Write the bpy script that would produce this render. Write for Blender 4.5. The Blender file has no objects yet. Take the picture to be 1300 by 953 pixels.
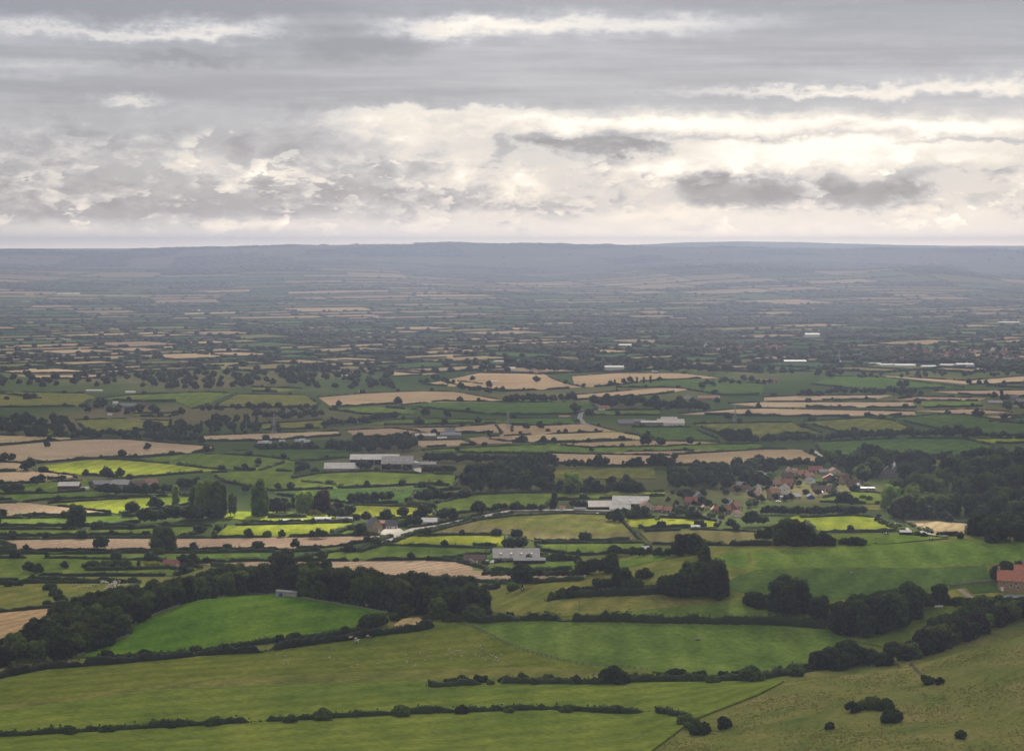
import bpy, math, random
import numpy as np
from mathutils import Vector, Matrix, geometry, noise as mnoise

# ---------------------------------------------------------------- basics
RS = random.Random(7)
NR = np.random.default_rng(7)
SC = bpy.context.scene
COL = SC.collection
F = 2600.0      # focal length in photograph pixels (photograph is 1300 wide)
CU, CV = 650.0, 315.0
CAMZ = 200.0

def link(o, parent=None):
    COL.objects.link(o)
    if parent is not None:
        o.parent = parent
    return o

def tag(o, label=None, cat=None, group=None, kind=None):
    if label: o["label"] = label
    if cat: o["category"] = cat
    if group: o["group"] = group
    if kind: o["kind"] = kind
    return o

def empty(name, loc, rz=0.0, s=1.0):
    o = bpy.data.objects.new(name, None)
    o.empty_display_size = 1.0
    link(o)
    o.location = loc
    o.rotation_euler = (0, 0, rz)
    o.scale = (s, s, s)
    return o

def mesh_np(name, V, Fc, mats=None, smooth=False, midx=None):
    """V (n,3) array; Fc list of tuples or (m,k) array"""
    me = bpy.data.meshes.new(name)
    V = np.asarray(V, np.float32)
    if isinstance(Fc, np.ndarray):
        m, k = Fc.shape
        me.vertices.add(len(V)); me.vertices.foreach_set("co", V.ravel())
        me.loops.add(m * k); me.loops.foreach_set("vertex_index", Fc.astype(np.int32).ravel())
        me.polygons.add(m)
        me.polygons.foreach_set("loop_start", np.arange(0, m * k, k, dtype=np.int32))
        me.polygons.foreach_set("loop_total", np.full(m, k, np.int32))
        me.update(calc_edges=True)
    else:
        me.from_pydata([tuple(map(float, v)) for v in V], [], [tuple(f) for f in Fc])
    if mats:
        for mt in mats: me.materials.append(mt)
    if midx is not None:
        me.polygons.foreach_set("material_index", np.asarray(midx, np.int32))
    if smooth:
        me.polygons.foreach_set("use_smooth", np.ones(len(me.polygons), bool))
    me.update()
    return me

def obj(name, me, parent=None, loc=None):
    o = bpy.data.objects.new(name, me)
    link(o, parent)
    if loc is not None: o.location = loc
    return o

class MB:
    """collects shapes for ONE mesh"""
    def __init__(s): s.v = []; s.f = []
    def add(s, vs, fs):
        b = len(s.v); s.v += [tuple(v) for v in vs]; s.f += [tuple(b + i for i in f) for f in fs]; return s
    def box(s, c, d, rz=0):
        x, y, z = d[0] / 2, d[1] / 2, d[2] / 2
        ca, sa = math.cos(rz), math.sin(rz)
        vs = []
        for sz in (-1, 1):
            for sx, sy in ((-1, -1), (1, -1), (1, 1), (-1, 1)):
                px, py = sx * x, sy * y
                vs.append((c[0] + px * ca - py * sa, c[1] + px * sa + py * ca, c[2] + sz * z))
        return s.add(vs, [(0, 3, 2, 1), (4, 5, 6, 7), (0, 1, 5, 4), (1, 2, 6, 5), (2, 3, 7, 6), (3, 0, 4, 7)])
    def tube(s, p0, p1, r0, r1=None, n=8):
        r1 = r0 if r1 is None else r1
        p0, p1 = Vector(p0), Vector(p1); d = (p1 - p0).normalized()
        a = d.orthogonal().normalized(); b = d.cross(a)
        vs = []
        for p, r in ((p0, r0), (p1, r1)):
            for k in range(n):
                t = 2 * math.pi * k / n
                vs.append(p + (a * math.cos(t) + b * math.sin(t)) * r)
        fs = [(k, (k + 1) % n, n + (k + 1) % n, n + k) for k in range(n)]
        fs += [tuple(range(n - 1, -1, -1)), tuple(range(n, 2 * n))]
        return s.add(vs, fs)
    def build(s, name, mat, parent=None, loc=None, smooth=False):
        return obj(name, mesh_np(name, s.v, s.f, [mat], smooth), parent, loc)

# ---------------------------------------------------------------- materials
def newmat(name):
    m = bpy.data.materials.new(name); m.use_nodes = True
    nt = m.node_tree; nt.nodes.clear()
    return m, nt, nt.nodes, nt.links

def out_principled(nt, rough=1.0, spec=0.0):
    n = nt.nodes
    o = n.new("ShaderNodeOutputMaterial"); p = n.new("ShaderNodeBsdfPrincipled")
    p.inputs["Roughness"].default_value = rough
    p.inputs["Specular IOR Level"].default_value = spec
    nt.links.new(p.outputs[0], o.inputs[0])
    return p, o

def ramp(nt, fac, stops):
    r = nt.nodes.new("ShaderNodeValToRGB")
    e = r.color_ramp.elements
    e[0].position = stops[0][0]; e[0].color = (*stops[0][1], 1)
    e[1].position = stops[-1][0]; e[1].color = (*stops[-1][1], 1)
    for pz, c in stops[1:-1]:
        k = e.new(pz); k.color = (*c, 1)
    if fac is not None: nt.links.new(fac, r.inputs[0])
    return r.outputs[0]

def noise(nt, vec, scale, detail=4, rough=.55, dist=0):
    t = nt.nodes.new("ShaderNodeTexNoise")
    t.inputs["Scale"].default_value = scale; t.inputs["Detail"].default_value = detail
    t.inputs["Roughness"].default_value = rough; t.inputs["Distortion"].default_value = dist
    if vec is not None: nt.links.new(vec, t.inputs["Vector"])
    return t.outputs["Fac"]

def M(nt, op, a, b=None, c=None, clamp=False):
    n = nt.nodes.new("ShaderNodeMath"); n.operation = op; n.use_clamp = clamp
    for i, x in enumerate((a, b, c)):
        if x is None: continue
        if isinstance(x, (int, float)): n.inputs[i].default_value = x
        else: nt.links.new(x, n.inputs[i])
    return n.outputs[0]

def mixc(nt, fac, a, b, mode="MIX"):
    n = nt.nodes.new("ShaderNodeMix"); n.data_type = 'RGBA'; n.blend_type = mode
    for s, x in ((0, fac), (6, a), (7, b)):
        if isinstance(x, (int, float)): n.inputs[s].default_value = x
        elif isinstance(x, tuple): n.inputs[s].default_value = (*x, 1)
        else: nt.links.new(x, n.inputs[s])
    return n.outputs[2]

def pos_vec(nt, scale=(1, 1, 1), rot=0.0):
    g = nt.nodes.new("ShaderNodeNewGeometry")
    mp = nt.nodes.new("ShaderNodeMapping")
    mp.inputs["Scale"].default_value = scale
    mp.inputs["Rotation"].default_value = (0, 0, rot)
    nt.links.new(g.outputs["Position"], mp.inputs[0])
    return mp.outputs[0]

def objrand(nt):
    return nt.nodes.new("ShaderNodeObjectInfo").outputs["Random"]

def vary(nt, col, rnd, amt):
    h = nt.nodes.new("ShaderNodeHueSaturation")
    nt.links.new(M(nt, 'MULTIPLY_ADD', rnd, amt * 2, 1 - amt), h.inputs["Value"])
    nt.links.new(M(nt, 'MULTIPLY_ADD', rnd, .02, .49), h.inputs["Hue"])
    nt.links.new(col, h.inputs["Color"])
    return h.outputs[0]

def field_mat(name, c1, c2, c3=None, kind="grass", rot=0.0, big=1 / 70, step=9.0):
    m, nt, n, l = newmat(name)
    p, o = out_principled(nt)
    c3 = c3 or tuple(x * .8 for x in c1)
    v = pos_vec(nt)
    big_n = noise(nt, v, big, 5, .6, .6)
    col = ramp(nt, big_n, [(.28, c3), (.45, c1), (.68, c2)])
    fine = noise(nt, v, .35, 4, .65)
    col = mixc(nt, 1.0, col, ramp(nt, fine, [(.25, (.64, .68, .60)), (.75, (1.34, 1.28, 1.25))]), "MULTIPLY")
    if kind == "crop":     # drill rows and tramlines
        w = n.new("ShaderNodeTexWave"); w.wave_type = 'BANDS'; w.bands_direction = 'X'
        w.inputs["Scale"].default_value = 1.0 / step * 0.31
        w.inputs["Distortion"].default_value = 1.2; w.inputs["Detail"].default_value = 2
        w.inputs["Detail Scale"].default_value = .05
        l.new(pos_vec(nt, (1, 1, 0), rot), w.inputs["Vector"])
        col = mixc(nt, 1.0, col, ramp(nt, w.outputs["Fac"], [(.0, (.84, .83, .80)), (.35, (1, 1, 1)), (1, (1.1, 1.09, 1.06))]), "MULTIPLY")
    else:
        med = noise(nt, pos_vec(nt, (1, .5, 1), rot + .6), 1 / 14, 3, .6)
        col = mixc(nt, 1.0, col, ramp(nt, med, [(.3, (.74, .80, .72)), (.7, (1.24, 1.18, 1.14))]), "MULTIPLY")
        w = n.new("ShaderNodeTexWave"); w.wave_type = 'BANDS'; w.bands_direction = 'X'
        w.inputs["Scale"].default_value = .02; w.inputs["Distortion"].default_value = 3
        l.new(pos_vec(nt, (1, 1, 0), rot), w.inputs["Vector"])
        col = mixc(nt, 1.0, col, ramp(nt, w.outputs["Fac"], [(.0, (.88, .90, .86)), (1, (1.09, 1.07, 1.05))]), "MULTIPLY")
    col = vary(nt, col, objrand(nt), .10)
    l.new(col, p.inputs["Base Color"])
    # blades let light through: a little of it comes out on the shadow side
    p.inputs["Sheen Weight"].default_value = .0
    return m

FM = {
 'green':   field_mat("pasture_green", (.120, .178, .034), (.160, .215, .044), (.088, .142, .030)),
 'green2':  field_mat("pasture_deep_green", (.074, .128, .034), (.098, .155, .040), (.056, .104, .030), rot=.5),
 'emerald': field_mat("pasture_emerald", (.085, .165, .016), (.135, .205, .024), (.058, .130, .013), rot=.9),
 'lush_sunlit':    field_mat("pasture_sunlit_yellow_green", (.235, .275, .034), (.30, .325, .042), (.185, .235, .030), rot=.2),  # yellow-green grass, raised so the colour carries some of the sunlight
 'olive':   field_mat("pasture_olive", (.155, .162, .042), (.200, .190, .055), (.120, .142, .036), rot=.3),
 'meadow':  field_mat("meadow_grass", (.142, .178, .030), (.180, .205, .038), (.108, .152, .026), rot=1.1, big=1 / 55),
 'rough':   field_mat("rough_grass", (.17, .185, .045), (.24, .21, .07), (.11, .14, .035), rot=.4, big=1 / 30),
 'tan':     field_mat("stubble_tan", (.42, .315, .19), (.50, .38, .235), (.34, .26, .155), kind="crop", rot=1.2),
 'tan2':    field_mat("ripe_wheat", (.42, .30, .155), (.49, .36, .19), (.35, .25, .14), kind="crop", rot=.15),
 'pink':    field_mat("stubble_pinkish", (.41, .30, .205), (.48, .365, .25), (.34, .255, .175), kind="crop", rot=.8),
 'cream':   field_mat("barley_cream", (.42, .34, .19), (.48, .39, .22), (.36, .29, .16), kind="crop", rot=.4),
 'olivetan':field_mat("mown_meadow", (.17, .155, .06), (.22, .19, .08), (.13, .14, .05), kind="crop", rot=.1, step=14),
}

def leaf_mat(name, c1, c2, c3, trans=.40):
    m, nt, n, l = newmat(name)
    o = n.new("ShaderNodeOutputMaterial")
    p = n.new("ShaderNodeBsdfPrincipled"); p.inputs["Roughness"].default_value = .75
    p.inputs["Specular IOR Level"].default_value = .15
    tr = n.new("ShaderNodeBsdfTranslucent")
    mx = n.new("ShaderNodeMixShader"); mx.inputs[0].default_value = trans
    tc = n.new("ShaderNodeTexCoord")
    nz = noise(nt, tc.outputs["Object"], 7.0, 4, .7)
    col = ramp(nt, nz, [(.32, c3), (.5, c1), (.68, c2)])
    col = vary(nt, col, objrand(nt), .40)
    l.new(col, p.inputs["Base Color"]); l.new(mixc(nt, 1.0, col, (1.9, 1.8, .9), 'MULTIPLY'), tr.inputs["Color"])
    l.new(p.outputs[0], mx.inputs[1]); l.new(tr.outputs[0], mx.inputs[2]); l.new(mx.outputs[0], o.inputs[0])
    return m

LM = {
 'dark':  leaf_mat("leaves_dark", (.034, .054, .013), (.082, .110, .026), (.013, .022, .007)),
 'mid':   leaf_mat("leaves_mid", (.075, .112, .024), (.145, .185, .044), (.032, .054, .014)),
 'light': leaf_mat("leaves_light", (.16, .22, .045), (.24, .30, .07), (.09, .14, .03), .42),
 'pale':  leaf_mat("leaves_pale_willow", (.12, .14, .075), (.17, .19, .10), (.08, .10, .05), .3),
 'copper':leaf_mat("leaves_copper", (.035, .022, .022), (.055, .030, .028), (.02, .014, .014)),
 'yellow':leaf_mat("leaves_golden", (.25, .24, .03), (.33, .30, .04), (.16, .17, .03), .35),
 'blue':  leaf_mat("needles_blue_green", (.03, .05, .028), (.045, .068, .038), (.02, .033, .02)),
 'hedge': leaf_mat("hedge_leaves", (.036, .058, .014), (.062, .088, .022), (.020, .032, .009)),
 'bracken': leaf_mat("bracken_fronds", (.055, .095, .035), (.09, .13, .05), (.04, .065, .025)),
}

def plain_mat(name, c, rough=.8, spec=.25, var=.18, scale=1.2, metal=0.0, streak=False):
    m, nt, n, l = newmat(name)
    p, o = out_principled(nt, rough, spec)
    p.inputs["Metallic"].default_value = metal
    tc = n.new("ShaderNodeTexCoord")
    mp = n.new("ShaderNodeMapping"); mp.inputs["Scale"].default_value = (1, 1, .25) if streak else (1, 1, 1)
    l.new(tc.outputs["Object"], mp.inputs[0])
    nz = noise(nt, mp.outputs[0], scale, 5, .65)
    lo = tuple(x * (1 - var) for x in c); hi = tuple(min(1, x * (1 + var)) for x in c)
    col = ramp(nt, nz, [(.3, lo), (.7, hi)])
    l.new(col, p.inputs["Base Color"])
    return m

def tile_mat(name, c, rough=.85, rows=3.2, joint=.62):
    """roof tiles / brick courses as a fine pattern in the material"""
    m, nt, n, l = newmat(name)
    p, o = out_principled(nt, rough, .2)
    tc = n.new("ShaderNodeTexCoord")
    b = n.new("ShaderNodeTexBrick")
    b.inputs["Scale"].default_value = rows
    b.inputs["Color1"].default_value = (*[x * 1.12 for x in c], 1)
    b.inputs["Color2"].default_value = (*[x * .84 for x in c], 1)
    b.inputs["Mortar"].default_value = (*[x * joint for x in c], 1)
    b.inputs["Mortar Size"].default_value = .015
    cb = n.new("ShaderNodeCombineXYZ"); sp = n.new("ShaderNodeSeparateXYZ")
    l.new(tc.outputs["Object"], sp.inputs[0])
    l.new(M(nt, 'ADD', sp.outputs[0], sp.outputs[1]), cb.inputs[0]); l.new(sp.outputs[2], cb.inputs[1])
    l.new(cb.outputs[0], b.inputs["Vector"])
    nz = noise(nt, tc.outputs["Object"], .8, 5, .7)
    col = mixc(nt, 1.0, b.outputs["Color"], ramp(nt, nz, [(.3, (.78, .8, .82)), (.7, (1.15, 1.12, 1.08))]), "MULTIPLY")
    l.new(col, p.inputs["Base Color"])
    return m

def sheet_mat(name, c, rough=.55, pitch=1.0, spec=.4):
    """corrugated roofing sheet with weathering"""
    m, nt, n, l = newmat(name)
    p, o = out_principled(nt, rough, spec)
    tc = n.new("ShaderNodeTexCoord")
    w = n.new("ShaderNodeTexWave"); w.bands_direction = 'X'; w.inputs["Scale"].default_value = pitch
    w.inputs["Distortion"].default_value = 0
    l.new(tc.outputs["Object"], w.inputs["Vector"])
    nz = noise(nt, tc.outputs["Object"], .22, 6, .7)
    col = ramp(nt, nz, [(.3, tuple(x * .78 for x in c)), (.55, c), (.75, tuple(min(.95, x * 1.12) for x in c))])
    col = mixc(nt, 1.0, col, ramp(nt, w.outputs["Fac"], [(0, (.86, .86, .86)), (1, (1.05, 1.05, 1.05))]), "MULTIPLY")
    l.new(col, p.inputs["Base Color"])
    return m

BM = {
 'brick': tile_mat("red_brick", (.23, .125, .09)),
 'stone': tile_mat("sandstone", (.36, .27, .17), rows=1.6, joint=.75),
 'warmbrick': tile_mat("orange_brown_brick", (.38, .25, .165), rows=2.4, joint=.8),
 'greystone': tile_mat("grey_limestone", (.27, .25, .22), rows=1.6, joint=.75),
 'white': plain_mat("white_render", (.74, .72, .67), .85, .15, .1),
 'cream': plain_mat("cream_render", (.62, .55, .42), .8, .2, .1),
 'pantile': tile_mat("red_pantiles", (.34, .155, .11), rows=2.6, joint=.7),
 'brightpantile': tile_mat("bright_red_pantiles", (.50, .205, .135), rows=2.6, joint=.75),
 'orange': tile_mat("orange_pantiles", (.42, .235, .16), rows=2.6, joint=.7),
 'slate': tile_mat("grey_slate", (.13, .135, .15), rough=.6, rows=2.6, joint=.7),
 'browntile': tile_mat("brown_tiles", (.15, .095, .08), rows=2.6, joint=.7),
 'sheetwhite': sheet_mat("pale_roof_sheets", (.62, .59, .54), .8, 1.0, .15),
 'sheetgrey': sheet_mat("grey_roof_sheets", (.27, .265, .26), .85, 1.0, .12),
 'sheetpale': sheet_mat("weathered_cement_sheets", (.36, .345, .32), .85, 1.0, .12),
 'sheettan': sheet_mat("tan_roof_sheets", (.42, .35, .29)),
 'barnred': sheet_mat("dark_red_boarding", (.085, .035, .03), .8, 2.2, .2),
 'boards': sheet_mat("grey_boarding", (.22, .21, .20), .8, 2.2, .2),
 'concrete': plain_mat("concrete_panels", (.34, .33, .31), .9, .2, .15),
 'dark_panel': plain_mat("painted_dark_interior", (.02, .018, .016), .95, .1),
 'paint': plain_mat("white_paint", (.80, .80, .78), .5, .4, .04),
 'blue': plain_mat("blue_paint", (.03, .07, .30), .5, .4, .08),
 'bluegrey': plain_mat("blue_grey_felt", (.14, .17, .21), .75, .3, .15),
 'red': plain_mat("red_paint", (.45, .04, .025), .4, .5, .08),
 'orangepaint': plain_mat("orange_paint", (.75, .22, .03), .5, .4, .05),
 'glass': plain_mat("window_glass", (.03, .035, .045), .12, .6, .2),
 'trunk': plain_mat("tree_bark", (.075, .058, .042), .95, .1, .3, 6),
 'wood': plain_mat("weathered_wood", (.17, .14, .11), .9, .15, .25, 3),
 'steel': plain_mat("galvanised_steel", (.36, .37, .38), .5, .5, .1, 1, .6),
 'dirt': plain_mat("bare_dirt", (.30, .25, .19), 1, .05, .2, .25),
 'wallstone': plain_mat("dry_stone", (.16, .145, .12), .95, .1, .4, 1.2),
 'asphalt': plain_mat("road_asphalt", (.20, .19, .18), .9, .2, .15, .3),
 'gravel': plain_mat("pale_gravel", (.50, .45, .38), 1, .1, .15, .3),
 'wool': plain_mat("sheep_wool", (.46, .43, .35), 1, .05, .12, 8),
 'face': plain_mat("dark_skin", (.06, .05, .045), .9, .1),
 'tyre': plain_mat("tyre_rubber", (.02, .02, .02), .9, .2),
 'silver': plain_mat("silver_car_paint", (.45, .46, .48), .3, .6, .03, 1, .4),
 'poly': plain_mat("polythene_sheet", (.78, .76, .70), .35, .4, .06, .6),
}

def cow_mat(name, a, b, thr):
    m, nt, n, l = newmat(name)
    p, o = out_principled(nt, .9, .1)
    tc = n.new("ShaderNodeTexCoord")
    nz = noise(nt, tc.outputs["Object"], 1.1, 2, .5)
    l.new(ramp(nt, nz, [(thr - .01, a), (thr + .01, b)]), p.inputs["Base Color"])
    return m
BM['cowbrown'] = cow_mat("brown_and_white_hide", (.55, .50, .43), (.16, .06, .03), .5)
BM['cowwhite'] = cow_mat("pale_hide", (.55, .51, .44), (.45, .36, .27), .62)
BM['cowblack'] = cow_mat("black_and_white_hide", (.75, .73, .70), (.02, .02, .02), .42)

# ---------------------------------------------------------------- terrain
_by = np.array([-900, 0, 12, 30, 60, 150, 300, 450, 600, 700, 830, 900, 976, 1040, 1150, 1260, 1500, 90000], float)
_bz = np.array([199, 198.2, 196, 188, 172, 140, 95, 60, 40, 32, 25.5, 20.5, 16.5, 12.5, 5.5, .5, 0, 0], float)
_fy = np.arange(-900, 2400, 4.0)
_fz = np.interp(_fy, _by, _bz)
_k = np.hanning(17); _k /= _k.sum()
_fz2 = np.convolve(np.pad(_fz, 8, mode='edge'), _k, mode='valid')
_w = np.clip((_fy - 60) / 60, 0, 1)
_fz = _fz * (1 - _w) + _fz2 * _w

def sstep(a, b, x):
    t = np.clip((x - a) / (b - a), 0, 1); return t * t * (3 - 2 * t)

_ax = np.array([-90, -50, -12, 20, 85, 117, 182, 262, 500, 2000], float)
_az = np.array([0, 1, 6, 18, 31, 36, 40, 42, 50, 60], float)
_ax2 = np.array([40, 70, 102, 146, 190, 260, 400, 900], float)
_az2 = np.array([0, 4, 12, 18, 31, 50, 70, 110], float)
_ru = np.array([-900, -200, 0, 150, 300, 430, 530, 600, 618, 650, 760, 840, 1000, 1150, 1300, 1600, 2300], float)
_rr = np.array([322, 320, 319, 318.3, 315, 312, 310.3, 310, 308.8, 311, 312.5, 314, 316, 317, 317.5, 317, 318], float)
_gu = np.array([-900, 600, 700, 780, 830, 870, 940, 1010, 1080, 1150, 1230, 1300, 1700, 2300], float)
_gr = np.array([316, 315, 314, 311.5, 309.5, 307.6, 306.6, 307, 309.5, 311, 312, 312, 310, 314], float)

def zt(x, y):
    x = np.asarray(x, float); y = np.asarray(y, float)
    z = np.where(y < 2390, np.interp(y, _fy, _fz), 0.0)
    z = z + 15.5 * np.exp(-((x + 120) / 78) ** 2 - ((y - 988) / 58) ** 2)
    z = z + np.interp(x, _ax, _az) * sstep(850, 1050, y) * (1 - sstep(1062, 1330, y))
    z = z + np.interp(x, _ax2, _az2) * np.where(y < 740, np.exp(-((y - 740) / 210.) ** 2), np.exp(-((y - 740) / 52.) ** 2))
    # small undulation
    near = sstep(700, 900, y) * (1 - sstep(1200, 1600, y))
    z = z + near * (.7 * np.sin(x / 37. + 1.3) * np.sin(y / 29. + .4) + .35 * np.sin(x / 13. + y / 19.))
    pl = sstep(1300, 1900, y)
    z = z + pl * 1.6 * np.sin(x / 310. + 1.1) * np.sin(y / 270. + x / 900.)
    far = sstep(5500, 8500, y)
    z = z + far * (10 + 9 * np.sin(x / 1700. + y / 2300.) * np.sin(y / 1300. + 1.) + 5 * np.sin(x / 600. + 2) * np.sin(y / 800.))
    u = CU + F * x / np.maximum(y, 1.0)
    # middle ridges
    z = z + 40 * np.exp(-((u - 880) / 150.) ** 2) * np.exp(-((y - 9300) / 600.) ** 2)
    z = z + 52 * np.exp(-((u - 1180) / 85.) ** 2) * np.exp(-((y - 9000) / 600.) ** 2)
    z = z + 26 * np.exp(-((u - 200) / 260.) ** 2) * np.exp(-((y - 9500) / 700.) ** 2)
    z = z + 95 * sstep(5800, 11500, y) * (1 + .25 * np.sin(u / 90. + y / 3000.))
    zc = 200 - (np.interp(u, _ru, _rr) - CV) * 11500 / F + 2.5 * np.sin(u / 11.) * np.sin(u / 29. + 1)
    b = np.exp(-((y - 11500) / 850.) ** 2)
    z = np.where(y > 9300, z * (1 - b) + zc * b, z)
    zg = 200 - (np.interp(u, _gu, _gr) - CV) * 15000 / F + 1.2 * np.sin(u / 17.) * np.sin(u / 41.)
    b2 = np.exp(-((y - 15000) / 850.) ** 2)
    z = np.where(y > 12700, z * (1 - b2) + zg * b2, z)
    return z

_ds = np.concatenate([np.arange(420, 1400, 6.0), 1400 * 1.02 ** np.arange(0, 186)])
def hit(u, v):
    """ground point seen through photograph pixel (u, v)"""
    sx = (u - CU) / F; sz = (CV - v) / F
    zz = zt(sx * _ds, _ds) - (CAMZ + sz * _ds)
    idx = np.argmax(zz > 0)
    if zz[idx] <= 0:
        d = 40000.0
    else:
        a, b = _ds[max(idx - 1, 0)], _ds[idx]
        for _ in range(18):
            c = .5 * (a + b)
            if float(zt(sx * c, c)) > CAMZ + sz * c: b = c
            else: a = c
        d = .5 * (a + b)
    x = sx * d
    return Vector((x, d, float(zt(x, d))))

def P(u, v): return hit(u, v)
def on(x, y, dz=0.0): return Vector((x, y, float(zt(x, y)) + dz))
def topx(p):
    return (CU + F * p[0] / p[1], CV - F * (p[2] - CAMZ) / p[1])

ORD = ("first second third fourth fifth sixth seventh eighth ninth tenth eleventh twelfth thirteenth fourteenth fifteenth "
       "sixteenth seventeenth eighteenth nineteenth twentieth").split()
TENS = ['twenty', 'thirty', 'forty', 'fifty', 'sixty', 'seventy', 'eighty', 'ninety', 'hundred']
def ordinal(i):
    i += 1
    if i <= 20: return ORD[i - 1]
    if i > 100: return 'hundred and ' + ordinal(i - 101)
    t, r = divmod(i, 10)
    if r == 0: return {3: 'thirtieth', 4: 'fortieth', 5: 'fiftieth', 6: 'sixtieth', 7: 'seventieth', 8: 'eightieth', 9: 'ninetieth'}.get(t, 'hundredth')
    return TENS[t - 2] + '-' + ORD[r - 1]
# ---------------------------------------------------------------- ground sheet
def build_ground():
    rows = np.concatenate([np.arange(-800, 0, 60.0), np.arange(0, 120, 8.0), np.arange(120, 640, 12.0), np.arange(640, 1400, 5.0), 1400 * 1.018 ** np.arange(0, 208)])
    rows = rows[rows < 16600]
    nc = 240
    t = np.linspace(-1, 1, nc)
    X = np.outer(200 + .42 * np.maximum(rows, 0), t); Y = np.repeat(rows[:, None], nc, 1)
    Z = zt(X, Y)
    V = np.stack([X, Y, Z], -1).reshape(-1, 3)
    i = np.arange(len(rows) - 1)[:, None] * nc + np.arange(nc - 1)[None]
    Q = np.stack([i, i + 1, i + nc + 1, i + nc], -1).reshape(-1, 4)
    m, nt, n, l = newmat("ground_grass")
    p, o = out_principled(nt)
    v = pos_vec(nt)
    a = ramp(nt, noise(nt, v, 1 / 26, 6, .65, .8), [(.3, (.095, .135, .03)), (.45, (.15, .17, .042)), (.58, (.20, .195, .06)), (.72, (.27, .225, .095))])
    b = ramp(nt, noise(nt, v, 1 / 600, 6, .6, .5), [(.35, (.035, .065, .022)), (.5, (.075, .105, .034)), (.62, (.17, .14, .075))])
    sp = n.new("ShaderNodeSeparateXYZ"); l.new(v, sp.inputs[0])
    f = n.new("ShaderNodeMapRange"); f.inputs[1].default_value = 1150; f.inputs[2].default_value = 1500
    l.new(sp.outputs[1], f.inputs[0])
    col = mixc(nt, f.outputs[0], a, b)
    fine = noise(nt, v, .5, 4, .7)
    col = mixc(nt, 1.0, col, ramp(nt, fine, [(.25, (.65, .68, .6)), (.75, (1.3, 1.26, 1.2))]), "MULTIPLY")
    l.new(col, p.inputs["Base Color"])
    o = obj("ground", mesh_np("ground", V, Q, [m], True))
    tag(o, "open farmland falling from a grassy escarpment to a wide plain", kind="structure")
build_ground()

# ---------------------------------------------------------------- draped field sheets
def densify(pts, step):
    out = []
    for i in range(len(pts)):
        a, b = pts[i], pts[(i + 1) % len(pts)]
        n = max(1, int(math.ceil(math.hypot(b[0] - a[0], b[1] - a[1]) / step)))
        for k in range(n): out.append((a[0] + (b[0] - a[0]) * k / n, a[1] + (b[1] - a[1]) * k / n))
    return out

def in_poly(xs, ys, poly):
    inside = np.zeros(len(xs), bool)
    n = len(poly); j = n - 1
    for i in range(n):
        xi, yi = poly[i]; xj, yj = poly[j]
        c = ((yi > ys) != (yj > ys)) & (xs < (xj - xi) * (ys - yi) / ((yj - yi) or 1e-9) + xi)
        inside ^= c; j = i
    return inside

def drape(name, ppx, mat, idx=0, step=6.0, world=False, extra=0.0, pxstep=10):
    if world: W = [(p[0], p[1]) for p in ppx]
    else: W = [tuple(P(u, v)[:2]) for u, v in densify(ppx, pxstep)]
    dm = sum(p[1] for p in W) / len(W)
    if dm > 1500: step = 45.0
    elif dm > 1230: step = 16.0
    W = densify(W, step * 1.5)
    # remove near-duplicates
    Q = []
    for p in W:
        if not Q or math.hypot(p[0] - Q[-1][0], p[1] - Q[-1][1]) > .4: Q.append(p)
    xs = np.array([p[0] for p in Q]); ys = np.array([p[1] for p in Q])
    gx, gy = np.meshgrid(np.arange(xs.min(), xs.max(), step), np.arange(ys.min(), ys.max(), step))
    gx = gx.ravel() + .13; gy = gy.ravel() + .17
    k = in_poly(gx, gy, Q); gx, gy = gx[k], gy[k]
    vs = [Vector((float(a), float(b))) for a, b in Q] + [Vector((float(a), float(b))) for a, b in zip(gx, gy)]
    nb = len(Q)
    r = geometry.delaunay_2d_cdt(vs, [], [list(range(nb))], 1, .01)
    vo, fo = r[0], r[2]
    if not fo: return None
    V = np.array([(p.x, p.y) for p in vo])
    off = .14 + V[:, 1] * 9e-5 + (.22 + idx * .0025 if idx > 13 else .02 * idx + .045 * min(idx, 8)) + extra
    Z = zt(V[:, 0], V[:, 1]) + off
    # faces upward
    fs = []
    for f in fo:
        a, b, c = (V[f[0]], V[f[1]], V[f[2]])
        s = (b[0] - a[0]) * (c[1] - a[1]) - (b[1] - a[1]) * (c[0] - a[0])
        fs.append(tuple(f) if s > 0 else tuple(f[::-1]))
    ed = {}
    for f in fs:
        for a, b in zip(f, f[1:] + f[:1]):
            if (b, a) in ed: del ed[(b, a)]
            else: ed[(a, b)] = 1
    nv = len(V); low = {}
    VV = [(x, y, z) for (x, y), z in zip(V, Z)]
    for a, b in list(ed):           # turned-down edge, so the turf never hovers
        for q in (a, b):
            if q not in low: low[q] = len(VV); VV.append((V[q][0], V[q][1], Z[q] - .9 - V[q][1] * 1e-4))
        fs.append((b, a, low[a], low[b]))
    me = mesh_np(name, VV, fs, [mat], False)
    return obj(name, me)

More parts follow.
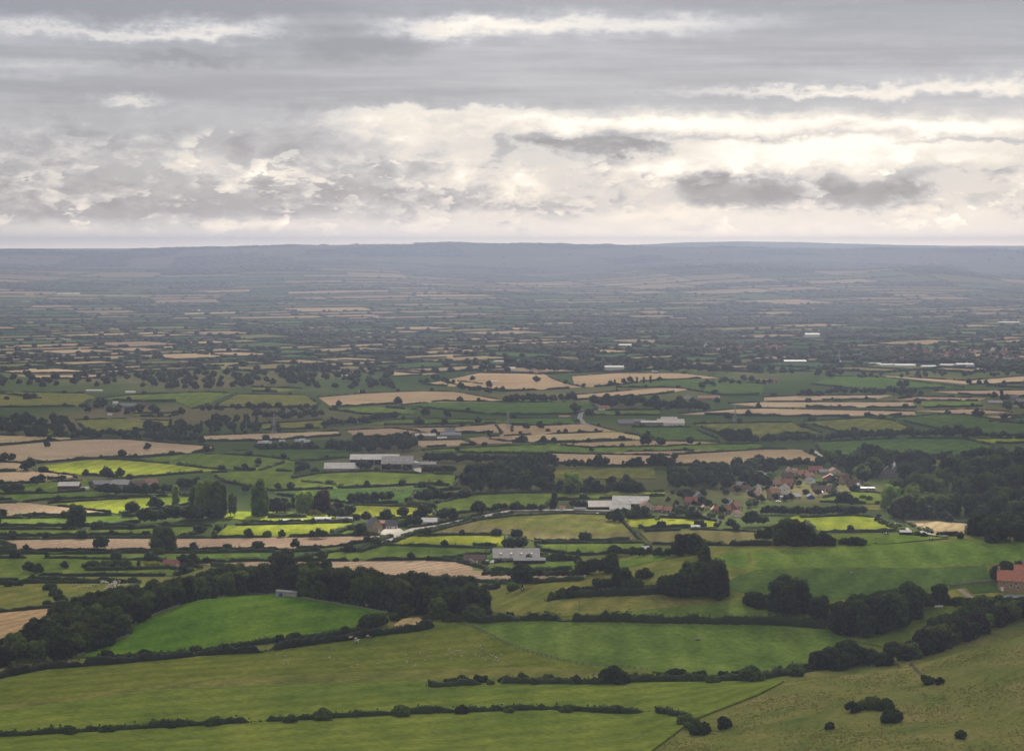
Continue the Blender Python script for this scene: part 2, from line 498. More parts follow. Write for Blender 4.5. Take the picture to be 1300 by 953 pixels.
# (kind, short description, polygon in photograph pixels, hedge flag)
FIELDS = [
 ('green2', "far pasture strips", [(0,706),(60,704),(205,706),(330,700),(470,696),(640,690),(640,722),(300,718),(205,712),(0,712)], 0),
 ('rough', "rough grass spur behind the long dark hedge", [(612,775),(640,752),(700,738),(745,729),(790,722),(840,712),(875,704),(940,697),(1020,695),(1100,693),(1200,689),(1330,684),(1400,690),(1400,770),(1250,782),(1150,790),(1050,796),(900,792),(700,788)], 0),
 ('green', "sloping green pasture above the tree clump", [(880,716),(940,699),(1020,697),(1110,692),(1200,688),(1330,684),(1330,712),(1250,716),(1160,722),(1080,720),(960,724)], 0),
 ('green2', "darker green slope under the green pasture", [(905,745),(960,724),(1080,721),(1160,723),(1250,718),(1262,742),(1180,752),(1100,758),(1030,765),(960,756)], 0),
 ('green', "narrow green strip above the long dark hedge", [(745,781),(860,771),(950,764),(986,772),(1040,788),(985,786),(700,783)], 0),
 ('green2', "lawn beside the red roofed farmhouse", [(1225,744),(1262,741),(1272,752),(1235,754)], 0),
 ('green', "paddock with the white trough", [(1118,792),(1150,776),(1238,767),(1252,774),(1205,784),(1150,792)], 0),
 ('green', "grass slope under the paddock", [(1075,812),(1118,795),(1155,793),(1210,785),(1242,778),(1215,800),(1172,812),(1120,822)], 0),
 ('meadow', "wide bottom pasture with sheep", [(-60,905),(10,862),(60,851),(150,844),(250,833),(330,829),(400,818),(470,809),(530,803),(546,798),(548,789),(578,788),(640,817),(700,838),(750,848),(830,853),(815,866),(620,861),(420,862),(200,872)], 0),
 ('green', "smooth pasture below the long dark hedge", [(578,788),(800,790),(1045,796),(1075,812),(1050,830),(1032,842),(985,853),(900,860),(830,854),(750,849),(700,839),(640,818)], 0),
 ('meadow', "green field under the pasture with sheep", [(-90,1010),(-90,912),(0,899),(200,874),(420,864),(620,863),(815,868),(960,866),(1000,864),(960,884),(880,915),(820,960),(800,1010)], 0),
 ('olive', "pale strip along the foot of the pasture", [(-60,905),(200,872),(320,860),(480,854),(640,849),(760,851),(830,856),(800,868),(500,866),(200,877),(-60,912)], 0),
 ('emerald', "emerald field", [(92,836),(127,820),(160,808),(168,794),(196,781),(230,769),(268,760),(300,755.5),(350,754.5),(400,762),(440,769),(478,776),(494,779),(462,796),(430,801),(395,807),(360,812),(320,815),(254,826),(200,831),(142,834)], 0),
 ('tan2', "wheat field beside the dark wood", [(-40,783),(0,779),(66,773),(64,784),(45,803),(30,815),(-40,822)], 1),
 ('olive', "rough pasture with cattle", [(-40,746),(0,743),(50,741),(160,741),(175,745),(130,755),(95,763),(60,771),(0,777),(-40,779)], 1),
 ('green', "green field left of the red roofed cottage", [(-40,709),(60,709),(200,712),(255,722),(222,731),(100,731),(50,730),(35,738),(-40,740)], 1),
 ('green', "green strip in front of the cottage", [(0,705),(230,704),(330,703),(330,707),(232,711),(0,709)], 0),
 ('pink', "long stubble strip behind the cottage", [(-40,687),(120,684),(250,684),(400,682),(482,680),(480,685),(440,692),(400,696),(330,698),(150,699),(-40,701)], 1),
 ('pink', "pinkish stubble behind the dark wood", [(250,716),(320,713),(450,713),(540,711.5),(580,714),(615,723),(622,730),(745,730.5),(740,737),(650,741),(600,739),(480,734),(400,726),(300,722)], 1),
 ('green', "green field behind the stubble", [(371,711),(420,702),(485,693),(625,697),(618,704),(540,710)], 1),
 ('lush_sunlit', "bright strip right of the pale lane", [(497,691),(518,682),(575,680),(642,680),(643,694)], 1),
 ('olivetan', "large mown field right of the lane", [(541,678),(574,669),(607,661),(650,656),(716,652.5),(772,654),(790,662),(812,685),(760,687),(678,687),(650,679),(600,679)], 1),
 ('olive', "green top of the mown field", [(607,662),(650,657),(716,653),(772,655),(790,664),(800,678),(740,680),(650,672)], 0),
 ('lush_sunlit', "bright field below the village", [(790,659),(843,658),(894,660),(914,663),(909,669),(818,671),(797,669)], 1),
 ('olivetan', "olive field under the bright village field", [(812,676),(889,673),(960,676),(1000,686),(985,692),(894,692),(828,691)], 1),
 ('green', "green strip beside the big cattle shed", [(678,691),(818,690),(826,696),(800,701),(740,705),(690,700)], 1),
 ('green', "green paddock below the big cattle shed", [(600,719),(640,714),(732,712),(736,722),(700,726),(600,725)], 1),
 ('green', "green corner beside the red tractor", [(772,715),(835,706),(868,704),(840,712),(790,722)], 0),
 # middle left
 ('tan', "tan stubble at the left edge", [(-60,553),(0,553),(100,556),(50,561),(0,565),(-60,566)], 1),
 ('pink', "broad stubble field with round trees", [(-60,570),(0,567),(56,562),(122,558),(158,558),(203,562),(270,567),(270,572),(236,576),(178,581),(122,582),(50,588),(20,588),(-60,585)], 1),
 ('pink', "small stubble field at the left", [(-60,585),(0,585),(25,589),(35,593),(33,598),(-60,599)], 1),
 ('pink', "stubble field above the red barn", [(-60,602),(50,599),(94,604),(96,607),(60,608),(58,613),(-60,616)], 1),
 ('lush_sunlit', "bright green field above the red barn", [(46,593),(109,585),(152,584),(211,589),(269,596),(287,597),(178,606),(162,607),(122,604),(102,603),(64,599)], 1),
 ('green', "curved green field", [(165,584),(241,577),(280,577),(330,580),(366,584),(360,588),(330,598),(292,596),(241,593),(203,587)], 1),
 ('green2', "green field above the white sheds", [(320,571),(365,570),(440,571),(475,577),(440,581),(396,585),(366,584),(330,580),(280,577),(300,573)], 1),
 ('green', "green field left of the white sheds", [(330,583),(366,585),(378,588),(376,599),(325,598)], 1),
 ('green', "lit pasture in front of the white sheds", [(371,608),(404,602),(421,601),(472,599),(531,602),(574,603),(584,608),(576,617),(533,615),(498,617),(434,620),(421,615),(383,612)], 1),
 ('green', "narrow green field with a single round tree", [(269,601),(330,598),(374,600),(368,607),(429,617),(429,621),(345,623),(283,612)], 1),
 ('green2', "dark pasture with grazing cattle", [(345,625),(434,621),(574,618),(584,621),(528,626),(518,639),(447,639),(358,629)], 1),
 ('lush_sunlit', "bright meadow behind the tan gabled house", [(447,642),(523,644),(548,648),(554,656),(490,659),(440,656)], 1),
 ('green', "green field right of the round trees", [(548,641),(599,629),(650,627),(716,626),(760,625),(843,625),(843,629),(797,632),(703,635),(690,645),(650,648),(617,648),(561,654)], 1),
 ('lush_sunlit', "sunlit strip behind the village sheds", [(730,627),(843,625),(845,629),(797,631),(740,631)], 0),
 ('green', "green field below the red barn", [(-60,621),(61,613),(110,610),(120,622),(68,627),(-60,628)], 1),
 ('green', "green strip left of the poplars", [(-60,631),(119,625),(218,627),(238,630),(137,631),(50,635),(30,638),(15,634),(-60,637)], 1),
 ('lush_sunlit', "yellow green strip left of the poplars", [(61,640),(135,635),(218,632),(241,632),(241,640),(173,650),(152,653),(114,648)], 1),
 ('pink', "stubble strip left of the poplars", [(-60,640),(33,639),(76,644),(127,649),(142,654),(-60,656)], 1),
 ('green', "green strip under the stubble", [(-60,660),(81,658),(173,656),(178,663),(142,667),(-60,669)], 1),
 ('green', "green strip under the poplars", [(-60,673),(107,673),(173,672),(229,669),(269,669),(244,679),(221,683),(142,679),(-60,682)], 1),
 ('lush_sunlit', "yellow field left of the tan gabled house", [(269,681),(287,668),(330,667),(447,664),(444,672),(419,679),(383,683)], 1),
 ('lush_sunlit', "lit garden behind the poplars", [(284,658),(292,650),(345,650),(400,652),(444,655),(440,660),(330,662)], 0),
 ('green', "grass corner beside the tan gabled house", [(427,680),(447,672),(470,676),(480,680)], 0),
 # right
 ('lush_sunlit', "bright rectangular field below the poplar row", [(1016,658),(1084,655),(1112,658),(1132,667),(1155,673),(1112,675.5),(1041,675.5),(1031,669)], 1),
 ('lush_sunlit', "bright grass between trees and rectangular field", [(985,664),(1012,655),(1084,654),(1084,656),(1018,659),(1030,670),(1000,676)], 0),
 ('cream', "pale barley field beside the wood", [(1148,661),(1181,661),(1230,665),(1228,679),(1191,681),(1173,675)], 1),
 ('green', "green strip with dark cattle", [(1052,682),(1122,679),(1186,682),(1204,684),(1112,692),(1085,692)], 0),
 ('green', "green field right of the village", [(1084,625),(1112,626),(1143,630),(1145,634),(1112,640),(1041,637),(1039,634)], 1),
 ('olive', "olive corner right of the poplar row", [(1095,642),(1125,641),(1125,648),(1097,648)], 0),
 ('tan', "stubble field above the village", [(856,578),(970,571),(1015,571),(1042,582),(1040,588),(970,591),(856,591)], 1),
 ('pink', "stubble above the woodland", [(696,576),(741,577),(856,579),(856,591),(760,592),(700,588)], 1),
 ('pink', "narrow stubble above the village", [(767,575),(970,570),(970,573),(856,577),(772,579)], 0),
 ('olive', "olive clearing in the woodland", [(693,597),(830,594),(833,608),(696,608)], 0),
 ('green2', "dark green field behind the mansion wood", [(1033,562),(1148,557),(1224,558),(1260,566),(1260,577),(1183,579),(1100,582),(1046,577)], 1),
 ('olive', "small clearing in the mansion wood", [(1180,583),(1215,583),(1215,592),(1185,592)], 0),
 ('lush_sunlit', "bright strip at the right edge", [(1232,558),(1310,557),(1400,558),(1400,562),(1264,563)], 1),
 ('green2', "large dark green field at the right", [(1135,531),(1186,527),(1224,527),(1300,538),(1400,545),(1400,556),(1300,553),(1244,552),(1239,546),(1198,546),(1160,538)], 1),
 ('olive', "olive field above the right wood", [(1021,536),(1100,531),(1132,534),(1160,545),(1150,550),(1110,550),(1065,548)], 1),
 ('olive', "olive field right of the grey farm", [(881,539),(970,537),(1003,537),(1026,545),(1043,550),(995,551),(967,560),(955,560),(917,552)], 1),
 ('pink', "stubble strip right of the grey farm", [(863,526),(932,520),(970,519),(1160,523),(1163,527),(1033,529),(970,528)], 1),
 ('pink', "second stubble strip at the right", [(925,513),(970,511),(1158,511),(1163,518),(970,517)], 1),
 ('pink', "third stubble strip at the right", [(970,505),(1010,503),(1135,502),(1112,507),(970,509)], 1),
 ('pink', "stubble field left of the dark farm", [(1178,497),(1300,496),(1400,496),(1400,504),(1300,504),(1249,503)], 1),
 ('pink', "thin stubble strip near the dark farm", [(1135,508),(1165,504),(1252,506),(1242,509)], 1),
 ('green', "small green field near the dark farm", [(1165,511),(1244,510),(1247,516),(1173,518)], 1),
 ('pink', "stubble under the dark farm", [(1250,529),(1300,528),(1400,530),(1400,538),(1300,538)], 1),
 ('pink', "narrow stubble under the small green field", [(1163,522),(1234,520),(1285,524),(1231,526)], 1),
 ('green2', "green field below the white factories", [(1056,478),(1122,479),(1186,488),(1224,492),(1107,496),(1030,488)], 1),
 ('pink', "stubble below the white factories", [(1099,476),(1224,484),(1300,478),(1400,478),(1400,488),(1224,488)], 1),
 ('green', "green strip beside the distant town", [(900,464),(1064,467),(1064,472),(900,471)], 1),
 ('tan', "tan field beyond the lone oak", [(560,484),(607,474),(690,475),(706,483),(725,489),(741,492),(690,495),(640,497),(590,492)], 1),
 ('tan', "tan field below the long white shed", [(726,478),(782,474),(863,474),(914,480),(818,484),(800,487),(749,492),(729,488)], 1),
 ('green2', "green field with poplars", [(782,492),(833,484),(889,481),(970,488),(970,502),(919,502),(856,492)], 1),
 ('pink', "stubble behind the farm trees", [(729,502),(777,498),(838,493),(879,494),(843,500),(777,505),(729,508)], 1),
 ('green2', "long green field behind the lane bend", [(510,515),(560,510),(650,511),(749,511),(757,519),(729,526),(640,527),(600,524)], 1),
 ('green', "green field left of the grey farm", [(754,522),(838,521),(838,527),(754,527)], 1),
 ('green2', "green field beside the lane bend", [(640,532),(724,531),(734,539),(691,541),(640,539)], 1),
 ('tan', "tan field with scattered trees", [(630,541),(665,541),(749,539),(782,548),(716,551),(640,554)], 1),
 ('tan', "second tan field with scattered trees", [(610,556),(640,554),(782,549),(813,554),(815,558),(703,562),(640,561)], 1),
 ('tan', "narrow tan strip", [(706,564),(818,560),(914,562),(851,567),(742,569)], 1),
 ('green', "long bright green strip", [(536,572),(640,567),(691,565),(747,569),(967,564),(967,571),(734,575),(665,576),(600,575)], 1),
 ('green2', "green field below the grey farm", [(802,543),(876,543),(914,559),(843,559),(815,553)], 1),
 ('tan', "broad tan field with lone trees", [(404,505),(462,500),(536,497),(579,498),(640,509),(640,511),(574,511),(498,513),(421,517)], 1),
 ('green', "green strip behind the broad tan field", [(419,520),(472,517),(528,521),(523,526),(462,526)], 1),
 ('olive', "pale olive field with a dark boundary", [(269,517),(300,501),(386,502),(406,513),(396,517),(320,518)], 1),
 ('green', "green hill field above the grey farmstead", [(124,507),(165,502),(259,498),(294,500),(256,517),(244,519),(223,510),(183,510)], 1),
 ('olive', "olive field at the left edge", [(-60,498),(0,498),(107,500),(122,505),(107,511),(107,516),(0,517),(-60,517)], 1),
 ('olive', "olive field in the wooded belt", [(330,539),(409,534),(416,538),(411,544),(335,546)], 1),
 ('green', "green field with round trees", [(452,540),(493,534),(531,532),(635,534),(635,537),(538,539)], 1),
 ('pink', "stubble beyond the caravans", [(256,554),(330,551),(429,548),(432,553),(330,560),(262,560)], 1),
 ('pink', "stubble left of the low farm", [(440,547),(498,544),(531,548),(518,551),(490,555),(452,555)], 1),
 ('pink', "stubble right of the low farm", [(523,544),(574,543),(650,538),(650,549),(589,550),(548,551)], 1),
 ('pink', "stubble in front of the low farm", [(521,560),(584,559),(602,565),(536,568)], 1),
 ('pink', "stubble with two bushes", [(594,557),(650,551),(650,563),(607,564)], 1),
 ('olive', "olive field with scrub", [(96,534),(152,532),(218,535),(228,541),(142,551),(112,549)], 1),
 ('green', "small green field in the wooded belt", [(25,540),(76,541),(74,550),(61,553),(30,545)], 1),
 ('olive', "thin olive strip by the grey farmstead", [(165,526),(218,525),(218,529),(165,529)], 1),
 ('tan', "tan field in the wooded distance", [(498,470),(548,472),(554,475),(498,478)], 1),
 ('tan', "small tan field near the distant shed", [(536,488),(569,483),(612,488),(574,491)], 1),
 ('olive', "olive strip in the distance", [(320,492),(383,494),(358,498),(320,497)], 1),
 ('pink', "distant stubble strip at the left", [(172,459),(322,458),(322,466),(178,466)], 1),
 ('tan', "long thin distant stubble strip", [(340,455),(427,454),(569,457),(569,461),(429,458)], 1),
 ('pink', "distant stubble strip behind the woods", [(-60,468),(170,469),(170,473),(20,474)], 1),
 ('pink', "short distant stubble strip", [(15,477),(140,476),(140,480),(60,481)], 1),
]
FOBJ = {}
for i, (k, desc, poly, hf) in enumerate(FIELDS):
    o = drape("field", poly, FM[k], idx=i if i < 30 else 20 + i * .5)
    if o:
        kindword = {'tan': 'stubble', 'tan2': 'ripe wheat', 'pink': 'stubble', 'cream': 'barley'}.get(k, 'grass')
        lab = desc if len(desc.split()) >= 4 else desc + " of " + kindword
        tag(o, lab, kind="structure")

# unfarmed / woodland floor fill between hand placed fields
# ---------------------------------------------------------------- distant farmland: recursive split
def poly_area(p):
    return .5 * abs(sum(p[i][0] * p[(i + 1) % len(p)][1] - p[(i + 1) % len(p)][0] * p[i][1] for i in range(len(p))))
def cut(poly, o, n):
    A, B = [], []
    for i in range(len(poly)):
        a, b = poly[i], poly[(i + 1) % len(poly)]
        da = (a[0] - o[0]) * n[0] + (a[1] - o[1]) * n[1]; db = (b[0] - o[0]) * n[0] + (b[1] - o[1]) * n[1]
        (A if da >= 0 else B).append(a)
        if (da >= 0) != (db >= 0):
            t = da / (da - db); c = (a[0] + (b[0] - a[0]) * t, a[1] + (b[1] - a[1]) * t)
            A.append(c); B.append(c)
    return A, B
CELLS = []
def bsp(poly, rng, depth=0):
    cx = sum(p[0] for p in poly) / len(poly); cy = sum(p[1] for p in poly) / len(poly)
    target = max(130., .036 * cy) ** 2 * rng.uniform(.6, 1.9)
    if poly_area(poly) < target or depth > 24:
        CELLS.append(poly); return
    ang = .35 * math.sin(cx / 2300. + 1) + .3 * math.sin(cy / 1900.) + .18 + rng.uniform(-.05, .05)
    e1 = (math.cos(ang), math.sin(ang)); e2 = (-e1[1], e1[0])
    s1 = [p[0] * e1[0] + p[1] * e1[1] for p in poly]; s2 = [p[0] * e2[0] + p[1] * e2[1] for p in poly]
    w1, w2 = max(s1) - min(s1), max(s2) - min(s2)
    if w1 > w2 * 1.25:
        n = e1; t = min(s1) + w1 * rng.uniform(.36, .64)
    else:
        n = e2; t = min(s2) + w2 * rng.uniform(.36, .64)
    A, B = cut(poly, (n[0] * t, n[1] * t), n)
    for q in (A, B):
        if len(q) >= 3: bsp(q, rng, depth + 1)
_r = random.Random(21)
bsp([(-650, 1300), (650, 1300), (5200, 12600), (-5200, 12600)], _r)
NEARCUT = 3330
def keep_cell(c):
    cx = sum(p[0] for p in c) / len(c); cy = sum(p[1] for p in c) / len(c)
    u = CU + F * cx / cy
    if cy < NEARCUT and -40 < u < 1340: return False
    return True
FARC = [c for c in CELLS if keep_cell(c)]
print("cells", len(FARC))
def cell_type(c, rng):
    cx = sum(p[0] for p in c) / len(c); cy = sum(p[1] for p in c) / len(c)
    u = CU + F * cx / cy
    w = mnoise.fractal(Vector((cx / 1500., cy / 2600., 3.3)), 1, 2, 3)
    tn = mnoise.fractal(Vector((cx / 2500., cy / 1800., 8.1)), 1, 2, 2)
    pw = .04 + .50 * max(0, w) + (.04 if cy > 7000 else 0) + (.16 if cy > 9000 else 0)
    x = rng.random()
    if x < pw: return 'wood'
    y = rng.random() + tn * .35
    if cy > 15000: y -= .12
    if y < .20: return 'green2'
    if y < .36: return 'green'
    if y < .50: return 'olive'
    if y < .64: return 'olivetan'
    return 'pink' if rng.random() < .6 else 'tan'
CT = [cell_type(c, _r) for c in FARC]
# one sheet: the distant farmland, coloured per field
def far_sheet():
    V, Fc, C = [], [], []
    pal = {'green': (.07, .115, .04), 'green2': (.045, .085, .032), 'olive': (.12, .13, .05), 'olivetan': (.19, .165, .08),
           'pink': (.29, .215, .14), 'tan': (.32, .24, .14), 'wood': (.028, .042, .018)}
    for c, t in zip(FARC, CT):
        c = densify(c, 300 if sum(p[1] for p in c) / len(c) < 12000 else 500)
        cx = sum(p[0] for p in c) / len(c); cy = sum(p[1] for p in c) / len(c)
        b = len(V)
        area = [(cx, cy)] + c
        for x, y in area: V.append((x, y, 0))
        n = len(c)
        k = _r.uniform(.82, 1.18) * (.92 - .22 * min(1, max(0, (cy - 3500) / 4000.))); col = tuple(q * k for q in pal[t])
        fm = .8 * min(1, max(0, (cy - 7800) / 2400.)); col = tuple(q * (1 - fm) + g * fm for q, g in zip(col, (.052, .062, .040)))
        flip = sum(c[i][0] * c[(i + 1) % n][1] - c[(i + 1) % n][0] * c[i][1] for i in range(n)) > 0
        for i in range(n):
            f = (b, b + 1 + i, b + 1 + (i + 1) % n)
            Fc.append(f if flip else f[::-1]); C.append(col)
    m, nt, n, l = newmat("distant_farmland")
    p, o = out_principled(nt)
    a = n.new("ShaderNodeAttribute"); a.attribute_name = "crop"; 
    nz = noise(nt, pos_vec(nt), 1 / 120, 5, .65)
    col = mixc(nt, 1.0, a.outputs["Color"], ramp(nt, nz, [(.3, (.8, .82, .8)), (.7, (1.2, 1.18, 1.15))]), "MULTIPLY")
    l.new(col, p.inputs["Base Color"])
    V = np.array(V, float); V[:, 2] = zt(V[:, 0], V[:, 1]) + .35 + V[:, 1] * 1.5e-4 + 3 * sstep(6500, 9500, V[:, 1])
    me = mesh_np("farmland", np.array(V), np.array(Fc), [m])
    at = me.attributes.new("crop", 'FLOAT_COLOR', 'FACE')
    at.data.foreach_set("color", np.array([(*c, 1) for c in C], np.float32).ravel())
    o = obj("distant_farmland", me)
    tag(o, "patchwork of small fields covering the distant plain", kind="structure")
far_sheet()

# ---------------------------------------------------------------- tracks and lanes
def ribbon(name, px, width, mat, label, extra=.5, world=False):
    pts = [P(u, v) for u, v in px] if not world else [on(*p) for p in px]
    # resample
    Q = []
    for a, b in zip(pts[:-1], pts[1:]):
        n = max(1, int((b - a).length / 8))
        for k in range(n): Q.append(a.lerp(b, k / n))
    Q.append(pts[-1])
    V, Fc = [], []
    for i, p in enumerate(Q):
        d = (Q[min(i + 1, len(Q) - 1)] - Q[max(i - 1, 0)]); d.z = 0; d.normalize()
        s = Vector((-d.y, d.x, 0))
        for k in (-.5, 0, .5):
            q = p + s * width * k; V.append((q.x, q.y, float(zt(q.x, q.y)) + extra))
    for i in range(len(Q) - 1):
        for k in (0, 1):
            a = i * 3 + k; Fc.append((a + 1, a, a + 3, a + 4))
    o = obj(name, mesh_np(name, V, Fc, [mat], True))
    tag(o, label, kind="structure"); return o
ribbon("road", [(455,699),(472,694),(490,687),(506,680),(520,675),(528,672),(560,668),(595,660),(620,655),(650,649),(690,648.5),(730,648),(775,649)], 7.5, BM['gravel'], "pale lane climbing from the farmhouse to the village", .8)
ribbon("path", [(1040,655),(1084,655),(1100,656),(1112,658),(1132,665),(1150,672),(1176,679),(1200,682)], 5, BM['gravel'], "pale track curving round the bright rectangular field", .8)
ribbon("path", [(741,521),(737,526),(736,532),(741,538),(752,542)], 6, BM['asphalt'], "grey lane bend beside the grey farm", .8)
ribbon("path", [(1031,573),(1037,578),(1044,582)], 8, BM['gravel'], "short pale track at the corner of a stubble field", .8)
ribbon("path", [(1219,748),(1226,754),(1233,759)], 3.0, BM['dirt'], "dirt path by the farmhouse lawn", .3)
ribbon("path", [(289,712),(320,711),(345,712)], 5, BM['gravel'], "pale track near the orange sign", .5)
ribbon("path", [(528,601),(531,598),(529,594)], 7, BM['gravel'], "pale yard track by the white sheds", .6)
o = drape("yard", [(476,679),(490,672),(508,672),(512,675),(500,681)], BM['gravel'], idx=140); tag(o, "pale gravel yard in front of the slate roofed house", kind="structure")
# ---------------------------------------------------------------- tree prototypes (unit height)
def sphere_core(c, r, rng, nu=8, nv=5, squash=.9):
    vs = [(c[0], c[1], c[2] - r[2])]; fs = []
    for j in range(1, nv):
        ph = -math.pi / 2 + math.pi * j / nv
        for i in range(nu):
            a = 2 * math.pi * (i + .5 * (j % 2)) / nu; k = rng.uniform(.85, 1.12)
            vs.append((c[0] + math.cos(a) * math.cos(ph) * r[0] * k, c[1] + math.sin(a) * math.cos(ph) * r[1] * k, c[2] + math.sin(ph) * r[2] * k))
    vs.append((c[0], c[1], c[2] + r[2]))
    for i in range(nu):
        fs.append((0, 1 + (i + 1) % nu, 1 + i))
        b = 1 + (nv - 2) * nu; fs.append((len(vs) - 1, b + i, b + (i + 1) % nu))
    for j in range(nv - 2):
        for i in range(nu):
            a = 1 + j * nu + i; a2 = 1 + j * nu + (i + 1) % nu
            fs += [(a, a2, a2 + nu, a + nu)]
    return vs, fs

def lobes_for(kind, rng):
    L = []
    if kind == 'oak':
        rx = rng.uniform(.40, .50); rz = rng.uniform(.34, .40); cz = .60
        for k in range(17):
            a = rng.uniform(0, 6.28); e = rng.uniform(-.9, 1.0); q = rng.uniform(.55, .86) if k > 2 else .25
            ce = math.cos(e * 1.35)
            r = rng.uniform(.12, .20)
            L.append((math.cos(a) * ce * (rx - .12) * q * 1.2, math.sin(a) * ce * (rx - .12) * q * 1.2, cz + math.sin(e * 1.35) * (rz - .12) * q * 1.2, r, r * rng.uniform(.75, .95)))
    elif kind == 'full':       # crown reaching the ground
        rx = rng.uniform(.36, .46)
        for k in range(20):
            z = .12 + .74 * (k + .5) / 20; w = rx * math.sin(min(1, (z + .25)) * math.pi * .82) ** .6
            a = k * 2.4 + rng.uniform(-.4, .4); q = rng.uniform(.45, .8)
            r = rng.uniform(.13, .20)
            L.append((math.cos(a) * w * q, math.sin(a) * w * q, z, r, r * .9))
    elif kind == 'tall':
        rx = rng.uniform(.12, .17)
        for k in range(18):
            z = .10 + .82 * (k + .5) / 18; w = rx * (1 - .55 * abs(z - .45) / .55)
            a = k * 2.4; q = rng.uniform(.3, .75); r = rng.uniform(.07, .11)
            L.append((math.cos(a) * w * q, math.sin(a) * w * q, z, r, r * 1.4))
    elif kind == 'thin':
        for k in range(16):
            z = .22 + .72 * (k + .5) / 16; a = k * 2.4; r = rng.uniform(.03, .055)
            L.append((math.cos(a) * .06, math.sin(a) * .06, z, r, r * 1.5))
    elif kind == 'cone':
        for k in range(20):
            z = .08 + .86 * (k + .5) / 20; w = .24 * (1 - z) + .02; a = k * 2.4; r = max(.03, .13 * (1.05 - z))
            L.append((math.cos(a) * w * .7, math.sin(a) * w * .7, z, r, r * .8))
    elif kind == 'bush':
        for k in range(12):
            a = rng.uniform(0, 6.28); q = rng.uniform(.1, .55); r = rng.uniform(.22, .34)
            z = rng.uniform(.22, .68) * (1 - q * .5)
            L.append((math.cos(a) * q, math.sin(a) * q, z, r, min(r * .95, z + .05)))
    return L

def leaf_quads(L, n, size, rng, shell=(.82, 1.12)):
    L = np.array(L)
    w = L[:, 3] ** 2; w /= w.sum()
    k = rng.choice(len(L), n, p=w)
    d = rng.normal(size=(n, 3)); d /= np.linalg.norm(d, axis=1)[:, None]
    rr = rng.uniform(*shell, n)
    R = np.stack([L[k, 3], L[k, 3], L[k, 4]], 1)
    p = L[k, :3] + d * R * rr[:, None]
    # drop those deep inside another lobe
    keep = np.ones(n, bool)
    for l in L:
        q = (p - l[:3]) / np.array([l[3], l[3], l[4]])
        keep &= (np.linalg.norm(q, axis=1) > .72)
    p, d = p[keep], d[keep]; n = len(p)
    nrm = d + rng.normal(size=(n, 3)) * .55; nrm /= np.linalg.norm(nrm, axis=1)[:, None]
    t = np.cross(nrm, rng.normal(size=(n, 3))); t /= np.linalg.norm(t, axis=1)[:, None]
    b = np.cross(nrm, t)
    s = size * rng.uniform(.55, 1.35, n)[:, None]
    V = np.stack([p - t * s - b * s * .6, p + t * s * .8 - b * s, p + t * s + b * s * .7, p - t * s * .7 + b * s], 1)
    V[:, :, 2] = np.maximum(V[:, :, 2], .0)
    return V.reshape(-1, 3), np.arange(n * 4).reshape(n, 4)

def crown_mesh(name, kind, seed, nq, size, core=True):
    rng = random.Random(seed); nr = np.random.default_rng(seed)
    L = lobes_for(kind, rng)
    V, Fq = leaf_quads(L, nq, size, nr)
    vs = [tuple(v) for v in V]; fs = [tuple(f) for f in Fq]
    if core:
        for l in L:
            cv, cf = sphere_core(l[:3], (l[3] * .84, l[3] * .84, l[4] * .84), rng)
            b = len(vs); vs += [(x, y, max(z, .0)) for x, y, z in cv]; fs += [tuple(b + i for i in f) for f in cf]
    return mesh_np(name, vs, fs, [LM['mid']])

def trunk_mesh(name, kind, seed):
    rng = random.Random(seed); m = MB()
    r = {'oak': .035, 'full': .03, 'tall': .02, 'thin': .012, 'cone': .018}.get(kind, .03)
    top = {'oak': .5, 'full': .5, 'tall': .8, 'thin': .9, 'cone': .85}.get(kind, .5)
    m.tube((0, 0, -.05), (0, 0, .12), r * 1.35, r, 7); m.tube((0, 0, .12), (.01, 0, top), r, r * .45, 7)
    if kind in ('oak', 'full'):
        for k in range(6):
            a = k * 1.05 + rng.uniform(-.3, .3); z = rng.uniform(.2, .4)
            m.tube((0, 0, z), (math.cos(a) * .24, math.sin(a) * .24, z + rng.uniform(.15, .3)), r * .5, r * .15, 5)
    else:
        for k in range(6):
            a = k * 2.1; z = .25 + .09 * k
            m.tube((0, 0, z), (math.cos(a) * .1, math.sin(a) * .1, z + .1), r * .35, r * .1, 5)
    return mesh_np(name, m.v, m.f, [BM['trunk']])

PROTO = {}
for kind, nv in (('oak', 5), ('full', 5), ('tall', 3), ('thin', 1), ('cone', 2), ('bush', 4)):
    sz = {'oak': .030, 'full': .028, 'tall': .020, 'thin': .017, 'cone': .019, 'bush': .055}[kind]
    PROTO[kind] = [(crown_mesh(kind + "_crown", kind, 100 + i * 7 + len(kind), 2600, sz, kind != 'thin'),
                    crown_mesh(kind + "_crown_fine", kind, 100 + i * 7 + len(kind), 7000, sz * .62, kind != 'thin'),
                    trunk_mesh(kind + "_trunk", kind, 5 + i)) for i in range(nv)]

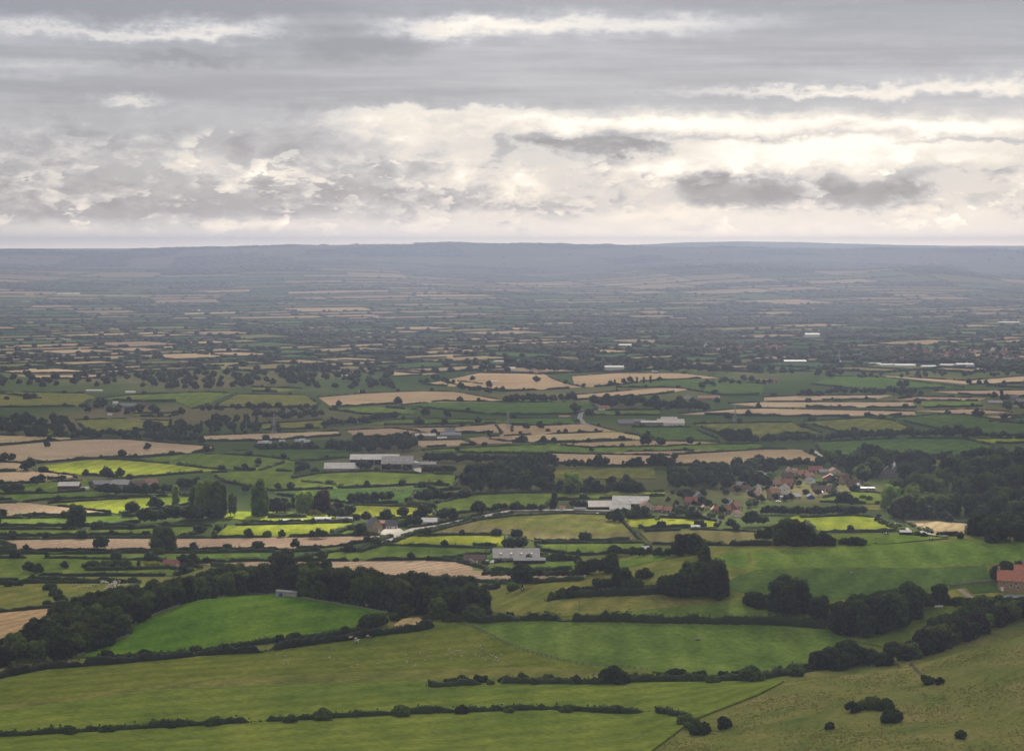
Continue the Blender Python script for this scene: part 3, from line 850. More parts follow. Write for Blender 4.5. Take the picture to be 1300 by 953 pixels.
def low_proto(kind, seed):
    rng = random.Random(seed); nr = np.random.default_rng(seed)
    vs, fs = [], []
    if kind == 'bush': Ls = [(rng.uniform(-.4, .4), rng.uniform(-.4, .4), .42, .45, .45) for _ in range(3)]
    elif kind == 'tall': Ls = [(0, 0, .35, .17, .3), (.03, 0, .7, .14, .27)]
    else: Ls = [(0, 0, .6, .3, .36)] + [(math.cos(a) * .24, math.sin(a) * .24, rng.uniform(.35, .68), .23, .22) for a in (.3, 1.6, 2.9, 4.2, 5.4)]
    for l in Ls:
        cv, cf = sphere_core(l[:3], (l[3], l[3], l[4]), rng, 6, 4)
        b = len(vs); vs += cv
        for f in cf:
            f = tuple(b + i for i in f)
            fs += [f] if len(f) == 3 else [(f[0], f[1], f[2]), (f[0], f[2], f[3])]
    V, Q = leaf_quads(Ls, 70, .07, nr, (.9, 1.2))
    b = len(vs); vs += [tuple(v) for v in V]
    for q in Q: fs += [(b + q[0], b + q[1], b + q[2]), (b + q[0], b + q[2], b + q[3])]
    return np.array(vs), np.array(fs)
LOW = {k: [low_proto(k, 31 + i) for i in range(4)] for k in ('oak', 'bush', 'tall')}

def bulk(name, items, mat, label, kindtag="stuff"):
    """items: (x, y, z, height, widthfactor, kind) -> one mesh"""
    Vs, Fs, n = [], [], 0
    for (x, y, z, h, w, k) in items:
        V, Fc = LOW.get(k, LOW['oak'])[RS.randrange(4)]
        a = RS.uniform(0, 6.28); ca, sa = math.cos(a), math.sin(a)
        X = (V[:, 0] * ca - V[:, 1] * sa) * h * w + x; Y = (V[:, 0] * sa + V[:, 1] * ca) * h * w + y; Z = V[:, 2] * h + z - .02 * h
        Vs.append(np.stack([X, Y, Z], 1)); Fs.append(Fc + n); n += len(V)
    o = obj(name, mesh_np(name, np.concatenate(Vs), np.concatenate(Fs), [mat]))
    tag(o, label, kind=kindtag); return o

# ---------------------------------------------------------------- tree list
TREES = []   # dict(x,y,z,h,u,kind,mat,phrase,order)
def lerp_line(pts, n, jitter=0):
    seg = [math.hypot(b[0] - a[0], b[1] - a[1]) for a, b in zip(pts[:-1], pts[1:])]
    tot = sum(seg); out = []
    for i in range(n):
        t = tot * (i + .5 + RS.uniform(-.3, .3) * (n > 1)) / n
        for k, s in enumerate(seg):
            if t <= s or k == len(seg) - 1:
                a, b = pts[k], pts[k + 1]; q = min(1, t / s)
                out.append((a[0] + (b[0] - a[0]) * q, a[1] + (b[1] - a[1]) * q + RS.uniform(-jitter, jitter))); break
            t -= s
    return out
def addtree(u, v, hpx, kind, mat, phrase, dy=0.0, w=1.0):
    if abs(u - 1130) < 17 and 600 < v < 632: return      # the mansion looks out over its park here
    if 588 < v < 692 and u < 1220:  # sunlight put into leaf colour: lighter leaves across the sunlit band
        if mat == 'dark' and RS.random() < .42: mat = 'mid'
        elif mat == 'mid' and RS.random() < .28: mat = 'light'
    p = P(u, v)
    if dy: p = on(p.x * (p.y + dy) / p.y, p.y + dy)
    TREES.append(dict(x=p.x, y=p.y, z=p.z, hpx=hpx * (p.y - dy) / p.y if dy else hpx, h=hpx * (p.y - dy) / F, u=u, kind=kind, mat=mat, phrase=phrase, w=w))
def pick(x): return x if isinstance(x, str) else RS.choice(x)
def row(phrase, pts, n, h0, h1, kinds=('oak', 'full'), mats=('dark', 'mid'), j=1.0, dy=0.0, w=1.0):
    for (u, v) in lerp_line(pts, n, j): addtree(u, v, RS.uniform(h0, h1), pick(kinds), pick(mats), phrase, dy, w)
def area(phrase, poly, n, h0, h1, kinds=('oak', 'full'), mats=('dark', 'mid'), w=1.0):
    us = [p[0] for p in poly]; vs = [p[1] for p in poly]; c = 0; g = 0; got = []
    while c < n and g < 8000:
        g += 1
        u, v = RS.uniform(min(us), max(us)), RS.uniform(min(vs), max(vs))
        if not in_poly(np.array([u]), np.array([v]), poly)[0]: continue
        if any(abs(a - u) < h0 * .28 and abs(b - v) < 1.2 for a, b in got): continue
        got.append((u, v)); c += 1
        addtree(u, v, RS.uniform(h0, h1), pick(kinds), pick(mats), phrase, 0, w)
def one(phrase, *items):
    for it in items: addtree(*it, phrase)

# near: the long dark wood behind the emerald field
D, B2 = ('dark', 'dark', 'mid'), ('oak', 'full', 'full')
W1 = [(30, 840), (62, 838), (92, 834), (112, 828), (135, 820), (150, 813), (160, 803)]
row("in the front edge of the dark wood's broad lower end", [(-25, 852)] + W1, 17, 23, 29, B2, D, 1)
row("in the second line of the dark wood's lower end", [(12, 844), (40, 838), (92, 832), (150, 811)], 11, 28, 36, B2, D, 1, 14)
row("in the third line of the dark wood's lower end", [(42, 840), (70, 834), (110, 826), (160, 806)], 11, 32, 40, B2, D, 1, 30)
row("in the fourth line of the dark wood's lower end", [(56, 840), (80, 834), (120, 826), (170, 803)], 11, 32, 39, B2, D, 1, 48)
row("in the rear line of the dark wood's lower end", [(74, 838), (110, 826), (160, 806), (172, 798)], 9, 33, 40, B2, D, 1, 70)
row("in the front edge of the wood curving along the emerald field", [(165, 797), (185, 785), (210, 774), (240, 766), (275, 759), (310, 756), (345, 755)], 18, 27, 36, B2, D, .6, 3)
row("in the back line of the wood curving along the emerald field", [(165, 797), (185, 785), (210, 774), (240, 766), (275, 759), (310, 756), (345, 755)], 15, 31, 38, B2, D, .6, 18)
row("in the front edge of the wood right of the concrete hut", [(380, 757), (410, 762), (440, 767), (480, 774), (520, 780), (560, 783), (600, 784), (618, 782)], 19, 34, 44, B2, D, 1, 3)
row("in the back line of the wood right of the concrete hut", [(352, 755), (400, 762), (440, 767), (480, 774), (520, 780), (560, 782), (600, 782)], 16, 43, 51, B2, D, 1, 20)
one("in front of the wood's right end", (602, 789, 22, 'bush', 'mid'), (570, 790, 14, 'bush', 'mid'), (545, 789, 12, 'bush', 'dark'), (556, 785, 26, 'full', 'mid'))
# bushes along the emerald field's lower hedge
row("in the ragged line under the emerald field", [(115, 838), (142, 836), (200, 833), (254, 828), (330, 817), (372, 812), (400, 809), (440, 803), (462, 797)], 24, 5, 10, 'bush', D, 1)
one("in the ragged line under the emerald field", (134, 836, 14, 'bush', 'dark'), (184, 833, 11, 'bush', 'dark'), (250, 828, 11, 'bush', 'mid'), (376, 812, 11, 'bush', 'dark'))
row("beside the sandy corner of the emerald field", [(465, 798), (485, 792), (505, 784), (520, 779)], 6, 12, 18, 'bush', ('dark', 'mid'), 1)
one("beside the sandy corner of the emerald field", (470, 797, 21, 'bush', 'dark'), (540, 799, 12, 'bush', 'dark'))
# bottom hedge line
row("in the hedge along the bottom of the smooth pasture", [(560, 872), (640, 868), (760, 869), (830, 865), (960, 862), (1030, 850)], 26, 9, 14, 'bush', D, 2)
one("in the hedge along the bottom of the smooth pasture", (782, 869, 25, 'bush', 'dark'), (856, 864, 19, 'bush', 'dark'), (880, 866, 12, 'bush', 'mid'), (956, 866, 22, 'bush', 'mid'), (905, 868, 12, 'bush', 'mid'), (1010, 858, 14, 'bush', 'mid'))
# corner clump
one("in the dark clump at the corner of the foreground slope", (1050, 848, 30, 'bush', 'dark'), (1076, 845, 34, 'full', 'dark'), (1064, 849, 24, 'bush', 'dark'), (1095, 843, 22, 'bush', 'dark'), (1038, 846, 16, 'bush', 'dark'), (1110, 843, 22, 'bush', 'dark'), (1133, 840, 27, 'oak', 'dark'), (1150, 836, 20, 'bush', 'dark'), (1122, 843, 18, 'bush', 'copper'))
row("in the scrub bank rising to the farmhouse", [(1150, 836), (1180, 826), (1210, 812), (1245, 798), (1285, 786), (1312, 780)], 17, 20, 30, 'bush', ('dark', 'dark', 'copper', 'mid'), 2)
row("in the upper line of the scrub bank", [(1178, 812), (1205, 796), (1235, 784), (1262, 778), (1300, 776)], 12, 17, 25, 'bush', ('dark', 'dark', 'mid'), 1)
row("of bracken fringing the foreground slope", [(1140, 838), (1175, 832), (1215, 818), (1255, 803)], 10, 6, 10, 'bush', 'bracken', 1)
row("in the farmhouse garden hedge", [(1213, 769), (1235, 768), (1262, 766)], 7, 9, 14, 'bush', D, 1)
one("in the farmhouse garden hedge", (1262, 776, 22, 'bush', 'dark'), (1244, 776, 19, 'bush', 'dark'))
row("behind the farmhouse", [(1262, 738), (1280, 735), (1312, 733)], 5, 20, 27, ('full', 'bush'), 'dark', 1)
one("on the rough slope bottom", (1178, 868, 12, 'bush', 'dark'), (1192, 868, 9, 'bush', 'dark'))
row("in the hedge at the very bottom of the view", [(40, 937), (220, 926), (420, 915), (640, 906), (820, 906)], 11, 8, 20, 'bush', ('dark', 'mid'), 1)
row("of low scrub along the bottom of the rough slope", [(900, 935), (1050, 930), (1250, 925)], 4, 9, 18, 'bush', ('dark', 'mid'), 14)
row("in the hawthorn cluster low on the slope", [(870, 915), (880, 925), (895, 935)], 5, 10, 20, 'bush', ('dark', 'mid'), 5)
row("in the hawthorn group at the slope's right", [(1080, 905), (1105, 900), (1140, 908)], 6, 9, 19, 'bush', ('dark', 'mid'), 5)
# clumps on the spur
area("in the dense clump above the smooth pasture", [(1058, 800), (1075, 792), (1150, 780), (1176, 768), (1170, 782), (1120, 800), (1080, 808)], 24, 32, 42, B2, ('dark',))
one("in the dense clump above the smooth pasture", (1110, 803, 48, 'full', 'dark'), (1092, 806, 46, 'full', 'dark'), (1075, 806, 40, 'full', 'dark'), (1134, 797, 46, 'full', 'dark'))
one("between the dense clump and the hedge", (1193, 767, 27, 'full', 'dark'), (1040, 788, 32, 'full', 'dark'), (1184, 768, 12, 'bush', 'mid'), (1210, 769, 10, 'bush', 'dark'))
addtree(1000, 779, 47, 'full', 'dark', "standing broad and alone between the spur clump and the hedge", 0, 1.25)
one("in the tall clump on the spur", (900, 758, 50, 'full', 'dark'), (880, 756, 43, 'full', 'dark'), (888, 757, 48, 'oak', 'dark'), (910, 759, 38, 'full', 'dark'), (862, 754, 32, 'bush', 'dark'), (896, 752, 56, 'tall', 'dark'), (873, 754, 34, 'full', 'dark'))
row("in the scrub beside the spur hedge", [(697, 762), (730, 757), (765, 753), (800, 752), (850, 752)], 14, 9, 14, 'bush', D, 1)
one("in the scrub beside the spur hedge", (765, 750, 18, 'bush', 'dark'), (790, 748, 28, 'full', 'dark'), (778, 750, 20, 'bush', 'dark'), (805, 748, 18, 'bush', 'dark'), (818, 734, 15, 'bush', 'dark'), (728, 757, 14, 'bush', 'dark'), (793, 735, 14, 'bush', 'dark'))
one("beside the rough grass spur", (663, 749, 34, 'oak', 'dark'), (650, 750, 14, 'bush', 'mid'), (960, 768, 20, 'bush', 'dark'), (970, 771, 17, 'bush', 'dark'), (953, 763, 12, 'bush', 'mid'), (646, 783, 8, 'bush', 'dark'))
row("in the dark group below the big cattle shed", [(735, 731), (750, 730), (782, 728)], 6, 18, 26, B2, D, 1)
row("in the hedge below the big cattle shed", [(612, 731), (640, 731), (680, 731), (735, 731)], 12, 6, 9, 'bush', D, .5)
row("along the hedge by the small white house", [(775, 706), (800, 706), (840, 707), (865, 706)], 12, 10, 17, B2, D, 1)
one("along the hedge by the small white house", (868, 705, 28, 'full', 'dark'), (882, 704, 27, 'full', 'dark'), (862, 705, 22, 'full', 'mid'), (885, 703, 20, 'full', 'dark'))
row("right of the big cattle shed", [(688, 711), (705, 712), (728, 713)], 7, 8, 12, 'bush', D, 1)
row("behind the big cattle shed", [(640, 697), (665, 697)], 4, 13, 18, B2, D, 1)
row("left of the brown roofed farm building", [(542, 712), (560, 712), (584, 712)], 7, 5, 8, 'bush', D, .5)
# left middle
one("in the green field left of the cottage", (36, 728, 17, 'full', 'dark'), (49, 729, 16, 'full', 'dark'), (42, 728, 14, 'full', 'dark'), (82, 722, 12, 'full', 'mid'))
one("beside the red roofed cottage", (232, 719, 18, 'full', 'dark'), (245, 718, 19, 'full', 'dark'), (240, 721, 12, 'bush', 'dark'))
row("in the cottage garden", [(110, 721), (130, 721), (165, 720)], 8, 7, 12, 'bush', D, 1)
one("in the cottage garden", (176, 720, 12, 'cone', 'mid'), (198, 719, 8, 'bush', 'yellow'), (160, 719, 9, 'bush', 'dark'), (188, 720, 7, 'bush', 'yellow'))
one("in the hedge of the rough pasture with cattle", (62, 750, 12, 'bush', 'dark'), (70, 757, 12, 'bush', 'dark'), (77, 765, 12, 'bush', 'dark'), (60, 768, 8, 'bush', 'dark'), (10, 745, 10, 'bush', 'dark'), (24, 744, 8, 'bush', 'dark'), (40, 739, 10, 'bush', 'dark'), (55, 740, 10, 'bush', 'dark'))
one("standing in the long stubble strip", (128, 700, 23, 'full', 'mid'), (207, 700, 33, 'full', 'mid'), (200, 704, 12, 'bush', 'mid'))
one("in the hedges right of the cottage", (362, 714, 21, 'full', 'dark'), (350, 714, 12, 'bush', 'dark'), (400, 703, 14, 'full', 'dark'), (409, 714, 17, 'full', 'dark'), (444, 701, 11, 'bush', 'dark'), (452, 713, 6, 'bush', 'dark'), (513, 712, 4, 'bush', 'dark'))
one("in the broad stubble field", (60, 568, 10, 'oak', 'dark'), (155, 582, 13, 'oak', 'dark'), (187, 572, 11, 'oak', 'dark'))
one("left of the bright green field", (6, 586, 13, 'full', 'dark'), (15, 586, 12, 'full', 'dark'), (38, 598, 19, 'full', 'dark'), (58, 600, 9, 'full', 'dark'), (44, 616, 13, 'full', 'dark'), (52, 613, 13, 'full', 'mid'), (30, 597, 12, 'full', 'dark'))
one("above the grey barn roofs", (134, 609, 18, 'oak', 'dark'), (152, 606, 14, 'oak', 'dark'), (165, 611, 11, 'oak', 'dark'), (108, 603, 5, 'bush', 'mid'), (141, 608, 12, 'oak', 'dark'))
row("in the belt beside the red barn", [(122, 628), (150, 628), (180, 627), (220, 625)], 12, 11, 17, B2, D, 1)
row("at the right end of the barn belt", [(226, 621), (240, 620), (254, 619)], 5, 13, 17, B2, ('mid',), 1)
one("in the tall poplar clump", (246, 655, 38, 'tall', 'mid'), (254, 656, 45, 'tall', 'light'), (265, 657, 46, 'tall', 'mid'), (274, 658, 48, 'tall', 'mid'), (282, 656, 40, 'tall', 'mid'))
one("around the tall poplar clump", (223, 645, 28, 'tall', 'mid'), (195, 646, 18, 'full', 'mid'), (168, 655, 21, 'oak', 'dark'), (97, 669, 29, 'full', 'dark'), (293, 656, 30, 'thin', 'mid'), (298, 656, 28, 'thin', 'pale'), (312, 626, 12, 'full', 'mid'), (203, 646, 14, 'full', 'dark'))
row("in the rounded group left of the poplars", [(180, 665), (200, 664), (235, 662), (266, 660)], 12, 17, 24, B2, D, 1)
one("in the rounded group right of the poplars", (325, 655, 38, 'tall', 'mid'), (330, 656, 46, 'tall', 'mid'), (336, 655, 34, 'tall', 'mid'), (352, 652, 24, 'full', 'dark'), (360, 651, 22, 'full', 'dark'), (345, 652, 22, 'full', 'dark'))
one("in the garden row above the polytunnels", (372, 645, 17, 'cone', 'blue'), (387, 651, 29, 'full', 'mid'), (409, 651, 29, 'full', 'copper'), (400, 652, 8, 'bush', 'yellow'), (396, 654, 8, 'bush', 'yellow'), (403, 654, 7, 'bush', 'yellow'), (422, 658, 17, 'full', 'pale'), (434, 659, 16, 'full', 'pale'), (444, 656, 16, 'oak', 'mid'), (451, 659, 9, 'bush', 'dark'), (428, 646, 10, 'bush', 'dark'))
one("in the hedges left of the white sheds", (353, 622, 11, 'oak', 'dark'), (386, 601, 17, 'full', 'mid'), (401, 601, 8, 'bush', 'mid'), (418, 615, 7, 'bush', 'dark'), (432, 619, 6, 'bush', 'dark'), (378, 600, 9, 'full', 'mid'))
one("in front of the white sheds", (458, 598, 16, 'oak', 'mid'), (466, 598, 14, 'oak', 'mid'), (494, 596, 9, 'full', 'mid'), (515, 597, 6, 'bush', 'mid'))
row("in the round row below the dark pasture", [(440, 638), (455, 639), (480, 638), (496, 637)], 7, 14, 19, ('full', 'oak'), ('dark', 'mid', 'mid'), .5)
one("beside the tan gabled house", (465, 663, 16, 'oak', 'dark'), (458, 680, 18, 'full', 'light'), (452, 681, 8, 'bush', 'dark'), (466, 681, 8, 'bush', 'dark'), (446, 673, 9, 'bush', 'mid'), (492, 661, 17, 'full', 'dark'), (487, 660, 13, 'full', 'dark'), (500, 661, 9, 'full', 'mid'), (512, 659, 18, 'oak', 'mid'), (502, 664, 9, 'bush', 'mid'))
one("beside the stubble under the yellow field", (339, 682, 9, 'bush', 'dark'), (396, 684, 12, 'full', 'dark'), (404, 684, 15, 'full', 'dark'), (411, 684, 12, 'full', 'dark'))
one("around the white caravan shed", (520, 668, 17, 'full', 'dark'), (530, 668, 14, 'full', 'copper'), (512, 668, 12, 'bush', 'mid'), (535, 658, 20, 'full', 'dark'), (541, 656, 17, 'full', 'dark'), (545, 660, 8, 'bush', 'dark'), (566, 661, 17, 'full', 'dark'), (575, 660, 17, 'full', 'dark'), (560, 660, 15, 'full', 'dark'), (607, 655, 22, 'full', 'mid'), (524, 643, 9, 'bush', 'pale'), (533, 643, 8, 'bush', 'mid'))
one("in the small wood right of the dark pasture", (533, 638, 16, 'full', 'dark'), (541, 640, 22, 'full', 'dark'), (548, 638, 24, 'full', 'dark'), (555, 637, 18, 'full', 'dark'), (562, 635, 12, 'full', 'dark'), (572, 634, 11, 'bush', 'dark'), (582, 633, 10, 'bush', 'dark'), (592, 630, 10, 'bush', 'dark'))
row("right of the round field tree", [(624, 648), (640, 648), (660, 648), (690, 648)], 9, 8, 12, B2, D, 1)
area("in the wood between the two green fields", [(588, 618), (600, 608), (640, 600), (690, 602), (697, 626), (640, 626), (590, 626)], 26, 20, 26, B2, D)
row("right of the white sheds", [(536, 600), (550, 600), (578, 601)], 8, 9, 13, B2, D, 1)
row("in the row above the white sheds", [(538, 586), (580, 587), (650, 588)], 17, 11, 15, B2, D, 1)
area("in the wood behind the white sheds", [(405, 574), (440, 568), (525, 566), (528, 574), (440, 577)], 20, 13, 22, B2, D)
row("by the white caravans", [(320, 571), (360, 570), (400, 571)], 10, 8, 13, B2, D, 1)
# centre
area("in the wood above the wide bright field", [(640, 592), (700, 588), (697, 596), (640, 598)], 9, 16, 22, B2, D)
one("along the hedge below the long green strip", (700, 602, 12, 'full', 'mid'), (706, 594, 10, 'full', 'dark'), (722, 595, 13, 'full', 'dark'), (730, 595, 14, 'full', 'dark'), (738, 594, 12, 'full', 'dark'), (760, 594, 19, 'full', 'dark'), (768, 594, 15, 'full', 'mid'), (756, 594, 12, 'full', 'mid'), (791, 594, 10, 'thin', 'mid'), (797, 594, 10, 'full', 'mid'), (804, 594, 14, 'full', 'mid'), (811, 594, 16, 'full', 'dark'), (830, 594, 20, 'full', 'mid'), (838, 594, 21, 'full', 'mid'), (846, 594, 15, 'full', 'dark'), (852, 595, 16, 'full', 'dark'), (864, 594, 9, 'full', 'dark'), (884, 593, 11, 'oak', 'dark'))
row("in the belt behind the village sheds", [(700, 626), (740, 626), (800, 626), (815, 625)], 15, 12, 19, B2, ('mid', 'dark', 'mid'), 2)
one("in the belt behind the village sheds", (726, 626, 27, 'full', 'light'), (802, 626, 15, 'full', 'light'), (777, 622, 20, 'full', 'dark'), (703, 646, 24, 'thin', 'light'), (701, 647, 16, 'tall', 'mid'), (750, 624, 22, 'full', 'mid'), (795, 620, 20, 'full', 'mid'))
one("around the village sheds", (734, 646, 13, 'full', 'mid'), (728, 644, 12, 'full', 'mid'), (741, 646, 12, 'full', 'dark'), (775, 662, 15, 'oak', 'dark'), (784, 663, 20, 'oak', 'dark'), (793, 661, 18, 'oak', 'dark'), (808, 658, 20, 'oak', 'dark'), (817, 657, 17, 'oak', 'mid'), (822, 658, 9, 'bush', 'mid'), (800, 659, 12, 'oak', 'dark'))
one("in the village's lower gardens", (853, 660, 11, 'full', 'dark'), (879, 659, 19, 'full', 'light'), (884, 660, 15, 'full', 'mid'), (887, 659, 10, 'full', 'mid'), (955, 668, 23, 'full', 'dark'), (962, 668, 18, 'full', 'dark'), (948, 668, 16, 'full', 'dark'), (865, 657, 6, 'bush', 'light'), (835, 660, 6, 'bush', 'light'), (928, 666, 9, 'bush', 'dark'), (970, 667, 14, 'full', 'mid'), (902, 657, 8, 'bush', 'mid'), (917, 658, 7, 'bush', 'mid'))
area("among the village roofs", [(842, 632), (870, 620), (960, 610), (985, 640), (975, 655), (940, 650), (905, 655), (895, 653), (850, 652)], 50, 7, 13, B2, ('mid', 'dark', 'mid', 'light', 'copper'))
area("in the tree belt above the village", [(845, 606), (900, 598), (975, 598), (1010, 606), (975, 620), (900, 622), (850, 622)], 42, 16, 24, B2, D)
row("in the trees at the top of the village", [(960, 593), (1000, 592), (1050, 594)], 12, 11, 17, B2, D, 2)
area("between the red village roofs", [(970, 605), (1080, 605), (1095, 628), (1040, 634), (975, 638)], 34, 6, 11, ('full', 'bush'), ('mid', 'dark'))
row("in the even row below the village", [(968, 653), (1020, 654), (1060, 654), (1098, 654)], 24, 11, 14, ('full',), ('mid', 'dark'), .4)
one("by the field right of the village", (1073, 642, 21, 'full', 'pale'), (1066, 641, 16, 'full', 'pale'), (1080, 642, 14, 'full', 'mid'), (1095, 633, 6, 'bush', 'mid'), (1103, 635, 6, 'bush', 'mid'))
area("in the mansion wood", [(1048, 592), (1085, 585), (1110, 590), (1165, 585), (1180, 600), (1172, 625), (1140, 628), (1100, 618), (1085, 610)], 58, 18, 26, B2, ('dark', 'dark', 'mid', 'blue'))
area("in the broad wood behind the barley field", [(1125, 656), (1130, 635), (1175, 622), (1215, 600), (1300, 596), (1340, 600), (1340, 668), (1230, 662), (1180, 660)], 104, 22, 31, B2, ('mid', 'dark', 'mid', 'dark'))
one("in the broad wood's sunny front edge", (1143, 657, 26, 'full', 'pale'), (1155, 658, 32, 'full', 'mid'), (1165, 659, 28, 'full', 'mid'), (1180, 660, 20, 'full', 'mid'), (1135, 656, 20, 'full', 'mid'), (1199, 661, 14, 'full', 'pale'), (1245, 663, 24, 'full', 'mid'))
row("in the wood along the top of the mansion wood", [(1150, 592), (1190, 590), (1240, 584), (1320, 583)], 17, 13, 18, B2, D, 2)
area("in the dark wood on the spur's brow", [(1228, 682), (1240, 676), (1330, 672), (1335, 688), (1270, 690)], 17, 22, 32, B2, ('dark',))
one("on the spur's brow", (1220, 683, 9, 'bush', 'dark'), (1262, 689, 16, 'bush', 'dark'))
row("beside the curving pale track", [(1112, 661), (1130, 669), (1150, 677), (1176, 683)], 13, 5, 8, 'bush', ('mid', 'dark'), .5)
one("left of the bright rectangular field", (975, 688, 22, 'full', 'mid'), (985, 688, 20, 'full', 'mid'), (996, 690, 32, 'full', 'dark'), (1004, 690, 32, 'full', 'dark'), (1014, 692, 30, 'full', 'dark'), (1023, 692, 26, 'full', 'dark'), (1033, 692, 18, 'full', 'dark'), (1045, 692, 17, 'bush', 'dark'), (1052, 692, 14, 'bush', 'dark'), (1070, 690, 8, 'bush', 'dark'), (1082, 692, 11, 'bush', 'dark'), (1092, 692, 11, 'bush', 'dark'), (1112, 691, 3, 'bush', 'dark'), (965, 686, 16, 'full', 'mid'), (982, 682, 18, 'full', 'mid'))
# distance, left
area("in the wood at the left edge above the stubble", [(-20, 540), (80, 536), (100, 550), (60, 556), (-20, 552)], 36, 12, 17, B2, D)
row("in the shelter belt above the broad stubble field", [(90, 556), (140, 555), (200, 560), (258, 562)], 26, 9, 15, B2, D, 2)
area("in the young plantation", [(180, 545), (256, 538), (330, 534), (330, 550), (256, 553), (200, 556)], 48, 10, 15, ('full', 'tall'), ('mid', 'dark'))
area("around the grey farmstead", [(100, 520), (130, 514), (160, 520), (200, 522), (240, 524), (230, 530), (120, 528)], 18, 8, 13, B2, D)
area("in the wooded belt beyond the left farmland", [(-40, 482), (330, 476), (330, 492), (240, 496), (100, 494), (-40, 496)], 100, 8, 13, B2, D)
row("in the dark line behind the grey farmstead", [(250, 522), (320, 520), (405, 522)], 16, 7, 11, B2, D, 1.5)
row("in the belt under the pale olive field", [(320, 530), (360, 533), (410, 528)], 14, 9, 13, B2, D, 2)
row("in the belt left of the low farm", [(408, 542), (450, 538), (490, 533), (505, 532)], 17, 8, 13, B2, D, 1)
one("standing along the distant field hedges", (531, 541, 12, 'full', 'dark'), (564, 541, 11, 'full', 'dark'), (607, 539, 11, 'full', 'dark'), (505, 515, 13, 'full', 'dark'), (584, 512, 10, 'full', 'dark'), (430, 516, 9, 'full', 'dark'), (551, 553, 10, 'full', 'mid'), (620, 553, 8, 'tall', 'dark'), (352, 549, 13, 'full', 'mid'), (540, 529, 14, 'full', 'dark'), (568, 530, 12, 'full', 'dark'), (325, 549, 11, 'full', 'mid'), (600, 565, 6, 'bush', 'dark'), (616, 566, 6, 'bush', 'dark'), (110, 518, 7, 'full', 'dark'))
area("in the central wooded distance", [(320, 472), (400, 468), (500, 474), (505, 495), (440, 498), (380, 492), (320, 488)], 80, 8, 12, B2, D)
row("near the distant stubble ridge", [(532, 486), (560, 484), (600, 497), (640, 500)], 16, 7, 10, B2, D, 2)
one("in the fields below the distant ridge", (681, 487, 11, 'full', 'dark'), (718, 489, 8, 'full', 'dark'), (621, 492, 10, 'full', 'dark'), (600, 484, 8, 'full', 'dark'))
row("in the row right of the distant ridge", [(640, 512), (670, 510), (730, 510)], 13, 9, 15, B2, D, 1.5)
row("among the trees beside the pinkish roofed farm", [(752, 515), (800, 516), (870, 520), (900, 520)], 34, 9, 17, B2, D, 3)
one("around the lane bend", (668, 546, 11, 'full', 'dark'), (686, 545, 12, 'full', 'dark'), (660, 551, 5, 'bush', 'dark'), (696, 548, 5, 'bush', 'dark'), (718, 550, 7, 'full', 'dark'), (736, 550, 6, 'full', 'dark'), (757, 549, 6, 'full', 'dark'), (664, 565, 14, 'full', 'dark'), (690, 563, 11, 'full', 'dark'), (730, 563, 5, 'bush', 'dark'), (748, 562, 6, 'bush', 'dark'), (820, 566, 17, 'full', 'dark'), (839, 567, 13, 'oak', 'dark'), (751, 574, 7, 'oak', 'dark'), (876, 560, 7, 'bush', 'dark'), (924, 534, 12, 'full', 'dark'), (950, 528, 9, 'full', 'dark'), (730, 526, 16, 'full', 'dark'), (748, 531, 14, 'full', 'mid'), (910, 513, 10, 'full', 'dark'), (963, 519, 9, 'full', 'dark'))
row("in the round group right of the grey farm", [(918, 562), (935, 563), (952, 562)], 7, 16, 21, B2, D, .7)
row("in the hedge right of the round group", [(958, 563), (985, 562), (1030, 561), (1062, 560)], 14, 9, 14, B2, D, 1)
row("in the belt above the mansion wood field", [(1065, 558), (1110, 556), (1150, 555), (1196, 555)], 20, 10, 15, B2, D, 1)
row("in the dark clump of the large green field", [(1196, 556), (1215, 555), (1242, 557)], 9, 12, 18, B2, D, .7)
row("at the right edge above the bright strip", [(1248, 556), (1270, 557), (1310, 558)], 8, 8, 11, B2, D, 1)
row("in the scrub line under the white factories", [(1010, 505), (1060, 500), (1110, 500), (1170, 502)], 26, 7, 12, B2, D, 1.5)
one("near the dark farm at the right", (1240, 530, 13, 'full', 'dark'), (1246, 530, 10, 'full', 'dark'), (1102, 528, 6, 'bush', 'dark'), (1203, 526, 6, 'bush', 'dark'), (1272, 508, 14, 'cone', 'dark'), (1262, 506, 10, 'full', 'dark'), (1278, 508, 9, 'full', 'dark'), (1165, 515, 11, 'full', 'mid'), (1280, 521, 10, 'full', 'dark'), (1230, 488, 9, 'full', 'dark'), (1243, 489, 8, 'oak', 'dark'), (1252, 489, 8, 'oak', 'dark'), (1275, 490, 8, 'oak', 'dark'), (1150, 492, 11, 'full', 'dark'), (1142, 491, 9, 'full', 'dark'))
area("in the trees below the distant town", [(640, 462), (860, 462), (900, 470), (1060, 474), (1080, 482), (980, 478), (800, 474), (640, 472)], 80, 9, 13, B2, D)
area("around the distant factories", [(1060, 478), (1085, 472), (1300, 473), (1310, 478), (1100, 481)], 46, 5, 7, B2, D)
area("in the tree belts around the distant town", [(690, 446), (1000, 448), (1310, 440), (1310, 460), (1000, 464), (690, 460)], 110, 7, 10, B2, D)
row("in the hedge line of the green field with poplars", [(885, 492), (930, 486), (980, 490)], 12, 7, 11, B2, D, 3)
row("along the tan field ridge", [(770, 490), (790, 488), (840, 484)], 8, 7, 10, ('tall', 'full'), D, 1)
# outside the frame, for a look from the side
for _u, _v in ((-40, 700), (-80, 660), (-60, 620), (1345, 660), (1370, 640), (1350, 740), (1400, 720), (-90, 760), (-50, 730)):
    addtree(_u, _v, 24, 'full', 'dark', "in the farmland beside the view")

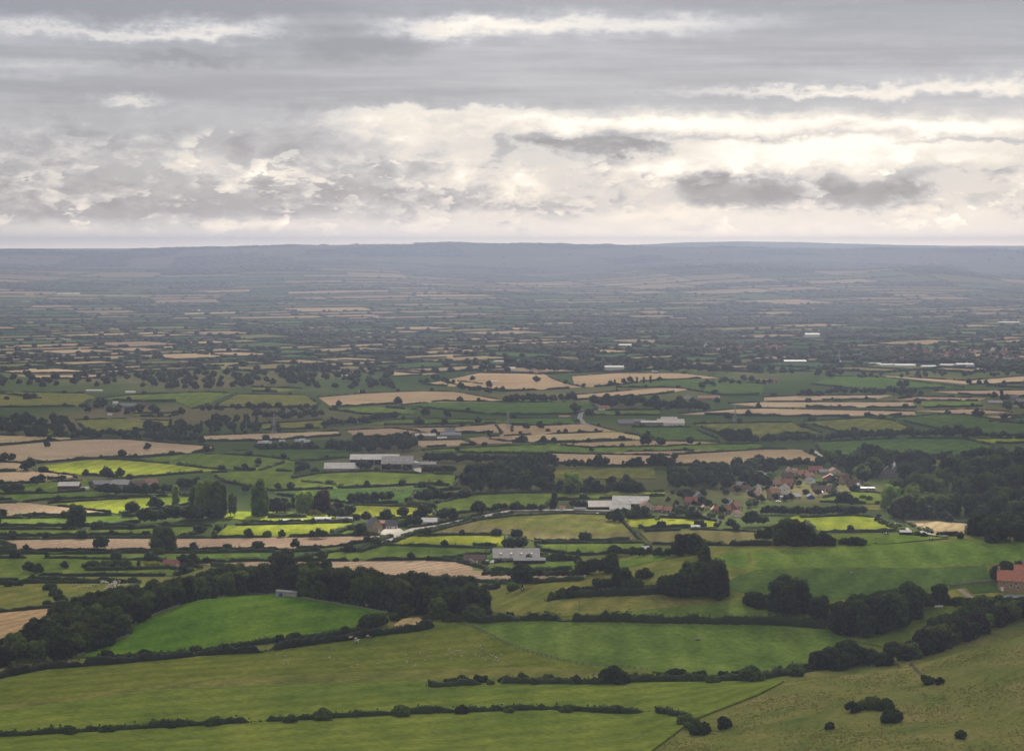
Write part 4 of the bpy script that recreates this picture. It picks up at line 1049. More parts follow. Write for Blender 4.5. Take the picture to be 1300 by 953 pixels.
KW = {'oak': 'broad', 'full': 'round', 'tall': 'tall', 'thin': 'slender', 'cone': 'pointed', 'bush': 'low'}
MW = {'dark': 'dark', 'mid': 'green', 'light': 'light green', 'pale': 'pale green', 'copper': 'purple-leaved', 'yellow': 'golden', 'blue': 'blue-green', 'bracken': 'ferny'}
bys = {}
for t in TREES: bys.setdefault((t['phrase'], t['kind'] == 'bush'), []).append(t)
for (ph, isb), L in bys.items():
    L.sort(key=lambda t: t['u'])
    for i, t in enumerate(L):
        noun = 'shrub' if isb else 'tree'
        pre = f"{ordinal(i)} {noun} from the left" if len(L) > 1 else f"{MW[t['mat']]} {noun}"
        if len(L) > 1 and t['mat'] not in ('dark', 'mid') : pre = f"{MW[t['mat']]} {noun}, {ordinal(i)} from the left,"
        t['label'] = pre + ' ' + ph
        if len(t['label'].split()) > 16: t['label'] = (pre + ' ' + ph).replace(' the ', ' ').replace("from left, ", "from left ")
        if len(t['label'].split()) > 16: print('LONG', t['label'])
def make_tree(t):
    fine = t['hpx'] > 24
    cm, cf, tm = RS.choice(PROTO[t['kind']])
    isb = t['kind'] == 'bush'
    z = t['z'] - .02 * t['h']
    h = t['h'] / (.95 if not isb else .92)
    rz = RS.uniform(0, 6.28)
    me = cf if fine else cm
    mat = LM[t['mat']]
    if isb:
        o = obj("shrub", me, None, (t['x'], t['y'], z)); o.rotation_euler.z = rz; o.scale = (h, h, h)
        o.material_slots[0].link = 'OBJECT'; o.material_slots[0].material = mat
        tag(o, t['label'], "shrub", "shrubs " + t['phrase'])
    else:
        e = empty("tree", (t['x'], t['y'], z), rz); w = t['w'] * RS.uniform(.92, 1.1); e.scale = (h * w, h * w, h)
        c = obj("crown", me, e); c.material_slots[0].link = 'OBJECT'; c.material_slots[0].material = mat
        obj("trunk", tm, e)
        tag(e, t['label'], "tree", "trees " + t['phrase'])
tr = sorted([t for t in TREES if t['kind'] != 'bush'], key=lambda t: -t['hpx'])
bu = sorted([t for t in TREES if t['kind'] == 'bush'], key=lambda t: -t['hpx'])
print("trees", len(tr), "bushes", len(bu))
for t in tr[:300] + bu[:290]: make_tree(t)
rest = tr[300:] + bu[290:]
FARTREES = [(t['x'], t['y'], t['z'], t['h'], 1.0, 'bush' if t['kind'] == 'bush' else ('tall' if t['kind'] in ('tall', 'thin', 'cone') else 'oak')) for t in rest]

# ---------------------------------------------------------------- hedges
def hedge_mesh(name, pts, h, w, seg=1.8, leaf=5, lod=1.0):
    """pts: world (x, y); bumpy hedge following the ground"""
    Q = []
    for a, b in zip(pts[:-1], pts[1:]):
        L = math.hypot(b[0] - a[0], b[1] - a[1]); n = max(1, int(L / seg))
        for k in range(n): Q.append((a[0] + (b[0] - a[0]) * k / n, a[1] + (b[1] - a[1]) * k / n))
    Q.append(pts[-1])
    Q = np.array(Q, float)
    if len(Q) < 2: return None, None
    Dv = np.gradient(Q, axis=0); Dv /= (np.linalg.norm(Dv, axis=1)[:, None] + 1e-9)
    S = np.column_stack([-Dv[:, 1], Dv[:, 0]])
    n = len(Q)
    ph = NR.uniform(0, 100)
    s = np.arange(n) * seg
    hv = h * (1 + .16 * np.sin(s / 7.3 + ph) * np.sin(s / 17. + ph) + .10 * np.sin(s / 2.9 + ph * 2) + NR.normal(0, .15, n))
    hv *= np.where(np.sin(s / 23. + ph * 3) > .985, .25, 1)      # gaps and gateways
    prof = [(-.5, -.06), (-.58, .45), (-.40, .92), (0, 1.02), (.40, .92), (.58, .45), (.5, -.06)]
    o0 = Q[0].copy(); z0 = float(zt(*o0))
    V = np.zeros((n, len(prof), 3))
    for k, (a, b) in enumerate(prof):
        j = NR.normal(0, .15, n) * w
        off = (a * w + j)
        X = Q[:, 0] + S[:, 0] * off; Y = Q[:, 1] + S[:, 1] * off
        V[:, k, 0] = X - o0[0]; V[:, k, 1] = Y - o0[1]
        V[:, k, 2] = zt(Q[:, 0], Q[:, 1]) - z0 + b * hv * (1 + NR.normal(0, .05, n) * (b > .3))
    m = len(prof)
    i = np.arange(n - 1)[:, None] * m + np.arange(m - 1)[None]
    Fq = np.stack([i, i + m, i + m + 1, i + 1], -1).reshape(-1, 4)
    V = V.reshape(-1, 3)
    nl = int(n * leaf)
    if nl:
        k = NR.integers(0, n, nl); a = NR.uniform(-.62, .62, nl); zz = NR.uniform(.25, 1.22, nl) * np.where(abs(a) > .45, .8, 1)
        px = Q[k, 0] + S[k, 0] * a * w + NR.normal(0, seg * .4, nl) * Dv[k, 0] - o0[0]
        py = Q[k, 1] + S[k, 1] * a * w + NR.normal(0, seg * .4, nl) * Dv[k, 1] - o0[1]
        pz = zt(Q[k, 0], Q[k, 1]) - z0 + zz * hv[k]
        c = np.stack([px, py, pz], 1)
        t = NR.normal(size=(nl, 3)); t /= np.linalg.norm(t, axis=1)[:, None]
        b = np.cross(t, NR.normal(size=(nl, 3))); b /= np.linalg.norm(b, axis=1)[:, None]
        sz = NR.uniform(.16, .50, nl)[:, None] * lod
        LV = np.stack([c - t * sz - b * sz, c + t * sz - b * sz * .8, c + t * sz + b * sz, c - t * sz * .7 + b * sz], 1).reshape(-1, 3)
        V = np.concatenate([V, LV]); Fq = np.concatenate([Fq, np.arange(nl * 4).reshape(nl, 4) + n * m])
    return mesh_np(name, V, Fq, [LM['hedge']]), (o0[0], o0[1], z0)

def hedge(pts, h, w, label, group="field hedges", seg=1.8, leaf=5, lod=1.0, world=False):
    W = pts if world else [tuple(P(u, v)[:2]) for u, v in pts]
    me, o0 = hedge_mesh("hedge", W, h, w, seg, leaf, lod)
    if me is None: return
    tag(obj("hedge", me, None, o0), label, "hedge", group)

hedge([(572,790),(640,789.5),(720,790),(800,790.5),(900,792),(985,794),(1048,799)], 3.9, 3.2, "long thick dark hedge between the spur and the smooth pasture", leaf=11)
hedge([(-40,872),(8,858),(60,850.5),(150,844),(250,833.5),(330,829.5),(400,818.5),(470,809),(530,802),(546,797)], 3.4, 3.4, "thick clipped hedge along the top of the pasture with sheep", leaf=11)
hedge([(112,838),(142,836),(200,833),(254,828),(330,817),(400,809),(440,803),(464,798)], 1.9, 2.2, "lower ragged hedge directly under the emerald field", leaf=10)
hedge([(545,874),(640,869),(760,870),(830,866),(960,863),(1030,851)], 2.8, 3.0, "hedge along the bottom of the smooth pasture", leaf=10)
hedge([(-60,940),(120,930),(330,918),(520,908),(700,902),(830,905),(870,912)], 2.4, 2.6, "hedge across the green field at the very bottom", leaf=10)
hedge([(694,763),(722,759),(750,757),(800,755),(855,753)], 3.6, 3.6, "dark hedge across the rough grass spur", leaf=10)
hedge([(1160,771),(1200,768),(1240,767)], 1.8, 1.8, "low hedge above the paddock with the white trough", leaf=9)
hedge([(456,702),(500,689),(520,680),(540,675),(575,667),(607,659.5),(650,652.5)], 2.6, 2.6, "hedge along the lower side of the pale lane", leaf=8)
hedge([(442,702),(470,693),(490,685),(500,682)], 2.4, 3.0, "hedge along the upper side of the pale lane", leaf=8)
hedge([(520,671),(545,667),(575,661),(600,657),(650,646.5)], 2.0, 2.0, "hedge above the lane behind the caravan shed", leaf=8)
hedge([(0,703),(110,703),(230,702),(340,701),(400,700)], 2.2, 2.6, "hedge under the long stubble strip", leaf=7)
hedge([(108,725),(160,724),(215,722),(225,724)], 2.6, 3.0, "clipped hedge in front of the cottage garden", leaf=7)
hedge([(318,664.5),(400,663.5),(447,663)], 2.4, 2.4, "hedge in front of the polytunnels", leaf=7)
hedge([(340,658),(396,657)], 3.0, 3.0, "tall hedge behind the polytunnels", leaf=7)
hedge([(421,680),(432,676),(443,672)], 3.0, 3.0, "slanting hedge left of the tan gabled house", leaf=7)
hedge([(856,656),(872,656)], 5.5, 3.0, "tall square clipped hedge at the village edge", leaf=7)
hedge([(100,668),(130,668),(168,668)], 2.6, 2.6, "dark hedge left of the rounded tree group", leaf=7)
hedge([(40,737),(90,738),(160,739),(178,740)], 2.6, 2.8, "hedge above the rough pasture with cattle", leaf=7)
hedge([(613,747),(632,747)], 2.6, 2.8, "short hedge left of the lone oak", leaf=7)

seen = set()
def px_free(u, v):
    return not any((int(u / 5) + a, int(v / 2.0) + b) in seen for a in (-1, 0, 1) for b in (-1, 0, 1))
HG = 0
for (k, desc, poly, hf) in FIELDS:
    if not hf: continue
    cu = sum(p[0] for p in poly) / len(poly); cvv = sum(p[1] for p in poly) / len(poly)
    # corners
    n = len(poly); corners = []
    for i in range(n):
        a, b, c = poly[i - 1], poly[i], poly[(i + 1) % n]
        # angles measured with rows stretched, as seen on the ground
        s = 6.0
        v1 = (b[0] - a[0], (b[1] - a[1]) * s); v2 = (c[0] - b[0], (c[1] - b[1]) * s)
        dot = (v1[0] * v2[0] + v1[1] * v2[1]) / (math.hypot(*v1) * math.hypot(*v2) + 1e-9)
        if dot < .55: corners.append(i)
    if len(corners) < 2: corners = [0, n // 2]
    for ci in range(len(corners)):
        i0, i1 = corners[ci], corners[(ci + 1) % len(corners)]
        idx = [i0]
        while idx[-1] != i1: idx.append((idx[-1] + 1) % n)
        line = [poly[i] for i in idx]
        S = []
        for a, b in zip(line[:-1], line[1:]):
            L = max(1, int(max(abs(b[0] - a[0]) / 6, abs(b[1] - a[1]) / 1.5)))
            for q in range(L): S.append((a[0] + (b[0] - a[0]) * q / L, a[1] + (b[1] - a[1]) * q / L))
        S.append(line[-1])
        run, runs = [], []
        for p in S:
            if px_free(*p): run.append(p)
            else:
                if len(run) > 2: runs.append(run)
                run = []
        if len(run) > 2: runs.append(run)
        for r_ in runs:
            mu = sum(p[0] for p in r_) / len(r_); mv = sum(p[1] for p in r_) / len(r_)
            length = max(abs(r_[-1][0] - r_[0][0]), abs(r_[-1][1] - r_[0][1]) * 3)
            if length < 14: continue
            du, dv = mu - cu, (mv - cvv) * 4
            side = ("right" if du > 0 else "left") if abs(du) > abs(dv) * 1.3 and abs(r_[-1][0] - r_[0][0]) < abs(r_[-1][1] - r_[0][1]) * 6 else ("near" if dv > 0 else "far")
            W = [tuple(P(u, v)[:2]) for u, v in r_]
            d = W[0][1]
            for p in r_: seen.add((int(p[0] / 5), int(p[1] / 2.0)))
            h = RS.uniform(1.9, 2.6) * (1 if d < 2400 else 1.15)
            lab = f"hedge on the {side} edge of the {desc}"
            if len(lab.split()) > 16: lab = ' '.join(lab.split()[:16])
            hedge(W, h, RS.uniform(2.0, 2.8), lab, "field hedges", seg=2.0 if d < 1700 else (3.5 if d < 2600 else 5), leaf=5 if d < 1700 else (4 if d < 2600 else 3), lod=1.0 if d < 1700 else 1.6, world=True)
            HG += 1
            # hedgerow shrubs swell out of the hedge here and there
            for p in r_[2::7]:
                if RS.random() < .55 and d > 1250:
                    q = P(*p); FARTREES.append((q.x, q.y, q.z, RS.uniform(3, 8), 1.0, RS.choice(('bush', 'oak'))))
print("auto hedges", HG)

# stone wall round the emerald field's top
def stone_wall(px, h, w, label):
    W = [tuple(P(u, v)[:2]) for u, v in px]
    pts = densify(W, 1.2)[: -1]
    # densify closes the loop; keep only the open part
    Q = []
    for a, b in zip(W[:-1], W[1:]):
        n = max(1, int(math.hypot(b[0] - a[0], b[1] - a[1]) / 1.2))
        for k in range(n): Q.append((a[0] + (b[0] - a[0]) * k / n, a[1] + (b[1] - a[1]) * k / n))
    Q.append(W[-1]); Q = np.array(Q); n = len(Q)
    Dv = np.gradient(Q, axis=0); Dv /= np.linalg.norm(Dv, axis=1)[:, None]; S = np.column_stack([-Dv[:, 1], Dv[:, 0]])
    prof = [(-.5, -.2), (-.42, .55), (-.3, 1.0), (.3, 1.0), (.42, .55), (.5, -.2)]
    V = np.zeros((n, 6, 3))
    for k, (a, b) in enumerate(prof):
        off = a * w + NR.normal(0, .04, n)
        V[:, k, 0] = Q[:, 0] + S[:, 0] * off; V[:, k, 1] = Q[:, 1] + S[:, 1] * off
        V[:, k, 2] = zt(Q[:, 0], Q[:, 1]) + b * h * (1 + NR.normal(0, .06, n))
    i = np.arange(n - 1)[:, None] * 6 + np.arange(5)[None]
    me = mesh_np("stone_wall", V.reshape(-1, 3), np.stack([i, i + 6, i + 7, i + 1], -1).reshape(-1, 4), [BM['wallstone']])
    tag(obj("stone_wall", me), label, "wall")
stone_wall([(98,835),(127,821),(162,809),(168,795),(196,782),(230,770),(268,761),(300,756.5),(346,755)], 1.5, .8, "grey stone wall between the emerald field and the left wood")
stone_wall([(382,760),(400,763.5),(440,770),(478,777),(492,779)], 1.3, .8, "grey stone wall below the wood right of the concrete hut")
stone_wall([(1206,745),(1222,743),(1245,740),(1264,739)], 1.3, .7, "low stone wall running up to the farmhouse")

_dg = bpy.context.evaluated_depsgraph_get()
def surf(p):
    """the turf surface under p (fields lie a little above the bare ground)"""
    z0 = p.z + 3.0
    for _ in range(6):
        ok, loc, nn, ii, ob, mm = SC.ray_cast(_dg, Vector((p.x, p.y, z0)), Vector((0, 0, -1)), distance=6)
        if not ok: return p
        if ob.name.startswith(('field', 'ground', 'bare', 'path', 'road', 'yard')): return loc
        z0 = loc.z - .01
    return p
def fence(px, label, spacing=3.2, nmax=95):
    W = [P(u, v) for u, v in px]; Q = []
    for a, b in zip(W[:-1], W[1:]):
        n = max(1, int((b - a).length / spacing))
        for k in range(n):
            q = a.lerp(b, k / n); Q.append(surf(on(q.x, q.y)))
    Q.append(W[-1]); Q = Q[:nmax]
    e = empty("post_and_wire_fence", Q[0])
    pm = MB().box((0, 0, .55), (.22, .22, 1.6)); me = mesh_np("post", pm.v, pm.f, [BM['wood']])
    r = MB()
    for a, b in zip(Q[:-1], Q[1:]):
        for z in (.35, .7, 1.05): r.tube(a - Q[0] + Vector((0, 0, z)), b - Q[0] + Vector((0, 0, z)), .07, n=4)
    r.build("fence_rails", BM['wood'], e)
    for q in Q:
        p = obj("post", me, e, q - Q[0]); p.rotation_euler = (RS.uniform(-.05, .05), RS.uniform(-.05, .05), RS.uniform(0, 1))
    tag(e, label, "fence")
fence([(578,789),(600,797),(622,808),(640,818),(670,829),(700,838),(740,846),(790,849),(830,854)], "weathered wooden fence crossing the pasture from the wood's corner", 3.4)
fence([(1118,839),(1140,843),(1160,849),(1172,860)], "wooden fence around the rough slope corner", 3.0)

# ---------------------------------------------------------------- distant hedges, trees, woods (countless: stuff)
def far_veg():
    rng = random.Random(5)
    V, Fc = [], []
    done = set()
    for c, t in zip(FARC, CT):
        n = len(c)
        cy0 = sum(p[1] for p in c) / n
        for i in range(n):
            a, b = c[i], c[(i + 1) % n]
            key = (round((a[0] + b[0]) / 2), round((a[1] + b[1]) / 2))
            if key in done: continue
            done.add(key)
            L = math.hypot(b[0] - a[0], b[1] - a[1])
            if L < 20: continue
            ux, uy = (b[0] - a[0]) / L, (b[1] - a[1]) / L
            d = .5 * (a[1] + b[1])
            if d < 10500:
                seg = max(12, d / 220.); m = max(1, int(L / seg)); w = 2.5 + d / 4500.; w *= .5
                for k in range(m):
                    if rng.random() < .08: continue
                    h = rng.uniform(1.8, 3.2) + d / 6000.
                    p0 = (a[0] + ux * L * k / m, a[1] + uy * L * k / m); p1 = (a[0] + ux * L * (k + 1.05) / m, a[1] + uy * L * (k + 1.05) / m)
                    z = z1 = 0.0; bb = len(V)
                    zo = d * 1.5e-4
                    for (q, zz) in ((p0, z), (p1, z1)):
                        V.extend([(q[0] - uy * w, q[1] + ux * w, zz - .5), (q[0] - uy * w * .8, q[1] + ux * w * .8, zz + h + zo), (q[0] + uy * w * .8, q[1] - ux * w * .8, zz + h + zo), (q[0] + uy * w, q[1] - ux * w, zz - .5)])
                    for s in range(3): Fc.append((bb + s, bb + s + 1, bb + 5 + s, bb + 4 + s))
                    Fc.append((bb, bb + 3, bb + 2, bb + 1)); Fc.append((bb + 4, bb + 5, bb + 6, bb + 7))
            sp = max(55, d / 62.) * rng.choice((.5, 1, 2, 4))
            s = rng.uniform(0, sp)
            while s < L:
                x, y = a[0] + ux * s, a[1] + uy * s
                u = CU + F * x / y
                h = rng.uniform(5, 13)
                FARTREES.append((x, y, None, h * .9, rng.uniform(.9, 1.4) * (1 + d / 26000.), 'oak' if rng.random() < .7 else 'bush'))
                s += sp * rng.uniform(.4, 1.8)
        if t == 'wood':
            xs = [p[0] for p in c]; ys = [p[1] for p in c]
            sp = max(17, cy0 / 240.)
            gx, gy = np.meshgrid(np.arange(min(xs), max(xs), sp), np.arange(min(ys), max(ys), sp * 1.15))
            gx = gx.ravel() + NR.uniform(-.35, .35, gx.size) * sp; gy = gy.ravel() + NR.uniform(-.35, .35, gy.size) * sp
            k = in_poly(gx, gy, c)
            zz = zt(gx[k], gy[k])
            for x, y, z in zip(gx[k], gy[k], zz):
                h = rng.uniform(8, 13)
                FARTREES.append((x, y, z, h, max(1.1, sp * 1.3 / h), 'oak'))
    V = np.array(V, float); V[:, 2] += zt(V[:, 0], V[:, 1]) + 3 * sstep(6500, 9500, V[:, 1])
    o = obj("distant_hedges", mesh_np("distant_hedges", V, np.array(Fc), [LM['hedge']]))
    tag(o, "countless dark hedge lines over the distant plain", kind="stuff")
far_veg()
def _blocks(t):
    u = CU + F * t[0] / t[1]; v = CV + F * CAMZ / t[1]
    return (1098 < u < 1240 and 462 < v < 473) or (762 < u < 798 and 468 < v < 478) or (1020 < u < 1050 and 428 < v < 436) or (75 < u < 102 and 374 < v < 381)
FARTREES = [t for t in FARTREES if not _blocks(t)]
_A = np.array([(t[0], t[1]) for t in FARTREES]); _Z = zt(_A[:, 0], _A[:, 1]) + 3 * sstep(6500, 9500, _A[:, 1])
FARTREES = [(t[0], t[1], float(z)) + tuple(t[3:]) for t, z in zip(FARTREES, _Z)]
print("bulk trees", len(FARTREES))
_d = [t for t in FARTREES if t[1] < 6000]; _e = [t for t in FARTREES if t[1] >= 6000]
bulk("distant_trees", _d, LM['dark'], "countless hedgerow and woodland trees of the middle distance")
bulk("far_off_woodland", _e, LM['dark'], "far-off woods and trees fading into haze")
# ---------------------------------------------------------------- buildings
_wm = {}
def window_meshes(w, h):
    k = (round(w, 1), round(h, 1))
    if k not in _wm:
        fr = MB(); t = .09
        fr.box((0, 0, h / 2 - t / 2), (w, .10, t)).box((0, 0, -h / 2 + t / 2), (w + .16, .18, t)).box((-w / 2 + t / 2, 0, 0), (t, .10, h - 2 * t)).box((w / 2 - t / 2, 0, 0), (t, .10, h - 2 * t)).box((0, 0, 0), (.06, .08, h - 2 * t))
        pn = MB().box((0, .02, 0), (w - 2 * t, .03, h - 2 * t))
        _wm[k] = (mesh_np("window", fr.v, fr.f, [BM['paint']]), mesh_np("pane", pn.v, pn.f, [BM['glass']]))
    return _wm[k]

def building(name, u, v, wpx, hw, hr, depth, wall, roof, label, cat, rz=0.0, win=None, door=True, chim=0, group=None, gable=False, bays=0, dy=0.0, over=.35, skylights=0, winsz=(1.1, 1.3)):
    """hw / hr: wall and roof height in photograph pixels; depth in metres; gable: the gable end faces the viewer"""
    p = P(u, v)
    if dy: p = on(p.x * (p.y + dy) / p.y, p.y + dy)
    k = p.y / F
    W, H, R = wpx * k, max(hw * k, 1.6), max(hr * k, .6)
    Dp = depth
    e = empty(name, (p.x, p.y + Dp / 2, p.z - .1), math.radians(rz))
    # wall: prism with gables. local x = across the view, y = away
    if gable: prof_axis = 'x'; a, b = W / 2, Dp / 2     # profile runs across x, extruded along y
    else: a, b = Dp / 2, W / 2
    pr = [(-a, 0), (a, 0), (a, H), (0, H + R), (-a, H)]
    def tr(q, s): return (q[0], s * b, q[1]) if gable else (s * b, q[0], q[1])
    vs = [tr(q, -1) for q in pr] + [tr(q, 1) for q in pr]
    fs = [(0, 1, 2, 3, 4), (9, 8, 7, 6, 5)] + [(i, 5 + i, 5 + (i + 1) % 5, (i + 1) % 5) for i in range(5)]
    me = mesh_np("wall", vs, fs, [BM[wall]]); obj("wall", me, e)
    # roof: two slabs with thickness and overhang
    m = MB(); t = .18; sl = R / a
    for s in (-1, 1):
        q = [(0, H + R + .04), (s * (a + over), H - sl * over + .04), (s * (a + over), H - sl * over + .04 + t), (0, H + R + .04 + t)]
        bb = b + over
        def tr2(q, sg): return (q[0], sg * bb, q[1]) if gable else (sg * bb, q[0], q[1])
        vv = [tr2(x, -1) for x in q] + [tr2(x, 1) for x in q]
        m.add(vv, [(0, 1, 2, 3), (7, 6, 5, 4), (0, 4, 5, 1), (1, 5, 6, 2), (2, 6, 7, 3), (3, 7, 4, 0)])
    rf = m.build("roof", BM[roof], e)
    for c in range(chim):
        s = (-1 if c % 2 == 0 else 1) * (b - .9)
        pt = (0, s, H + R + .5) if gable else (s, 0, H + R + .5)
        cm = MB().box(pt, (.9, .7, 1.7)).box((pt[0], pt[1], pt[2] + .9), (1.0, .8, .15)).tube((pt[0] - .2, pt[1], pt[2] + .95), (pt[0] - .2, pt[1], pt[2] + 1.35), .13).tube((pt[0] + .2, pt[1], pt[2] + .95), (pt[0] + .2, pt[1], pt[2] + 1.35), .13)
        cm.build("chimney", BM['brick' if wall not in ('stone', 'greystone') else wall], rf)
    fy = -Dp / 2 - .03
    for c in range(skylights):
        x = (-.5 + (c + .5) / skylights) * W * .9
        s = MB().box((x, -a * .5, H + R * .5 + .25), (1.0, a * .6, .08)); so = s.build("roof_light", BM['poly'], rf)
    if bays:      # open front: dark wall panels stand in for the shade inside the bays
        bw = W / bays
        for c in range(bays):
            x = (-.5 + (c + .5) / bays) * W
            obj("dark_bay_panel", mesh_np("dark_bay_panel", *(lambda q: (q.v, q.f))(MB().box((x, fy, H * .44), (bw * .86, .04, H * .86))), [BM['dark_panel']]), e)
    if win is None: win = 0
    if win:
        if gable: pass
        w_, h_ = winsz
        rows_ = 2 if H > 4.3 else 1
        cols = max(1, win)
        wm, pm = window_meshes(w_, h_)
        for r in range(rows_):
            for c in range(cols):
                x = (-.5 + (c + .5) / cols) * W * .86
                z = (H * .28 if rows_ == 2 else H * .52) if r == 0 else H * .76
                if r == 0 and door and c == cols // 2: continue
                o = obj("window", wm, e, (x, fy - .02, z)); obj("pane", pm, o)
    if door and win:
        x = (-.5 + (cols // 2 + .5) / cols) * W * .86
        dm = MB().box((x, fy - .01, 1.05), (1.0, .08, 2.1)).box((x, fy - .06, 2.14), (1.2, .1, .1)); dm.build("door", BM['paint'], e)
    tag(e, label, cat, group)
    e['_'] = 0; del e['_']
    return e, p, (W, H, R)

# farmhouse at the right
def farmhouse():
    p = P(1285, 751.5); k = p.y / F
    e = empty("farmhouse", (p.x, p.y + 4, p.z - .2), math.radians(-14))
    W, H, R, Dp = 16.5, 5.6, 4.0, 8.0
    x0, x1 = -5.6, 11
    def prism(x0, x1, y0, y1, H, R, name, wallm, roofm):
        a = (y1 - y0) / 2; ym = (y0 + y1) / 2
        pr = [(-a, 0), (a, 0), (a, H), (0, H + R), (-a, H)]
        vs = [(x0, ym + q[0], q[1]) for q in pr] + [(x1, ym + q[0], q[1]) for q in pr]
        w = obj("wall", mesh_np("wall", vs, [(4, 3, 2, 1, 0), (5, 6, 7, 8, 9)] + [((i + 1) % 5, 5 + (i + 1) % 5, 5 + i, i) for i in range(5)], [BM[wallm]]), e)
        m = MB(); sl = R / a; ov = .4; t = .2
        for s in (-1, 1):
            q = [(ym, H + R + .05), (ym + s * (a + ov), H - sl * ov + .05), (ym + s * (a + ov), H - sl * ov + .05 + t), (ym, H + R + .05 + t)]
            vv = [(x0 - ov, *z) for z in q] + [(x1 + ov, *z) for z in q]
            m.add(vv, [(0, 1, 2, 3), (7, 6, 5, 4), (0, 4, 5, 1), (1, 5, 6, 2), (2, 6, 7, 3), (3, 7, 4, 0)])
        return m.build("roof", BM[roofm], e)
    rf = prism(x0, x1, -4, 4, H, R, "main", 'warmbrick', 'brightpantile')
    prism(2.0, 13.5, 2.0, 9.5, H + 1.6, 4.4, "rear", 'warmbrick', 'brightpantile')
    for x in (x0 + .5, 6.0):
        z = H + R + .6 if x < 0 else H + R + 2.6
        y = 0 if x < 0 else 5.6
        MB().box((x, y, z), (1.2, .9, 2.0)).box((x, y, z + 1.05), (1.35, 1.05, .15)).tube((x - .25, y, z + 1.1), (x - .25, y, z + 1.6), .15).tube((x + .25, y, z + 1.1), (x + .25, y, z + 1.6), .15).build("chimney", BM['warmbrick'], rf)
    wm, pm = window_meshes(1.25, 1.35)
    for x, z in ((-2.6, 4.3), (.4, 3.5), (2.8, 4.4), (3.6, 2.5), (6.5, 4.3), (7.5, 2.0)):
        o = obj("window", wm, e, (x, -4.06, z)); obj("pane", pm, o)
    wo = obj("window", wm, e, (x0 - .05, -.6, 6.2)); wo.rotation_euler.z = math.pi / 2; obj("pane", pm, wo)
    d = MB().box((-3.6, -4.05, 1.25), (1.3, .1, 2.3)).box((-3.6, -4.1, 2.45), (1.5, .16, .14)).build("door", BM['paint'], e)
    MB().box((-3.2, -4.14, 1.2), (.06, .06, .2)).build("door_handle", BM['steel'], d)
    tag(e, "brown brick farmhouse with bright red tiled roof at the slope's edge", "farmhouse")
    # outbuildings below it
    q = P(1293, 768)
    for i, (dx, dyy, L, lab) in enumerate(((-1.5, 3.5, 7.5, "low stone outbuilding with blue-grey roof below the farmhouse"), (4.5, -1.0, 9.0, "boarded garage with pale flat roof beside the stone outbuilding"))):
        ee = empty("outbuilding", (q.x + dx, q.y + dyy, q.z + .1), math.radians(-34))
        h0, h1 = 3.0, 3.5
        a, b = L / 2, 3.0
        vs = [(-a, -b, 0), (a, -b, 0), (a, b, 0), (-a, b, 0), (-a, -b, h0), (a, -b, h0), (a, b, h1), (-a, b, h1)]
        obj("wall", mesh_np("wall", vs, [(0, 3, 2, 1), (4, 5, 6, 7), (0, 1, 5, 4), (1, 2, 6, 5), (2, 3, 7, 6), (3, 0, 4, 7)], [BM['stone' if i == 0 else 'boards']]), ee)
        o_ = .3
        vs = [(-a - o_, -b - o_, h0 + .02), (a + o_, -b - o_, h0 + .02), (a + o_, b + o_, h1 + .02), (-a - o_, b + o_, h1 + .02)]
        vs += [(x, y, z + .18) for x, y, z in vs]
        obj("roof", mesh_np("roof", vs, [(0, 3, 2, 1), (4, 5, 6, 7), (0, 1, 5, 4), (1, 2, 6, 5), (2, 3, 7, 6), (3, 0, 4, 7)], [BM['bluegrey' if i == 0 else 'sheetgrey']]), ee)
        MB().box((0, -b - .04, 1.1), (2.2 if i else 1.0, .07, 2.1)).build("door", BM['dark_panel' if i == 0 else 'boards'], ee)
        wv, pv = window_meshes(.9, .9)
        for x in (-a * .6, a * .6):
            o = obj("window", wv, ee, (x, -b - .05, 1.9)); obj("pane", pv, o)
        tag(ee, lab, "outbuilding")
farmhouse()

# concrete hut in front of the wood
def hut():
    a = P(364, 759); k = a.y / F
    e = empty("hut", (a.x, a.y + 2, a.z - .1), math.radians(-8))
    vs = [(-5.2, -2.3, 0), (5.2, -2.3, 0), (5.2, 2.3, 0), (-5.2, 2.3, 0), (-5.2, -2.3, 3.4), (5.2, -2.3, 2.7), (5.2, 2.3, 2.7), (-5.2, 2.3, 3.4)]
    bf = [(0, 3, 2, 1), (4, 5, 6, 7), (0, 1, 5, 4), (1, 2, 6, 5), (2, 3, 7, 6), (3, 0, 4, 7)]
    obj("wall", mesh_np("wall", vs, bf, [BM['concrete']]), e)
    vs = [(x * 1.04, y * 1.1, z + .02) for x, y, z in vs[4:]]; vs += [(x, y, z + .16) for x, y, z in vs]
    obj("roof", mesh_np("roof", vs, bf, [BM['sheetgrey']]), e)
    MB().box((-2.6, -2.34, 1.75), (1.7, .1, 1.7)).build("shutter", BM['blue'], e)
    MB().box((-.2, -2.35, 1.3), (.16, .12, 2.6)).box((2.4, -2.35, 1.25), (.12, .12, 2.4)).build("wall_post", BM['boards'], e)
    tag(e, "grey concrete hut with blue shutter above the emerald field", "hut")
hut()

B = building
# red roofed cottage
B("cottage", 217, 721, 21, 3.2, 7.0, 6.5, 'white', 'pantile', "white cottage with steep red roof among garden shrubs", "cottage", -6, win=3, chim=1)
B("cottage", 224, 721.5, 7, 4, 3.5, 4.0, 'white', 'pantile', "small white gabled porch wing of the red roofed cottage", "cottage", 0, win=1, door=False, gable=True, dy=-5)
